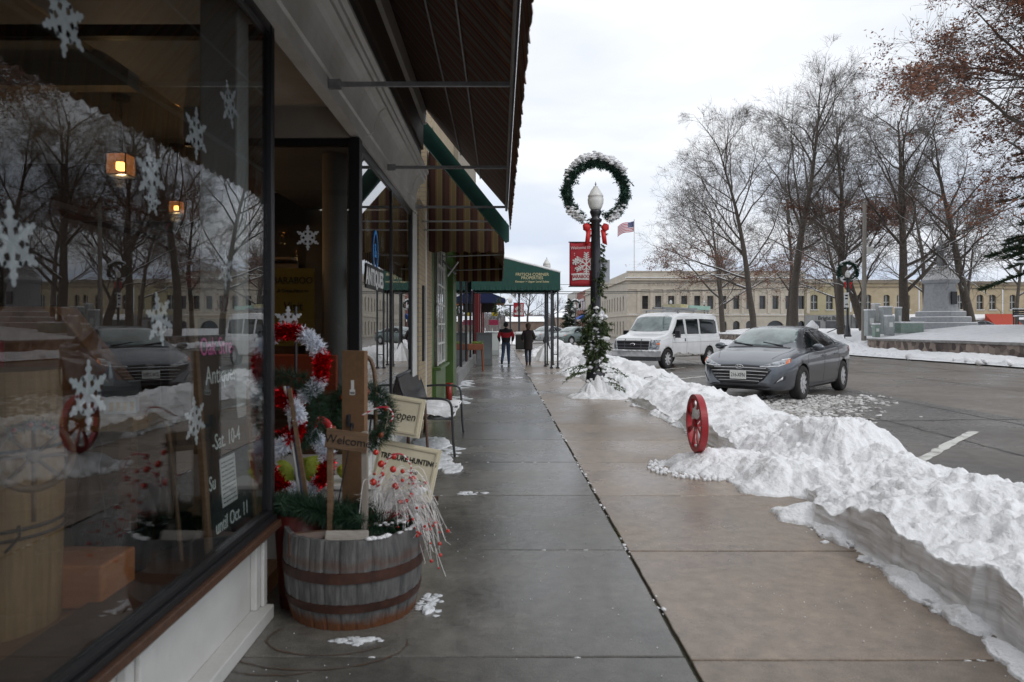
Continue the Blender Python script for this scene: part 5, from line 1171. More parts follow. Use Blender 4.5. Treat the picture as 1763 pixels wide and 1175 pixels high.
# ------------------------------------------------------------ vehicles
def pchip(xs, ys, x):
    xs = np.asarray(xs, float); ys = np.asarray(ys, float); x = np.asarray(x, float)
    h = np.diff(xs); d = np.diff(ys)/h; m = np.zeros_like(ys); m[0], m[-1] = d[0], d[-1]
    for i in range(1, len(xs)-1):
        if d[i-1]*d[i] > 0: w1, w2 = 2*h[i]+h[i-1], h[i]+2*h[i-1]; m[i] = (w1+w2)/(w1/d[i-1]+w2/d[i])
    k = np.clip(np.searchsorted(xs, x)-1, 0, len(xs)-2); t = (x-xs[k])/h[k]
    return ys[k]*(1+2*t)*(1-t)**2+m[k]*h[k]*t*(1-t)**2+ys[k+1]*t*t*(3-2*t)+m[k+1]*h[k]*t*t*(t-1)
def car_body(T, wheels, name, paint, parent, nose_pts=90):
    """T: dict of control tables; wheels: [(x, z, r)]"""
    x0, x1 = T['w'][0][0], T['w'][0][-1]; xs = np.unique(np.concatenate([np.linspace(x0, x1, nose_pts), x1-np.geomspace(.002, .3, 12), x0+np.geomspace(.002, .3, 12)]))
    g_ = {k: pchip(v[0], v[1], xs) for k, v in T.items()}
    rings = []
    for i, x in enumerate(xs):
        w_, zb, zt, bl, cb_ = g_['w'][i], g_['zb'][i], g_['zt'][i], g_['belt'][i], g_['wr'][i]
        bl = min(bl, zt-.02); wr = cb_*w_
        c = max(0, (zt-bl))
        ctrl = [(0,zb),(.80*w_,zb),(.95*w_,zb+.05),(.985*w_,zb+(bl-zb)*.30),(1.0*w_,zb+(bl-zb)*.62),(.985*w_,bl-.06*min(1, c*4+.3)),(.955*w_,bl+.005),(wr+.03*w_,max(bl+.4*c, zt-.10*min(1, c*2.2))),(wr*.86,zt-.03*min(1, c*2.4)),(wr*.5,zt-.006),(0,zt)]
        sp = spline([(a, 0, b_) for a, b_ in ctrl], 3); rings.append([(p.x, p.z) for p in sp])
    n = len(rings[0]); vs = []; W = 2*n-2
    for i, x in enumerate(xs):
        rg = rings[i]; full = [(-y, z) for y, z in rg]+[(y, z) for y, z in rg[-2:0:-1]]
        for y, z in full: vs.append((x, y, z))
    fs = []
    for i in range(len(xs)-1):
        for j in range(W): fs.append((i*W+j, i*W+(j+1) % W, (i+1)*W+(j+1) % W, (i+1)*W+j))
    fs.append(tuple(range(W))[::-1]); fs.append(tuple((len(xs)-1)*W+j for j in range(W)))
    mb = MB(); mb.add(vs, fs); body = mb.build(name, [paint, M['black']], smooth=True)
    bm = bmesh.new(); bm.from_mesh(body.data); bmesh.ops.recalc_face_normals(bm, faces=bm.faces); bm.to_mesh(body.data); bm.free()
    bvh = BVHTree.FromObject(body, bpy.context.evaluated_depsgraph_get())
    cut = MB()
    for (x, z, r_) in wheels:
        for s in (-1, 1): cut.lathe([(r_, -.34), (r_, .5)], (x, s*(T['w'][1][len(T['w'][1])//2]+.08), z), 32, axis='y')
    co = cut.build('cutter', M['black']); bm = bmesh.new(); bm.from_mesh(co.data); bmesh.ops.recalc_face_normals(bm, faces=bm.faces); bm.to_mesh(co.data); bm.free()
    md = body.modifiers.new('b', 'BOOLEAN'); md.operation = 'DIFFERENCE'; md.object = co; md.solver = 'EXACT'
    dg = bpy.context.evaluated_depsgraph_get(); me = bpy.data.meshes.new_from_object(body.evaluated_get(dg)); body.modifiers.clear(); body.data = me
    bpy.data.objects.remove(co)
    me.materials.clear(); me.materials.append(paint); me.materials.append(mat('arch_black', (.008,.008,.009), rough=.9))
    idx = []
    for p in me.polygons:
        c = p.center; dark = 0
        for (x, z, r_) in wheels:
            if math.hypot(c.x-x, c.z-z) < r_*.985 or (abs(math.hypot(c.x-x, c.z-z)-r_) < .02 and abs(p.normal.y) < .3): dark = 1
        idx.append(dark)
    me.polygons.foreach_set('material_index', idx); me.polygons.foreach_set('use_smooth', [i == 0 for i in idx])
    body.parent = parent
    return body, bvh
def patch(bvh, poly, view, name, m, parent, off=.006, step=.07, mirror=False, skirt=.02, limit=None):
    """view 'side': poly (x,z) cast from +y; 'front': (y,z) cast from +x; 'back': from -x; 'top': (x,y) from +z"""
    obs = []
    for sg in ((1, -1) if mirror else (1,)):
        bm = bmesh.new(); vv = [bm.verts.new((p[0], p[1], 0)) for p in poly]; bm.faces.new(vv)
        xs = [p[0] for p in poly]; ys = [p[1] for p in poly]
        for ax, lo, hi in ((0, min(xs), max(xs)), (1, min(ys), max(ys))):
            k = lo+step*.5
            while k < hi:
                co = (k,0,0) if ax == 0 else (0,k,0); no = (1,0,0) if ax == 0 else (0,1,0)
                bmesh.ops.bisect_plane(bm, geom=bm.verts[:]+bm.edges[:]+bm.faces[:], plane_co=co, plane_no=no); k += step
        bmesh.ops.triangulate(bm, faces=[f for f in bm.faces if len(f.verts) > 4])
        bot = {}
        for v in bm.verts:
            a, b_ = v.co.x, v.co.y
            if view == 'side': o_, d_ = Vector((a, 3*sg, b_)), Vector((0, -sg, 0))
            elif view == 'front': o_, d_ = Vector((5, a*sg, b_)), Vector((-1, 0, 0))
            elif view == 'back': o_, d_ = Vector((-5, a*sg, b_)), Vector((1, 0, 0))
            else: o_, d_ = Vector((a, b_*sg, 4)), Vector((0, 0, -1))
            h = bvh.ray_cast(o_, d_)
            if h[0] is None: h = bvh.find_nearest(o_+d_*2.2)
            v.co = h[0]-d_*off if view in ('side',) else h[0]+h[1]*off
            v.co = h[0]+(h[1]*off if h[1].dot(d_) < 0 else -d_*off)
        be = [e for e in bm.edges if e.is_boundary]; r = bmesh.ops.extrude_edge_only(bm, edges=be)
        for v in [x for x in r['geom'] if isinstance(x, bmesh.types.BMVert)]:
            n_ = bvh.find_nearest(v.co); v.co = v.co-n_[1]*(off+skirt*.4)
        bmesh.ops.recalc_face_normals(bm, faces=bm.faces)
        me = bpy.data.meshes.new(name); bm.to_mesh(me); bm.free(); me.materials.append(m)
        me.polygons.foreach_set('use_smooth', [True]*len(me.polygons))
        o = bpy.data.objects.new(name, me); col.objects.link(o); o.parent = parent; obs.append(o)
    return obs
def strip(pts, w_):
    """polyline -> thin polygon"""
    pts = [Vector(p) for p in pts]; a, b_ = [], []
    for i, p in enumerate(pts):
        t = (pts[min(i+1, len(pts)-1)]-pts[max(i-1, 0)]).normalized(); n_ = Vector((-t.y, t.x))*w_/2; a.append(tuple(p+n_)); b_.append(tuple(p-n_))
    return a+b_[::-1]
tyre_m = mat('tyre', (.012,.012,.013), (.03,.028,.026), 9, .85); rim_m = mat('alloy', (.62,.62,.63), (.5,.5,.51), 10, .3, metal=.3)
cg = mat('car_glass', (.006,.008,.009), rough=.06); cg.node_tree.nodes['Principled BSDF'].inputs['Specular IOR Level'].default_value = .22; cg2 = mat('car_glass_pale', (.20,.26,.26), (.09,.12,.12), 2.2, .04, coat=1, ramp=(.4,.6)); chrome = mat('chrome', (.7,.7,.72), rough=.12, metal=1)
lens = mat('headlight_lens', (.34,.37,.40), (.10,.11,.13), 12, .05, coat=1, ramp=(.45,.55)); redl = mat('tail_lens', (.25,.01,.015), rough=.15, coat=1); amber_l = mat('amber_lens', (.75,.16,.03), rough=.2)
def wheel(parent, x, y, z, r_, w_, spokes=10):
    t = bpy.data.objects.new('wheel', None); col.objects.link(t); t.parent = parent; t.location = (x, y, z); s = 1 if y > 0 else -1
    MB().lathe([(r_*.66,-w_/2),(r_*.93,-w_/2),(r_,-w_/2*.7),(r_,w_/2*.7),(r_*.93,w_/2),(r_*.66,w_/2),(r_*.64,w_/2*.8)], n=32, axis='y', cap=False).build('tyre', tyre_m, t, smooth=True)
    b = MB(); b.lathe([(0,.0),(r_*.64,0.0),(r_*.66,w_/2*.9),(r_*.62,w_/2*.95)] if s > 0 else [(r_*.62,-w_/2*.95),(r_*.66,-w_/2*.9),(r_*.64,0),(0,0)], n=32, axis='y', m=1, cap=False)
    yy = s*w_/2*.82
    for k in range(spokes):
        a = 2*math.pi*k/spokes; c_, s_ = math.cos(a), math.sin(a); h = .030*r_/.33
        b.prism([(.03,-h*1.2),(r_*.63,-h),(r_*.63,h),(.03,h*1.2)], lambda p: (p[0]*c_-p[1]*s_, yy-.02*s, p[0]*s_+p[1]*c_), lambda p: (p[0]*c_-p[1]*s_, yy, p[0]*s_+p[1]*c_))
    b.lathe([(r_*.60,-.01),(r_*.66,-.01),(r_*.66,.01),(r_*.60,.01)], (0,yy,0), 32, axis='y', cap=False); b.lathe([(0,-.02),(r_*.2,-.02),(r_*.18,.012),(0,.02)], (0,yy,0), 16, axis='y')
    b.build('rim', [rim_m, tyre_m], t)
def sedan(label, paint, loc, heading, scale=1, plate=True, group=None):
    t = thing('parked_car', label, 'car', loc, heading, group, scale)
    T = dict(w=((-2.31,-2.27,-2.15,-1.9,-1.4,0,1.3,1.75,2.0,2.15,2.25,2.31), (.58,.70,.80,.86,.895,.9,.895,.87,.81,.72,.60,.42)),
             zb=((-2.31,-2.2,-1.6,0,1.6,2.2,2.31), (.36,.26,.20,.18,.19,.22,.30)),
             zt=((-2.31,-2.27,-2.2,-2.0,-1.75,-1.25,-.75,-.25,.2,.55,.95,1.30,1.7,2.0,2.2,2.31), (.72,.92,1.04,1.09,1.12,1.27,1.385,1.43,1.425,1.37,1.18,.985,.90,.80,.70,.56)),
             belt=((-2.31,-2.2,-1.8,-1.0,0,1.2,1.8,2.2,2.31), (.70,.90,1.0,1.0,.96,.90,.80,.66,.54)),
             wr=((-2.31,-2.0,-1.7,-1.2,-.7,0,.4,.9,1.3,1.8,2.31), (.72,.72,.70,.62,.60,.60,.61,.66,.76,.80,.85)))
    body, bvh = car_body(T, [(1.36,.33,.375),(-1.34,.33,.375)], 'body', paint, t)
    F = t
    patch(bvh, [(1.20,.0),(1.16,.40),(1.02,.64),(.62,.555),(.50,.50),(.47,.0),(.50,-.50),(.62,-.555),(1.02,-.64),(1.16,-.40)], 'top', 'windscreen', cg2, F)
    patch(bvh, [(-1.62,.0),(-1.58,.42),(-1.50,.56),(-.86,.48),(-.80,.0),(-.86,-.48),(-1.50,-.56),(-1.58,-.42)], 'top', 'rear_window', cg, F)
    patch(bvh, [(.98,.965),(.62,1.20),(.30,1.325),(.07,1.35),(.05,.99),(.55,.965)], 'side', 'side_window', cg, F, mirror=True, step=.06)
    patch(bvh, [(-.01,.99),(.0,1.35),(-.40,1.345),(-.80,1.27),(-.98,1.19),(-.86,1.03)], 'side', 'side_window', cg, F, mirror=True, step=.06)
    patch(bvh, [(-.90,1.035),(-1.03,1.17),(-1.16,1.11),(-1.28,1.045)], 'side', 'side_window', cg, F, mirror=True, step=.06)
    # door seams and handles
    for pts in ([(.10,.30),(.04,.6),(.03,.98)], [(1.02,.95),(1.08,.6),(1.0,.32)], [(-.95,.98),(-1.02,.75),(-.88,.45)], [(1.0,.30),(.1,.29),(-.85,.30)]):
        patch(bvh, strip(pts, .012), 'side', 'door_seam', M['black'], F, off=.002, mirror=True, skirt=.005)
    patch(bvh, strip([(1.0,.985),(.60,1.225),(.28,1.35),(-.1,1.378),(-.5,1.355),(-.95,1.24),(-1.32,1.05)], .018), 'side', 'window_trim', M['black'], F, off=.004, mirror=True, skirt=.005)
    patch(bvh, strip([(1.0,.955),(.0,.975),(-1.3,1.03)], .014), 'side', 'window_trim', chrome if 0 else M['black'], F, off=.004, mirror=True, skirt=.005)
    for x in (.18,-.86): patch(bvh, [(x,.80),(x-.0,.835),(x-.20+.0,.845),(x-.20,.81)] if x > 0 else [(x+.22,.82),(x+.22,.855),(x+.02,.865),(x+.02,.83)], 'side', 'door_handle', paint, F, off=.03, mirror=True)
    patch(bvh, [(1.95,.20),(.9,.20),(-.85,.20),(-.85,.25),(.9,.25)][1:], 'side', 'sill_trim', M['black'], F, off=.004, mirror=True)
    # front
    patch(bvh, [(-.60,.60),(-.44,.67),(0,.69),(.44,.67),(.60,.60),(.47,.42),(.36,.34),(-.36,.34),(-.47,.42)], 'front', 'grille', mat('grille_black', (.01,.01,.012), rough=.3), F, step=.05)
    for z, w_ in ((.625,.50),(.565,.54),(.505,.50),(.445,.45),(.39,.39)): patch(bvh, strip([(-w_,z),(0,z+.008),(w_,z)], .010), 'front', 'grille_bar', rim_m, F, off=.012, step=.06)
    patch(bvh, [(.38,.655),(.50,.70),(.70,.775),(.80,.80),(.815,.745),(.70,.685),(.55,.655)], 'front', 'headlight', lens, F, off=.008, step=.04, mirror=True)
    patch(bvh, strip([(.38,.655),(.50,.652),(.70,.675),(.815,.735),(.80,.80),(.70,.78)], .012), 'front', 'light_strip', mat('white_trim', (.75,.76,.78), rough=.2), F, off=.014, step=.05, mirror=True)
    patch(bvh, [(.775,.70),(.79,.79),(.81,.80),(.825,.74)], 'front', 'indicator', amber_l, F, off=.016, step=.04, mirror=True)
    patch(bvh, [(.62,.34),(.78,.42),(.79,.50),(.76,.52)], 'front', 'fog_recess', M['black'], F, off=.006, step=.04, mirror=True)
    patch(bvh, [(.66,.37),(.75,.42),(.755,.48)], 'front', 'fog_trim', rim_m, F, off=.012, step=.04, mirror=True)
    patch(bvh, [(-.62,.29),(-.5,.33),(.5,.33),(.62,.29),(.5,.26),(-.5,.26)], 'front', 'lower_intake', M['black'], F, step=.06)
    patch(bvh, strip([(1.28,-.70),(1.55,-.68),(2.0,-.52)], .01), 'top', 'bonnet_seam', M['black'], F, off=.002, skirt=.004); patch(bvh, strip([(1.28,.70),(1.55,.68),(2.0,.52)], .01), 'top', 'bonnet_seam', M['black'], F, off=.002, skirt=.004)
    patch(bvh, [(1.24,-.62),(1.20,0),(1.24,.62),(1.30,.62),(1.27,0),(1.30,-.62)], 'top', 'cowl', M['black'], F, off=.004)
    for y0 in (-.15,.45): patch(bvh, strip([(1.20,y0),(1.10,y0-.42)], .018), 'top', 'wiper', M['black'], F, off=.016, skirt=.01)
    h = bvh.ray_cast(Vector((5,0,.645)), Vector((-1,0,0)))[0]; b = MB()     # emblem: oval with a slanted letter
    el = [Vector((0, .075*math.cos(a), .038*math.sin(a))) for a in [R(15*k) for k in range(24)]]; b.tube(el, .007, 6, closed=True)
    for s in (-1,1): b.tube([(0,s*.026+.008,-.026),(0,s*.026-.008+.0,.026)], .006, 5)
    b.tube([(0,.034,-.004),(0,-.034,.006)], .006, 5); o = b.build('emblem', chrome, F, smooth=True); o.location = h+Vector((.028,0,.005))
    if plate:
        h = bvh.ray_cast(Vector((5,0,.50)), Vector((-1,0,0)))[0]
        MB().box(0,.012,-.155,.155,-.08,.08).build('plate', M['paperw'], F).location = h+Vector((.022,0,0))
        text_obj('plate_lettering', '216-XFN', .105, M['blackink'], frame(h+Vector((.036,0,-.005)), (0,1,0), (0,0,1)), F, .001, .68)
    for s in (-1, 1):
        b = MB(); b.ico((.82, s*1.0, 1.0), .10, 0, 0, 3, (.7,1.15,.72)); b.tube([(.84,s*.86,.97),(.84,s*.95,.97)], .02, 6); b.build('mirror', paint, F, smooth=True)
    patch(bvh, [(-1.75,.93),(-1.95,.98),(-2.2,.96),(-2.2,.85),(-2.0,.84)], 'side', 'tail_light', redl, F, off=.008, mirror=True, step=.05)
    patch(bvh, [(-.55,.70),(.55,.70),(.55,.50),(-.55,.50)], 'back', 'rear_panel', M['black'], F, step=.1)
    for x in (1.36,-1.34):
        for y in (.80,-.80): wheel(t, x, y, .33, .33, .205)
    return t
def metallic(name, c, fl=.4): return mat(name, c, tuple(v*.92 for v in c), 50, .28, metal=fl, coat=.8)
hd = math.atan2(-.77, -.64)
sedan('dark grey saloon car parked nose in beside the snow bank, wheels wet with slush', metallic('grey_paint', (.14,.152,.172), .85), (6.78, 16.85, ST), hd-.02, 1.125)
sedan('pale sage green saloon parked far beyond the cedar wrapped lamp post', metallic('sage_paint', (.16,.21,.20)), (6.6, 62, ST), R(222), 1.12, False)
sedan('silver saloon half hidden behind the canopy posts', metallic('silver_paint', (.40,.43,.45)), (4.7, 69, ST), R(228), 1.15, False)
for i, (x, c_, lb) in enumerate(((58, (.02,.02,.025), 'black car parked across the park beside the monument'),(72, (.03,.03,.035), 'dark car parked across the park right of the monument'),(63,(.10,.10,.11), 'charcoal car parked across the park behind the transformer boxes'))):
    sedan(lb, metallic('far_paint', c_), (x, 91.5, .75), R(8), 1.1, False)
def van(label, loc, heading, scale=1):
    t = thing('parked_van', label, 'van', loc, heading, None, scale)
    paint = mat('van_white', (.76,.77,.78), (.68,.69,.70), 2, .25, coat=.6)
    T = dict(w=((-2.75,-2.72,-2.6,-2.0,0,1.5,2.2,2.45,2.6,2.66,2.70), (.90,.95,.99,1.0,1.0,1.0,.97,.93,.88,.84,.76)),
             zb=((-2.75,-2.0,0,2.0,2.70), (.45,.40,.40,.42,.50)),
             zt=((-2.75,-2.70,-2.5,-1.5,0,.70,1.00,1.25,1.55,1.75,2.2,2.5,2.63,2.70), (1.80,2.0,2.08,2.11,2.11,2.08,2.0,1.78,1.45,1.33,1.25,1.18,1.12,1.02)),
             belt=((-2.75,0,1.6,2.2,2.70), (1.22,1.22,1.20,1.10,.98)),
             wr=((-2.75,-2.0,0,.8,1.2,1.7,2.70), (.80,.82,.82,.82,.84,.86,.90)))
    body, bvh = car_body(T, [(1.82,.38,.44),(-1.65,.38,.44)], 'body', paint, t)
    patch(bvh, [(1.62,.0),(1.60,.55),(1.52,.84),(1.10,.76),(1.02,.70),(1.0,.0),(1.02,-.70),(1.10,-.76),(1.52,-.84),(1.60,-.55)], 'top', 'windscreen', cg2, t)
    patch(bvh, [(1.42,1.30),(1.10,1.62),(.92,1.86),(.45,1.88),(.40,1.30)], 'side', 'side_window', cg, t, mirror=True)
    patch(bvh, [(.22,1.30),(.26,1.88),(-.78,1.90),(-.78,1.30)], 'side', 'side_window', cg, t, mirror=True)
    patch(bvh, [(-.92,1.30),(-.92,1.90),(-2.28,1.88),(-2.42,1.80),(-2.42,1.34),(-2.35,1.30)], 'side', 'side_window', cg, t, mirror=True)
    for pts in ([(.33,.55),(.33,1.9)], [(1.50,1.15),(1.46,.75)], [(-.85,.55),(-.85,1.92)], [(1.5,.98),(-2.6,.98)], [(.33,.52),(1.3,.52)]):
        patch(bvh, strip(pts, .012), 'side', 'door_seam', mat('seam_grey', (.2,.2,.2)), t, off=.002, mirror=True, skirt=.005)
    patch(bvh, [(.50,1.02),(.45,1.02),(.45,1.13),(.50,1.13)], 'side', 'door_handle', M['black'], t, off=.02, mirror=True)
    patch(bvh, [(1.3,.42),(.2,.42),(-1.1,.42),(-1.1,.50),(-.4,.47),(.2,.58),(.6,.50),(.9,.62),(1.3,.55)], 'side', 'road_grime', mat('grime', (.09,.07,.05), (.5,.48,.45), 14, .8, ramp=(.35,.6)), t, off=.003, mirror=True, skirt=.004)
    patch(bvh, [(-.72,1.13),(.72,1.13),(.66,.72),(-.66,.72)], 'front', 'grille', mat('grille_dark', (.02,.02,.024), rough=.4), t, step=.12)
    for z in (.80,.92,1.04): patch(bvh, strip([(-.68,z),(.68,z)], .03), 'front', 'grille_bar', mat('grille_grey', (.10,.10,.11), rough=.3), t, off=.014)
    for y in (-.35,.35): patch(bvh, strip([(y,.74),(y,1.11)], .03), 'front', 'grille_bar', mat('grille_grey', (.10,.10,.11), rough=.3), t, off=.012)
    MB().tube([Vector((0,.09*math.cos(R(20*k)),.04*math.sin(R(20*k)))) for k in range(18)], .01, 5, closed=True).build('emblem', chrome, t).location = bvh.ray_cast(Vector((5,0,.92)), Vector((-1,0,0)))[0]+Vector((.03,0,0))
    patch(bvh, [(.74,1.10),(.93,1.08),(.93,.74),(.70,.74)], 'front', 'headlight', lens, t, off=.01, mirror=True, step=.05)
    patch(bvh, [(2.34,1.10),(2.60,1.09),(2.60,.74),(2.42,.74)], 'side', 'headlight', lens, t, off=.01, mirror=True, step=.05)
    patch(bvh, [(2.36,.98),(2.52,.97),(2.52,.91),(2.38,.91)], 'side', 'indicator', amber_l, t, off=.016, mirror=True, step=.05)
    b = MB(); P_ = [(2.40,-1.02),(2.66,-.98),(2.84,-.6),(2.88,0),(2.84,.6),(2.66,.98),(2.40,1.02),(2.40,.9),(2.62,.85),(2.62,-.85),(2.40,-.9)]
    b.prism(P_, lambda p: (p[0],p[1],.46), lambda p: (p[0],p[1],.68)); b.build('bumper', mat('bumper_metal', (.5,.5,.51), (.35,.35,.36), 4, .25, metal=.6), t, bevel=.02)
    b = MB(); b.prism(P_[:7]+[(2.5,.8),(2.5,-.8)], lambda p: (p[0]-.02,p[1]*.97,.32), lambda p: (p[0]-.02,p[1]*.97,.458)); b.build('bumper_skirt', M['black'], t)
    b = MB()
    q = rnd(4)
    for k in range(60): b.ico((2.74+q.gauss(0,.03)-.25*abs(q.uniform(-.9,.9))**3, q.uniform(-.9,.9), .69), q.uniform(.03,.07), 0, .6, 1, (1,1.5,.5))
    b.build('bumper_snow', M['snow'], t, smooth=True)
    b = MB(); vs = []
    for j in range(20):
        for i in range(30):
            x = -2.5+3.4*i/29; y = -.84+1.68*j/19; e = min(i, 29-i, j*1.5, (19-j)*1.5)
            h = bvh.ray_cast(Vector((x, y, 4)), Vector((0,0,-1)))[0]; vs.append((x, y, h.z+(.05+.02*fbm(Vector((x*2,y*2,0))))*min(1, e/2)-.005))
    b.add(vs, [(j*30+i, j*30+i+1, (j+1)*30+i+1, (j+1)*30+i) for j in range(19) for i in range(29)]); b.build('roof_snow', M['snow'], t, smooth=True)
    for s in (-1, 1): MB().box(1.28,1.40,s*1.04,s*1.24,1.16,1.44).box(1.30,1.36,s*.95,s*1.04,1.22,1.28).build('mirror', M['black'], t, bevel=.02)
    for x in (1.82,-1.65):
        for y in (.88,-.88): wheel(t, x, y, .38, .38, .24, 8)
    for y in (.93,): MB().box(-2.80,-2.70,-.98,.98,.45,.60).build('rear_bumper', M['metal'], t, bevel=.02)
    b = MB().tube([(-2.2,-.7,2.22),(.7,-.7,2.22)], .02, 6).tube([(-2.2,.7,2.22),(.7,.7,2.22)], .02, 6)
    for x in (-2.1,-.8,.5):
        b.tube([(x,-.75,2.24),(x,.75,2.24)], .022, 6)
        for y in (-.7,.7): b.box(x-.03,x+.03,y-.02,y+.02,2.08,2.23)
    b.build('roof_rack', M['metal'], t)
    # load on the rack: things of their own
    Mt = Matrix.Translation(loc) @ Matrix.Rotation(heading, 4, 'Z') @ Matrix.Scale(scale, 4)
    def load(nm, lb, cat, mb, m): o = mb.build(nm, m); o.matrix_world = Mt; tag(o, lb, cat); return o
    lad = MB()
    for y in (.20,.62): lad.box(-1.2,1.6,y,y+.05,2.27,2.34)
    for k in range(9): lad.tube([(-1.1+k*.32,.22,2.30),(-1.1+k*.32,.63,2.30)], .015, 5)
    load('ladder', 'aluminium ladder lying along the front of the van roof rack', 'ladder', lad, M['metal'])
    load('green_plank', 'long pale green box on the rear of the van roof rack', 'plank', MB().box(-2.45,-.55,.05,.65,2.29,2.45), mat('pale_green', (.30,.50,.42), (.38,.56,.48), 5, .5))
    load('yellow_bundle', 'yellow crossed rung bundle with snow on the van roof rack', 'bundle', MB().box(-.52,.15,-.1,.62,2.28,2.48), mat('yellow_fibre', (.45,.40,.12), (.6,.58,.5), 8, .6))
    return t
van('white passenger van with roof rack parked nose in behind the lamp', (6.78, 28.2, ST), math.atan2(-.74, -.67), 1.0)
# ------------------------------------------------------------ people
def skinned(name, chains, m, parent, sub=2, matfn=None, mats=None):
    """chains: list of [(pos, r), ...]; joints shared by equal positions"""
    verts, radii, edges, ix = [], [], [], {}
    for ch in chains:
        prev = None
        for p, r_ in ch:
            k = tuple(round(c, 4) for c in p)
            if k not in ix: ix[k] = len(verts); verts.append(k); radii.append(r_ if isinstance(r_, tuple) else (r_, r_))
            if prev is not None and prev != ix[k]: edges.append((prev, ix[k]))
            prev = ix[k]
    me = bpy.data.meshes.new(name); me.from_pydata(verts, edges, []); o = bpy.data.objects.new(name, me); col.objects.link(o)
    o.modifiers.new('skin', 'SKIN'); sv = me.skin_vertices[0].data
    for i, r_ in enumerate(radii): sv[i].radius = r_; sv[i].use_root = (i == 0)
    s = o.modifiers.new('s', 'SUBSURF'); s.levels = s.render_levels = sub
    me2 = bpy.data.meshes.new_from_object(o.evaluated_get(bpy.context.evaluated_depsgraph_get())); bpy.data.objects.remove(o)
    o = bpy.data.objects.new(name, me2); col.objects.link(o); me2.materials.clear()
    for q in (mats or [m]): me2.materials.append(q)
    if matfn: me2.polygons.foreach_set('material_index', [matfn(p.center) for p in me2.polygons])
    me2.polygons.foreach_set('use_smooth', [True]*len(me2.polygons)); o.parent = parent; return o
skin = mat('skin', (.42,.24,.17), rough=.5)
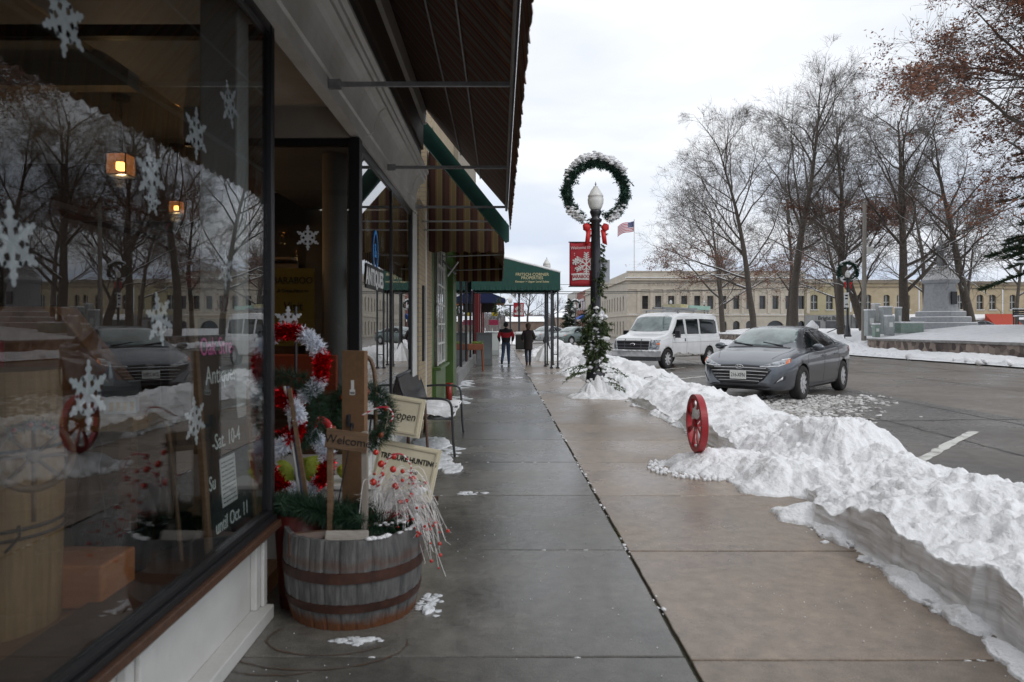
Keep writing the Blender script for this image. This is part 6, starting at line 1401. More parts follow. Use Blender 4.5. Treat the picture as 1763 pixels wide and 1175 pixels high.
def person(label, loc, hs, man):
    t = thing('person', label, 'person', loc, 0, None, hs)
    # facing +Y, height 1.75; mid stride
    if man: hipw, shw = .10, .21; la, ra = (-.17,-.16,.10), (.12,.12,.06)
    else: hipw, shw = .075, .17; la, ra = (-.06,.02,.08), (.07,.06,.07)
    hip = (0,0,.93); ch = (0,.01,1.30); nk = (0,.0,1.48)
    lk = (-hipw-.01, .02 if man else .05, .50); rk = (hipw, .09, .50)
    chains = [[(hip,.13),((0,0,1.1),.12),(ch,.14),(nk,.06),((0,.01,1.56),.055)],
              [(hip,.13),((-hipw,0,.86),.095),(lk,.062),(la,.045)], [(hip,.13),((hipw,0,.86),.095),(rk,.062),(ra,.045)],
              [(ch,.14),((-shw,0,1.40),.06),((-shw-.07,-.03,1.14),.045),((-shw-.04,.08 if man else .14,.93 if man else 1.06),.035)],
              [(ch,.14),((shw,0,1.40),.06),((shw+.07,-.03,1.14),.045),((shw+.04,.08 if man else .14,.93 if man else 1.06),.035)]]
    body = skinned('body', chains, skin, t)
    # head joined to the body mesh
    b = MB(); b.ico((0,.015,1.64), .105, 0, 0, 3, (.80,.95,1.15)); b.ico((0,.115,1.625), .02, 0, 0, 2); b.ico((-.085,.01,1.63), .022, 0, 0, 2, (.4,1,1.4)); b.ico((.085,.01,1.63), .022, 0, 0, 2, (.4,1,1.4))
    for s in (-1,1):
        hx, hy, hz = s*(shw+.04), (.09 if man else .15), (.90 if man else 1.04)
        b.ico((hx,hy,hz), .04, 0, 0, 2, (.5,.9,1))
        for k in range(4): b.tube([(hx, hy-.025+.018*k, hz-.03), (hx-.003*s, hy-.022+.018*k, hz-.065), (hx-.012*s, hy-.015+.018*k, hz-.09+.004*abs(k-1.5))], [.0095,.009,.007], 6)
        b.tube([(hx, hy+.03, hz), (hx-.012*s, hy+.05, hz-.03), (hx-.014*s, hy+.045, hz-.055)], [.011,.010,.008], 6)
    hm = b.build('head', skin, smooth=True)
    for o_ in (body, hm): o_.select_set(False)
    bm = bmesh.new(); bm.from_mesh(body.data); bm.from_mesh(hm.data); bm.to_mesh(body.data); bm.free(); bpy.data.objects.remove(hm)
    body.data.polygons.foreach_set('use_smooth', [True]*len(body.data.polygons))
    jean = mat('jeans', (.035,.065,.12) if man else (.02,.028,.05), (.055,.09,.15) if man else (.03,.04,.065), 12, .8); dk = mat('dark_jacket', (.014,.014,.018), rough=.75)
    tr = [[((0,0,1.02),(.15,.11)),((-hipw,0,.84),(.105,.105)),(tuple(Vector(lk)),.075),((la[0],la[1],.14),.062),((la[0],la[1]+.0,.08),.062)],
          [((0,0,1.02),(.15,.11)),((hipw,0,.84),(.105,.105)),(tuple(Vector(rk)),.075),((ra[0],ra[1],.14),.062),((ra[0],ra[1],.08),.062)]]
    if not man: tr = [[(p, (r_ if isinstance(r_, float) else r_[0])*(.78 if i < 2 else .98)) for i, (p, r_) in enumerate(c)] for c in tr]
    skinned('trousers', tr, jean, t)
    sh = [((-shw-.0,0,1.40),.09),((-shw-.09,-.04,1.15),.078),((-shw-.05,.06 if man else .12,.96 if man else 1.08),.05)]
    sh2 = [((-p[0],p[1],p[2]), r_) for p, r_ in sh]
    if man:
        js = [[((0,0,.84),(.19,.14)),((0,0,.98),(.185,.14)),((0,-.01,1.15),(.235,.17)),((0,-.01,1.32),(.225,.16)),((0,0,1.46),(.10,.09)),((0,.0,1.53),(.075,.075))], [((0,-.01,1.32),(.225,.16))]+sh, [((0,-.01,1.32),(.225,.16))]+sh2]
        redj = mat('red_panel', (.40,.008,.018), rough=.7)
        skinned('jacket', js, dk, t, matfn=lambda c: 1 if 1.10 < c.z-.25*max(0,abs(c.x)-.18) < 1.345 and c.y < .3 else 0, mats=[dk, redj])
    else:
        js = [[((0,0,.60),(.20,.15)),((0,0,.72),(.205,.155)),((0,0,.95),(.19,.145)),((0,-.01,1.15),(.18,.14)),((0,-.01,1.32),(.165,.125)),((0,0,1.45),(.09,.08)),((0,.0,1.52),(.07,.07))], [((0,-.01,1.32),(.165,.125))]+sh, [((0,-.01,1.32),(.165,.125))]+sh2]
        skinned('coat', js, mat('dark_brown_coat', (.020,.014,.014), (.03,.02,.02), 8, .85), t)
    b = MB()
    b.ico((0,-.022,1.665), .115, 0, .12, 3, (.86,.92,1.08)) if man else b.ico((0,-.03,1.66), .118, 0, .25, 3, (.9,.9,1.1))
    if not man: b.ico((0,-.05,1.57), .09, 0, .3, 3, (1,.6,1))
    b.build('hair' if not man else 'cap', mat('hair', (.05,.03,.018), (.09,.055,.03), 30, .6) if not man else mat('dark_cap', (.02,.02,.022), rough=.8), t, smooth=True)
    shm = mat('brown_boot' if not man else 'black_shoe', (.10,.04,.02) if not man else (.012,.012,.012), rough=.5)
    for a, lift in ((la, .05 if man else 0), (ra, 0)):
        b = MB(); b.ico((a[0], a[1]+.06, .045+lift*.3), .055, 0, 0, 3, (.85,2.3,.85)); b.ico((a[0],a[1]-.01,.09+lift), .052, 0, 0, 3, (.9,1,1.3)); b.build('shoe', shm, t, smooth=True)
    return t
person('man in jeans and black jacket with a broad red band across the back, walking away', (.21, 27.7, 0), .96, True)
person('woman in long dark coat and dark jeans with brown boots, walking away', (1.08, 27.3, 0), .93, False)
# ------------------------------------------------------------ things further along the sidewalk
t = thing('wooden_planter', 'reddish wooden planter box on tall legs holding pale green sprigs by the shopfront', 'planter', (-.88, 23.6, 0))
rw = mat('red_wood', (.17,.05,.02), (.22,.07,.03), 6, .6)
MB().box(-.30,.30,-.2,.3,.72,.92).build('box', rw, t, bevel=.01)
for x in (-.25,.25):
    for y in (-.12,.25): MB().tube([(x,y,.72),(x*1.15,y,0)], .035, 5).build('leg', rw, t)
b = MB(); needles(b, [Vector((-.1,0,.92)), Vector((.27,.05,.93))], .05, 300, .08, .008, seed=2); b.build('sprigs', mat('lime_sprig', (.25,.35,.06)), t)
for x, y, h_, w_, lb, c_ in ((-.65,27.6,1.3,.62,'grey plastic folding sidewalk board standing behind the wooden planter',(.16,.17,.17)),(-.45,37.5,1.25,.75,'pale sidewalk board with green writing at the far shop',(.4,.43,.42))):
    t = thing('sidewalk_board', lb, 'sign', (x, y, 0))
    m_ = mat('board_face', c_, tuple(v*.8 for v in c_), 3, .5)
    for s in (-1, 1): MB().box(-w_/2,w_/2,-.015,.015,.0,h_, M=Matrix.Translation((0,s*.28,0)) @ Matrix.Rotation(s*.21,4,'X')).build('panel', m_, t, bevel=.01)
    MB().box(-w_/2+.05,w_/2-.05,-.02,-.016,.25,h_-.12, M=Matrix.Translation((0,-.28,0)) @ Matrix.Rotation(-.21,4,'X')).build('face_panel', mat('board_inset', tuple(v*1.2 for v in c_)), t)
t = thing('litter_bin', 'square dark litter bin capped with snow between the two walkers', 'bin', (1.28, 44.5, 0))
MB().box(-.33,.33,-.33,.33,.05,1.0).build('body', M['blackink'], t, bevel=.05); MB().box(-.36,.36,-.36,.36,1.001,1.18).build('snow_cap', M['snow'], t, bevel=.06)
# far shops past the canopy, on our side
t = thing('far_shop', 'distant red and cream shopfront past the green canopy', 'shop', (-1.2, 38, 0))
MB().box(-8,-1.3,30,47.5,0,8.5).build('wall', mat('far_cream', (.35,.32,.27), (.42,.39,.33), 2, .8), t).matrix_parent_inverse = Matrix.Translation((1.2,-38,0))
for y in (31.5,34,38.5,42): P(MB().box(-1.3,-1.0,y,y+.35,0,3.6), 'red_column', mat('deep_red', (.13,.01,.012), rough=.4), t, bevel=.01)
for y in (32.6,36.5,40.5): P(MB().box(-1.3,-1.05,y,y+.5,0,3.6), 'cream_column', M['white'], t)
P(MB().box(-1.29,-1.27,32,47,.6,2.9), 'window', cg, t)
# hanging signs
for x, y, z, w_, h_, c_, lb in ((-.75,37,3.05,.55,.42,(.05,.35,.50),'teal hanging shop sign under the canopy edge'),(-.62,38,2.55,.8,.55,(.035,.02,.018),'dark brown hanging shop sign below the teal one'),(-.2,38.5,2.85,.75,.30,(.55,.14,.03),'orange hanging shop sign beside the greenery basket'),(-.40,40,1.75,.55,.3,(.40,.03,.09),'bright pink fabric sign hanging low by the far shops'),(-.35,41,2.25,.35,.25,(.6,.45,.03),'small yellow hanging sign above the pink one')):
    t = thing('hanging_sign', lb, 'sign', (x, y, z), 0, 'hanging signs at the far shops'); MB().box(-w_/2,w_/2,-.02,.02,-h_/2,h_/2).build('panel', mat('sign_face', c_, tuple(v*.75 for v in c_), 7, .5), t, bevel=.01)
    MB().tube([(-w_/2,0,h_/2+.1),(w_/2,0,h_/2+.1)], .015, 5).tube([(-w_/3,0,h_/2),(-w_/3,0,h_/2+.1)], .01, 4).tube([(w_/3,0,h_/2),(w_/3,0,h_/2+.1)], .01, 4).build('bracket', M['black'], t)
t = thing('hanging_basket', 'large hanging ball of evergreen branches at the canopy edge', 'basket', (.0, 33.5, 2.35)); b = MB(); q = rnd(5)
for k in range(60):
    d_ = Vector((q.gauss(0,1), q.gauss(0,1), q.gauss(0,1))).normalized(); cedar(b, d_*.18, d_, q.uniform(.25,.5), k)
b.build('greenery', [M['needle2'], M['needle']], t); MB().tube([(0,0,.2),(0,0,.75)], .01, 4).build('wire', M['black'], t)
t = thing('navy_awning', 'small navy blue awning above the hanging basket', 'awning', (-.6, 36, 3)); MB().prism([(-.6,.55),(.85,-.05),(.85,-.25),(-.6,-.25)], lambda p: (p[0],0,p[1]), lambda p: (p[0],1.8,p[1])).build('canvas', mat('navy_canvas', (.01,.02,.08), rough=.8), t)
# ------------------------------------------------------------ trees
bark = mat('bark', (.055,.043,.035), (.10,.085,.07), 8, .9, bump=.6, bscale=12, stretch=(3,3,.6)); twigm = mat('twig', (.095,.078,.068), (.14,.12,.105), 3, .9)
leafm = mat('dry_oak_leaf', (.13,.048,.027), (.22,.095,.05), 3, .8); 
def bare_tree(name, label, loc, H, r0, seed, fork=.45, spread=1.0, n1=16, leaves=0, lz=(.2,.6), lean=0, twig=.0085, droop=0, depth=4, leader=True, first=.28, group='bare trees in the park', snowy=1, density=1.0):
    q = rnd(seed); TR, TW, SN, LF = MB(), MB(), MB(), MB()
    def grow(p, d, L, r_, lev):
        n = (9, 7, 5, 4, 3)[min(lev, 4)]; pts = [p]; rs = [r_]; dd = d.normalized(); kink = (.05,.11,.13,.15,.16)[min(lev, 4)]
        for k in range(n):
            up = (.02,.04,.03,.01,.0)[min(lev, 4)]-droop*(.05 if lev >= 1 else 0)
            dd = (dd+Vector((q.gauss(0,kink), q.gauss(0,kink), q.gauss(0,kink)+up))).normalized(); pts.append(pts[-1]+dd*L/n); rs.append(max(twig*.5, r_*(1-(.86*((k+1)/n)**1.15 if lev < 1 else .85*(k+1)/n))))
        sides = (10, 6, 4, 3, 3)[min(lev, 4)]
        (TR if lev <= 1 else TW).tube(pts, rs, sides, cap=False)
        if snowy and lev in (1, 2) and r_ > .03:
            for i in range(len(pts)-1):
                t_ = (pts[i+1]-pts[i]).normalized()
                if abs(t_.z) < .72 and q.random() < .8 and rs[i] > .018: SN.tube([pts[i]+Vector((0,0,rs[i]*.62)), pts[i+1]+Vector((0,0,rs[i+1]*.62))], [rs[i]*.72, rs[i+1]*.72], 5, cap=False)
        if lev >= depth: return
        cnt = max(2, int(((n1, 8, 8, 8)[lev])*density*q.uniform(.8,1.2))) if lev else n1
        for c in range(cnt):
            t_ = (first+(1-first)*((c+q.random())/cnt)**.9) if lev == 0 else q.uniform(.15, 1)
            i = min(int(t_*n), n-1); f = t_*n-i; pp = pts[i].lerp(pts[i+1], f); T = (pts[i+1]-pts[i]).normalized()
            a = q.uniform(0, 6.283)+c*2.4; X = T.orthogonal().normalized(); Y = T.cross(X); side = X*math.cos(a)+Y*math.sin(a)
            ang = R(q.uniform(42, 68)) if lev == 0 else R(q.uniform(25, 58)); 
            if lev == 0: ang *= (1.12-.5*t_)
            nd = T*math.cos(ang)+side*math.sin(ang)
            LL = (H*.43*spread*(1.15-.75*t_) if lev == 0 else L*q.uniform(.42,.72)*(1.15-.55*t_)); rr_ = (rs[i]*.30+.035) if lev == 0 else rs[i]*.52
            grow(pp, nd, LL, max(twig, rr_), lev+1)
        if leaves and lev >= depth-1:
            pass
    d0 = Vector((lean, 0, 1)); grow(Vector((0,0,-.3)), d0, H+.3, r0, 0)
    if leaves:
        m_ = len(TW.v); k = 0
        while k < leaves:
            i = q.randrange(m_); c = Vector(TW.v[i]); hz = c.z/H
            if not (lz[0] < hz < lz[1]): k += .12; continue
            if noise.noise(c*.8+Vector((seed, 0, 0)))+.6*noise.noise(c*2.3) < .04: k += .12; continue
            k += 1
            for _ in range(3):
                e = c+Vector((q.gauss(0,.16), q.gauss(0,.16), q.gauss(-.05,.12))); u = Vector((q.gauss(0,1), q.gauss(0,1), q.gauss(0,1))).normalized()*q.uniform(.06,.11); v = u.orthogonal().normalized()*q.uniform(.035,.07)
                LF.add([e-u, e-v, e+u*.9, e+v], [(0,1,2,3)])
    t = thing(name, label, 'tree', loc, 0, group)
    TR.build('trunk', bark, t, smooth=True); TW.build('crown', twigm, t)
    if SN.v: SN.build('branch_snow', M['snow'], t, smooth=True)['kind'] = 'stuff'
    if LF.v: LF.build('leaves', leafm, t)['kind'] = 'stuff'
    return t
bare_tree('bare_tree', 'tallest bare tree, forking high above the white van, in front of the bank', (23.6, 56, .9), 18.6, .36, 3, n1=19, spread=1.35, first=.34)
bare_tree('bare_tree', 'lower wide tree with clinging brown leaves, closest to the flagpole', (24.9, 78, .6), 14, .32, 11, n1=20, spread=1.75, leaves=4200, lz=(.12,.62), first=.22)
bare_tree('bare_tree', 'slender tree between the flagpole side tree and the tallest one', (23.6, 65, .7), 18, .31, 5, n1=19, spread=1.35, leaves=2600, lz=(.2,.55), first=.24)
bare_tree('bare_tree', 'upright oak with rusty leaf clusters rising behind the park lamp', (25.4, 52, 1.1), 16.5, .29, 8, n1=20, spread=.85, leaves=6000, lz=(.25,.62), first=.26)
bare_tree('bare_tree', 'broad snowy limbed bare tree left of the monument', (27.8, 48, 1.5), 14.5, .33, 21, n1=16, spread=1.35, first=.16, density=1.0)
bare_tree('bare_tree', 'leaning bare tree directly right of the monument', (31.2, 46, 1.5), 11.8, .30, 33, n1=14, spread=1.2, first=.14, lean=-.2)
bare_tree('bare_tree', 'low spreading bare tree behind the utility pole', (26.4, 50.5, 1.3), 9.5, .32, 44, n1=12, spread=1.5, first=.18, lean=-.25)
bare_tree('pin_oak', 'large pin oak heavy with russet leaves reaching in from the right edge', (25.2, 27.5, 1.1), 18.5, .48, 9, n1=30, spread=1.3, leaves=34000, lz=(.22,.95), first=.2, droop=.9, density=1.05)
bare_tree('bare_tree', 'slim bare tree in the far park between the utility pole and the monument', (36, 74, 1.3), 15, .26, 71, n1=16, spread=1.2, first=.22)
bare_tree('bare_tree', 'tall bare tree deep in the park behind the tallest one', (33, 80, 1.3), 16, .28, 72, n1=18, spread=1.1, first=.25, leaves=1200)
bare_tree('bare_tree', 'rounded bare tree deep in the park behind the monument', (44, 72, 1.4), 15, .28, 73, n1=16, spread=1.3, first=.2)
bare_tree('bare_tree', 'thin distant bare tree at the right edge beyond the bench', (41.5, 56, 1.5), 9, .16, 51, n1=12, spread=1.1, depth=3)
bare_tree('bare_tree', 'small bare street tree far down the road between the walkers', (9.5, 120, 0), 8, .2, 61, n1=12, spread=1.2, depth=3, group='distant street trees')
bare_tree('bare_tree', 'far bare street tree above the woman in the long coat', (4.0, 105, 0), 9, .2, 62, n1=12, spread=1.2, depth=3, group='distant street trees')
def conifer(name, label, loc, H, Rb, seed, n=900, dark=M['needle'], z0=.1, snow=40, bl=.30):
    q = rnd(seed); t = thing(name, label, 'tree', loc, 0, 'evergreen trees'); MB().tube([(0,0,-.3),(0,0,H*.97)], [.22*H/12,.02], 8).build('trunk', bark, t)
    b, s = MB(), MB()
    for k in range(n):
        h = z0+(1-z0)*q.random()**1.2; a = q.uniform(0,6.28); L = Rb*(1-h)**.75*q.uniform(.5,1.1)+.2; z = H*h
        base_ = Vector((0,0,z)); tip = Vector((math.cos(a)*L, math.sin(a)*L, z+L*q.uniform(-.25,.18)))
        mid = base_.lerp(tip,.6)+Vector((0,0,.08*L)); pts = [base_, mid, tip]; b.tube(pts, [.02,.015,.006], 3, cap=False)
        for m_ in range(int(75*max(.5, L))):
            tt = q.uniform(.25,1.0); c = (base_.lerp(mid, tt*1.6) if tt < .6 else mid.lerp(tip, (tt-.6)*2.5)); dd = Vector((math.cos(a)+q.gauss(0,.6), math.sin(a)+q.gauss(0,.6), q.gauss(.1,.4))).normalized(); w_ = dd.cross(Vector((q.gauss(0,1),q.gauss(0,1),q.gauss(0,1)))).normalized()*q.uniform(.03,.06)
            e = c+dd*q.uniform(.7,1.2)*bl; b.add([c-w_, c+w_, e], [(0,1,2)])
        if k % max(1, n//snow) == 0 and snow: s.ico(tip.lerp(mid,.3)+Vector((0,0,.08)), q.uniform(.1,.25)*min(1, Rb/4), 0, .6, 2, (1.5,1.5,.5))
    b.build('crown', dark, t)
    if s.v: s.build('branch_snow', M['snow'], t, smooth=True)['kind'] = 'stuff'
    return t
dkg = mat('pine_needles', (.012,.030,.012), (.03,.055,.02), 3, .7)
conifer('white_pine', 'dark evergreen pine pushing snowy boughs in at the right edge', (31.0, 34, 1.5), 24, 6.3, 5, 620, dkg, z0=.13, snow=150, bl=.36)
conifer('spruce', 'small dark spruce far down the street beyond the green car', (14.8, 150, 0), 7.5, 2.4, 6, 220, dkg, snow=12)
# ------------------------------------------------------------ buildings
def facade(mb, gl, fr, x0, x1, z0, z1, ops, y, th=.5, arch=False, name=None):
    """wall facing -Y at y with rectangular openings [(xa,xb,za,zb,arch)]"""
    xs = sorted({x0, x1, *[o[0] for o in ops], *[o[1] for o in ops]}); zs = sorted({z0, z1, *[o[2] for o in ops], *[o[3] for o in ops]})
    for i in range(len(xs)-1):
        cells = []
        for j in range(len(zs)-1):
            cx, cz = (xs[i]+xs[i+1])/2, (zs[j]+zs[j+1])/2
            solid = not any(o[0] < cx < o[1] and o[2] < cz < o[3] for o in ops)
            if solid and cells and abs(cells[-1][1]-zs[j]) < 1e-6: cells[-1][1] = zs[j+1]
            elif solid: cells.append([zs[j], zs[j+1]])
        for a, b_ in cells: mb.add([(xs[i],y,a),(xs[i+1],y,a),(xs[i+1],y,b_),(xs[i],y,b_)], [(0,1,2,3)])
    for o in ops:
        xa, xb, za, zb = o[:4]
        mb.add([(xa,y,za),(xb,y,za),(xb,y+th,za),(xa,y+th,za)], [(0,1,2,3)]); mb.add([(xa,y,za),(xa,y,zb),(xa,y+th,zb),(xa,y+th,za)], [(0,1,2,3)]); mb.add([(xb,y,za),(xb,y,zb),(xb,y+th,zb),(xb,y+th,za)], [(3,2,1,0)]); mb.add([(xa,y,zb),(xb,y,zb),(xb,y+th,zb),(xa,y+th,zb)], [(3,2,1,0)])
        if len(o) > 4 and o[4]:
            r_ = (xb-xa)/2; cx = (xa+xb)/2; zc = zb-r_*o[4]
            for s in (-1, 1):
                pts = [(cx+s*r_*math.cos(R(k*15)), zc+r_*o[4]*math.sin(R(k*15))) for k in range(7)]; poly = pts+[(cx+s*r_, zb)]
                mb.prism(poly, lambda p: (p[0], y+.001, p[1]), lambda p: (p[0], y+th*.8, p[1]))
winm = mat('dark_window', (.015,.016,.018), (.05,.05,.05), .6, .08, coat=.5)
stone_b = mat('limestone', (.42,.375,.31), (.52,.47,.39), 1.2, .85, detail=8); stone_t = mat('limestone_trim', (.50,.44,.36), (.56,.50,.42), 2, .8)
t = thing('bank_building', 'pale limestone corner bank with arched ground floor windows and square upper windows', 'building', (18.2, 100, 0))
X0, X1, ZT, yb_ = 18.2, 43.5, 9.4, 100
ops = []; 
for k in range(13): xc = X0+2.55+k*1.87; ops.append((xc-.45, xc+.45, 4.05, 5.95))
for k in range(13):
    xc = X0+2.55+k*1.87
    if k == 10: continue
    if k in (9, 11): continue
    ops.append((xc-.5, xc+.5, .2, 2.35, 1))
ops.append((X0+2.55+10*1.87-1.35, X0+2.55+10*1.87+1.35, .2, 2.4, 1))
b = MB(); facade(b, None, None, X0, X1, -.2, ZT, ops, yb_)
# side wall facing -X: build in rotated frame
b2 = MB(); ops2 = [(3+k*2.6, 3.9+k*2.6, 3.9, 6.1, 1) for k in range(17)]+[(3+k*2.6, 3.9+k*2.6, .3, 2.3) for k in range(17)]
facade(b2, None, None, 0, 50, -.2, ZT, ops2, 0)
Mr = Matrix.Translation((X0, yb_, 0)) @ Matrix(((0,1,0,0),(1,0,0,0),(0,0,1,0),(0,0,0,1)))
b.add([Mr @ Vector(v) for v in b2.v], b2.f); b.add([(X0,yb_,ZT),(X1,yb_,ZT),(X1,yb_+50,ZT),(X0,yb_+50,ZT)], [(0,1,2,3)])
P(b, 'wall', stone_b, t)
b = MB(); b.box(X0-.35,X1,yb_-.35,yb_-.001,8.15,8.30).box(X0-.2,X1,yb_-.2,yb_-.002,8.301,8.5).box(X0-.12,X1,yb_-.1,yb_-.003,3.05,3.25).box(X0-.35,X0-.001,yb_,yb_+50,8.15,8.30).box(X0-.12,X0-.001,yb_,yb_+50,3.05,3.25).box(X0-.1,X1,yb_-.1,yb_+.4,ZT+.001,ZT+.12)
for k in range(14): xc = X0+1.6+k*1.87; b.box(xc-.22, xc+.22, yb_-.10, yb_-.001, 3.4, 6.7); b.box(xc-.3, xc+.3, yb_-.14, yb_-.002, 6.701, 6.85)
b.box(X0, X1, yb_-.12, yb_-.0015, 6.86, 6.98)
P(b, 'cornice', stone_t, t); P(MB().box(X0-.36,X1,yb_-.36,yb_-.0,8.51,8.60).box(X0-.1,X1,yb_-.13,yb_-.002,3.26,3.32), 'ledge_snow', M['snow'], t)
for xa, xb, za, zb, *_ in ops: P(MB().box(xa-.05,xb+.05,yb_+.42,yb_+.5,za-.05,zb+.05), 'window', winm, t)
for k in range(17): P(MB().box(X0+.42,X0+.5,yb_+2.9+k*2.6,yb_+4+k*2.6,3.8,6.2), 'window', winm, t)
o = text_obj('lettering', 'BARABOO  STATE  BANK', .62, mat('carved', (.33,.28,.22)), frame((X0+9, yb_-.01, 7.55), (1,0,0), (0,0,1)), None, .02, 1.4, 0, 0, spacing=1.3); o.parent = t; o.matrix_parent_inverse = Matrix.Translation(t.location).inverted()
P(MB().box(X0+6.3,X0+7.5,yb_-.05,yb_-.01,3.5,3.75), 'red_plaque', M['red'], t) if 0 else None
# flagpole
fx = (1092-862)/1200*106
t = thing('flagpole', 'white rooftop flagpole flying a striped flag over the bank', 'flagpole', (fx, 106, 9.4)); MB().tube([(0,0,0),(0,0,8.3)], [.07,.04], 8).build('pole', M['white'], t); MB().ico((0,0,8.35), .09, 0, 0, 1).build('finial', M['metal'], t)
W_, H_ = 2.5, 1.55; cols, rows = 26, 13; vs = []
for j in range(rows+1):
    for i in range(cols+1): u, v = i/cols, j/rows; vs.append((-W_*u, .18*math.sin(u*7+v), -H_*v-.55*u*u*1.6-.10*math.sin(u*6)))
b = MB(); b.add(vs, [(j*(cols+1)+i, j*(cols+1)+i+1, (j+1)*(cols+1)+i+1, (j+1)*(cols+1)+i) for j in range(rows) for i in range(cols)])
b.m = [(2 if (j < 7 and i < 10) else j % 2) for j in range(rows) for i in range(cols)]
fl = b.build('flag', [mat('flag_red', (.42,.02,.05)), mat('flag_white', (.7,.7,.72)), mat('flag_blue', (.02,.03,.14))], t, smooth=True); fl.location = (0,0,8.2); md = fl.modifiers.new('s','SOLIDIFY'); md.thickness = .02
st_ = MB(); 
for r_ in range(4):
    for c_ in range(5): u, v = (c_+.7)/26*2, (r_*1.6+.8)/13; x = -W_*u; z = -H_*v-.55*u*u*1.6-.10*math.sin(u*6); st_.box(x-.03,x+.03,.18*math.sin(u*7+v)-.04,.18*math.sin(u*7+v)-.02,z-.03,z+.03)
o = st_.build('stars', mat('star_white', (.7,.7,.7)), t); o.location = (0,0,8.2)
# row of yellow brick buildings behind the park
yel = mat('yellow_brick', (.36,.29,.185), (.45,.37,.25), .8, .85, detail=8); yel2 = mat('ochre_brick', (.36,.31,.19), (.42,.37,.24), .8, .85); greyf = mat('grey_front', (.20,.20,.20), (.26,.26,.25), 2, .7)
def row(label, x0, x1, zt, wall, wins, y=100, ground=greyf, awn=None):
    t = thing('commercial_building', label, 'building', (x0, y, 0), 0, 'brick buildings behind the park'); b = MB()
    ops = [(xc-w_/2, xc+w_/2, 4.0, 6.1, .6) for xc, w_ in wins]; facade(b, None, None, x0, x1, 3.2, zt, ops, y); b.add([(x0,y,zt),(x1,y,zt),(x1,y+20,zt),(x0,y+20,zt)], [(0,1,2,3)]); P(b, 'wall', wall, t)
    P(MB().box(x0, x1, y-.25, y-.002, zt-.45, zt-.05).box(x0, x1, y-.15, y-.003, zt-1.0, zt-.9), 'cornice', mat('dark_cornice', (.22,.18,.13)) if wall is yel else stone_t, t); P(MB().box(x0, x1, y-.27, y+.3, zt+.001, zt+.09), 'roof_snow', M['snow'], t)
    P(MB().box(x0, x1, y-.1, y+.2, -.2, 3.19), 'shop_ground_floor', ground, t)
    for xc, w_ in wins:
        P(MB().box(xc-w_/2-.03, xc+w_/2+.03, y+.3, y+.36, 3.95, 6.12), 'window', winm, t); P(MB().box(xc-w_/2-.1, xc+w_/2+.1, y-.12, y-.001, 3.85, 3.99).box(xc-.03, xc+.03, y+.22, y+.29, 4.0, 6.1).box(xc-w_/2,xc+w_/2, y+.22, y+.28, 5.0, 5.08), 'window_frame', M['white'], t)
    k = x0+.6
    while k < x1-1.5: P(MB().box(k, k+1.6, y-.16, y-.101, .3, 2.3), 'shop_window', winm, t); k += 2.4
    if awn: P(MB().prism([(0,3.3),(0,3.0),(-1.5,2.5),(-1.5,2.75)], lambda p: (x0+.2, y-.1+p[0], p[1]), lambda p: (x1-.2, y-.1+p[0], p[1])), 'shop_awning', M['snow'], t)
    return t
t = row('narrow ochre brick shop with grey signed ground floor next to the bank', 43.6, 50.2, 8.3, yel2, [(45,1.0),(47.2,1.0),(49.2,1.0)])
o = text_obj('lettering', 'Bright Barn', .75, mat('sign_dark', (.04,.04,.04)), frame((47.2, 99.88, 2.72), (1,0,0), (0,0,1)), None, .02, 1.0, 0, .01); o.parent = t; o.matrix_parent_inverse = Matrix.Translation(t.location).inverted()
row('yellow brick building behind the utility pole with paired windows', 50.3, 60, 8.2, yel, [(51.5,.8),(52.8,.8),(55.4,.9),(57.2,.7),(58.4,.7)], awn=1)
row('long yellow brick building behind the monument', 60.1, 72, 8.0, yel, [(61.5,1),(63.5,1),(66,.9),(68.8,1),(70.6,1)], awn=1)
row('yellow brick building at the far right beyond the park bench', 72.1, 92, 7.9, yel, [(73.5,.9),(75.6,.9),(77.6,.7),(78.8,.7),(82,.9),(84.5,.9),(87,.9),(89.5,.9)], awn=1)
# red brick and pale shops down the street
redb = brick('red_brick', (.20,.055,.035), (.26,.075,.05), (.2,.15,.13), 1, bw=.25, rh=.09)
t = thing('red_brick_building', 'red brick building with blue awning far down the street', 'building', (18.2, 160, 0)); b = MB(); b.box(18.6,30,152,170,0,9.6); P(b, 'wall', redb, t)
for z in (1,5.2):
    for y in (154,158,162,166): P(MB().box(18.5,18.59,y,y+1.4,z,z+2.4), 'window', winm, t)
P(MB().prism([(0,4.4),(-1.4,3.4),(-1.4,3.2),(0,3.2)], lambda p: (18.59+p[0],153,p[1]), lambda p: (18.59+p[0],160,p[1])), 'blue_awning', mat('blue_awn', (.02,.10,.45), rough=.7), t)
P(MB().prism([(0,7.9),(-1.3,7.4),(-1.3,7.3),(0,7.3)], lambda p: (18.59+p[0],156,p[1]), lambda p: (18.59+p[0],160,p[1])), 'snowy_ledge', M['snow'], t)
t = thing('pale_building', 'pale rendered building just past the red brick one', 'building', (18, 180, 0)); P(MB().box(18.2,30,171,190,0,10.2), 'wall', mat('pale_render', (.42,.40,.37), (.48,.46,.42), 1, .8), t)
for k in range(3): P(MB().box(18.12,18.199,173+5*k,175+5*k,4.5,7), 'window', winm, t)
t = thing('low_house', 'low snowy roofed house at the far end of the street', 'house', (17, 210, 0)); P(MB().box(16,30,200,215,0,4.2), 'wall', mat('tan_render', (.30,.22,.17), (.36,.28,.22), 1, .8), t); P(MB().prism([(199.5,4.2),(215.5,4.2),(207.5,6.6)], lambda p: (15.6,p[0],p[1]), lambda p: (30.4,p[0],p[1])), 'roof', M['snow'], t)
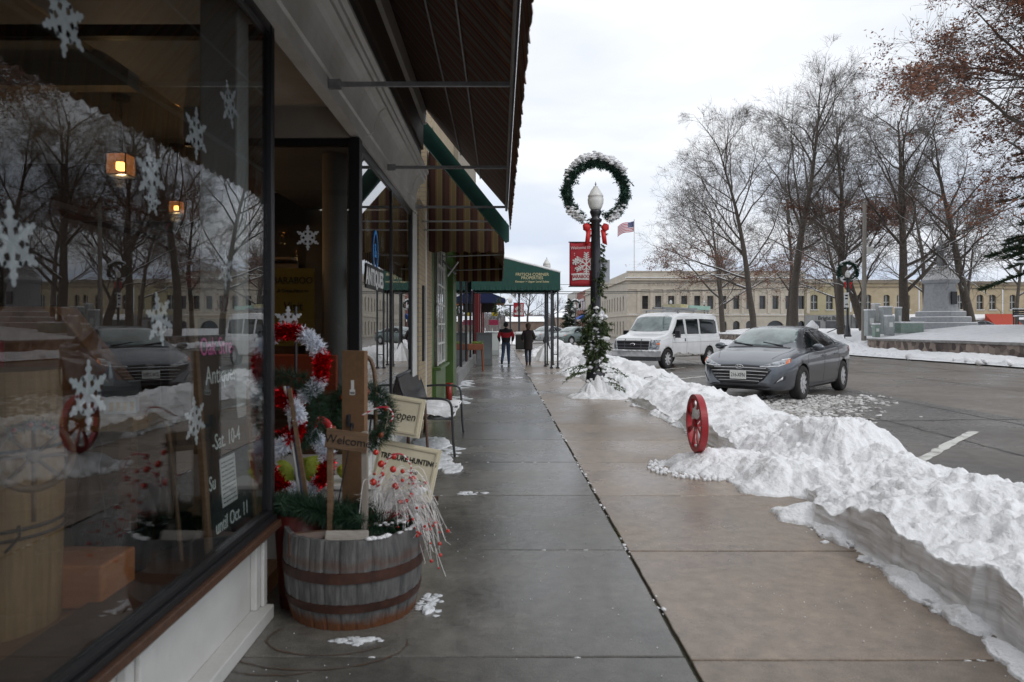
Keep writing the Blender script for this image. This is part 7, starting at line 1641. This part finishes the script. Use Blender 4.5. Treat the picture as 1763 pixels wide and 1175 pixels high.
t = thing('low_house', 'small brown house beneath the distant hills', 'house', (9, 230, 0)); P(MB().box(2,14,228,240,0,3.2), 'wall', mat('brown_render', (.16,.11,.09), (.22,.16,.13), 1, .8), t); P(MB().prism([(227.5,3.2),(240.5,3.2),(234,5)], lambda p: (1.6,p[0],p[1]), lambda p: (14.4,p[0],p[1])), 'roof', M['snow'], t)
# distant woods and hills
b = MB(); q = rnd(7)
for k in range(2600):
    x = q.uniform(-60, 260); y = q.uniform(250, 330); h = q.uniform(3, 8.5); r_ = q.uniform(.1,.2)
    top_ = Vector((x+q.gauss(0,.6), y, h)); b.tube([(x,y,-.3), top_], [r_, .03], 3, cap=False)
    for j in range(7): c_ = Vector((x,y,0)).lerp(top_, q.uniform(.3,.95)); b.tube([c_, c_+Vector((q.gauss(0,1.6), q.gauss(0,.6), q.uniform(.4,2)))], [.07,.03], 3, cap=False)
tag(b.build('far_woods', mat('far_wood_bark', (.13,.11,.10), (.20,.17,.16), .1, .9)), 'far grey brown winter woods at the end of the street', kind='stuff')
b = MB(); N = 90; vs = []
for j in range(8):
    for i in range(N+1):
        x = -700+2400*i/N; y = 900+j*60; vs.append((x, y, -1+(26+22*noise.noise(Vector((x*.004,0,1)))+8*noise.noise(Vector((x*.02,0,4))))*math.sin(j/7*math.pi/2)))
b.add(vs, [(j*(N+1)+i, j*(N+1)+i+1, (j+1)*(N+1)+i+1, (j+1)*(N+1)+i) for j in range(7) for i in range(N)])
tag(b.build('hills', mat('hazed_hill_woods', (.10,.125,.16), (.16,.185,.22), .02, .95), smooth=True), kind='structure')  # blue haze of distance is mixed into the hills' base colour
g_ = MB(); g_.add([(-1500,880,-.4),(2500,880,-.4),(2500,2000,-.4),(-1500,2000,-.4)], [(0,1,2,3)]) if 0 else None
# wires across the street
b = MB()
for (y, z) in ((48.5,4.3),(70,6.1),(71,5.2),(95,6.4)):
    pts = [Vector((x, y+.02*x, z-.35*math.sin(math.pi*(x+10)/32))) for x in np.linspace(-10,22,24)]; b = MB(); b.tube(pts, .022, 4); tag(b.build('overhead_wire', M['black']), {4.3:'lowest overhead wire strung across the street',6.1:'overhead wire high over the middle of the street',5.2:'overhead wire just beneath the high one',6.4:'farthest overhead wire across the street'}[z], 'wire', 'overhead wires')
# ------------------------------------------------------------ monument and park furniture
gz = park_z(28.4)
mon = mat('granite', (.30,.31,.325), (.38,.39,.405), 6, .7); t = thing('stone_monument', 'grey granite soldier monument with stepped base and snowy cap', 'monument', (28.4, 45, gz-.55), R(12))
for k, (s, z0, z1) in enumerate(((2.15,.3,.72),(1.8,.78,1.08),(1.5,1.14,1.42))):
    MB().lathe([(s*1.0,z0),(s,z1)], n=8, M=Matrix.Rotation(R(22.5),3,'Z').to_4x4()).build('step', mon, t, bevel=.03); MB().lathe([(s*1.0,z1+.001),(s*.97,z1+.05),(s*.6,z1+.05)], n=8, M=Matrix.Rotation(R(22.5),3,'Z').to_4x4()).build('step_snow', M['snow'], t)
MB().lathe([(1.15,1.48),(1.06,1.65),(.96,2.9),(.95,3.25)], n=8, M=Matrix.Rotation(R(22.5),3,'Z').to_4x4()).build('shaft', mon, t, bevel=.02)
MB().lathe([(1.0,3.26),(1.12,3.36),(1.12,3.46)], n=8, M=Matrix.Rotation(R(22.5),3,'Z').to_4x4()).build('capstone', mon, t); MB().lathe([(1.13,3.47),(1.05,3.60),(.62,4.10),(.42,4.32),(.2,4.42),(0,4.45)], n=8, M=Matrix.Rotation(R(22.5),3,'Z').to_4x4()).build('cap_snow', M['snow'], t, smooth=True)
MB().box(-.2,.2,-1.09,-1.0,1.9,2.7).build('plaque', M['darkmetal'], t)
b = MB(); b.lathe([(.24,4.40),(.22,4.7),(.16,5.1),(.24,5.45),(.22,5.65),(.08,5.72),(.07,5.78)], n=12); b.ico((0,0,5.88), .13, 0, 0, 2, (.8,.8,1.1)); b.tube([(-.22,0,5.6),(-.3,-.1,5.3),(-.05,-.22,5.25)], .06, 6); b.tube([(.22,0,5.6),(.3,-.1,5.3),(.05,-.22,5.3)], .06, 6); b.tube([(.02,-.26,4.5),(.02,-.24,5.7)], .025, 5); b.build('statue', mon, t, smooth=True)
up = thing('utility_pole', 'tall weathered wooden utility pole with a floodlight beside the park lamp', 'pole', (23.45, 45, .9)); MB().tube([(0,0,-.3),(.05,0,8.6)], [.16,.11], 10).build('pole', mat('weathered_pole', (.20,.18,.16), (.27,.25,.22), 4, .85, stretch=(4,4,.4)), up)
MB().box(.1,.5,-.25,-.1,5.3,5.75).build('floodlight', M['white'], up, bevel=.03); MB().tube([(0,0,5.6),(.3,-.1,5.6)], .03, 6).build('bracket', M['metal'], up)
gbx = mat('utility_green', (.20,.27,.23), (.26,.33,.29), 5, .6); gbg = mat('utility_grey', (.30,.33,.33), (.38,.4,.4), 5, .6)
for x, y, w_, d_, h_, m_, lb in ((24.9,42.6,1.7,1.0,.75,gbx,'wide green transformer box capped with snow left of the monument'),(23.7,42.5,.55,.4,1.45,gbg,'tall grey utility cabinet between the green pedestals'),(22.95,42.6,.42,.35,.95,gbx,'low green utility pedestal nearest the utility pole'),(23.3,43.3,.4,.35,.7,gbx,'shortest green utility pedestal with a red mark'),(24.2,43.8,.75,.5,2.1,gbg,'grey electricity meter cabinet mounted on posts'),(23.4,44.2,.6,.5,2.0,gbg,'tall grey switch cabinet beside the utility pole'),(25.1,44.0,.35,.35,1.9,gbg,'narrow grey meter box at the back of the utility group'),(24.0,44.6,.5,.4,2.4,M['white_worn'],'pale tall cabinet with snowy top behind the other boxes')):
    z = park_z(x); t = thing('utility_cabinet', lb, 'utility box', (x,y,z), 0, 'utility boxes by the park corner')
    h_ *= .8; w_ *= .8; MB().box(-w_/2,w_/2,-d_/2,d_/2,0,h_).build('body', m_, t, bevel=.03); MB().box(-w_/2-.02,w_/2+.02,-d_/2-.02,d_/2+.02,h_+.001,h_+.09).build('snow_cap', M['snow'], t, bevel=.03); MB().box(-w_/4,w_/4,-d_/2-.012,-d_/2-.001,h_*.45,h_*.7).build('label_plate', M['paperw'] if w_ < .5 else m_, t)
t = thing('park_bench', 'dark metal park bench with snow at the right edge of the lawn', 'bench', (29.6, 38.5, park_z(29.6)), R(-6))
for z in (.75,.62,.5): MB().box(-1.1,1.1,.22,.25,z,z+.09).build('back_slat', M['black'], t)
MB().box(-1.1,1.1,-.2,.2,.40,.44).build('seat', M['black'], t); MB().box(-1.1,1.1,-.2,.2,.441,.52).build('seat_snow', M['snow'], t, bevel=.03); MB().box(-1.1,1.1,.2,.27,.86,.92).build('back_snow', M['snow'], t, bevel=.02)
for x in (-1.05,0,1.05): MB().tube([(x,-.2,0),(x,-.2,.42)], .03, 5).tube([(x,.22,0),(x,.25,.85)], .03, 5).tube([(x,-.2,.62),(x,.22,.62)], .025, 5).build('leg', M['black'], t)
t = thing('orange_awning', 'bright orange red tarp awning between the trunks right of the monument', 'awning', (70, 98, 0)); MB().prism([(-.0,3.3),(-2.2,1.6),(-2.2,.9),(0,.9)], lambda p: (-1.9,p[0],p[1]), lambda p: (1.9,p[0],p[1])).build('canvas', mat('orange_canvas', (.38,.045,.02), rough=.7), t)
t = thing('snowy_post', 'white post topped with a cone of snow behind the grey car roof', 'post', (23.9, 53.5, .25)); MB().lathe([(.35,0),(.3,.9),(.45,.95),(.45,1.1)], n=10).build('post', stone_t, t); MB().lathe([(.47,1.101),(.5,1.25),(.2,1.6),(.12,1.7),(0,1.75)], n=12).build('snow_cone', M['snow'], t, smooth=True)
for x, y, lb in ((22.6,48.2,'thin dark handrail rising up the park steps, left one'),(23.6,50.2,'thin dark handrail on the far side of the park steps')):
    t = thing('handrail', lb, 'handrail', (x,y,.2), 0, 'handrails at the park steps'); MB().tube([(-1,0,.5),(1.2,0,1.4)], .03, 6).tube([(-1,0,-.1),(-1,0,.5)], .03, 6).tube([(1.2,0,.3),(1.2,0,1.4)], .03, 6).build('rail', M['black'], t)
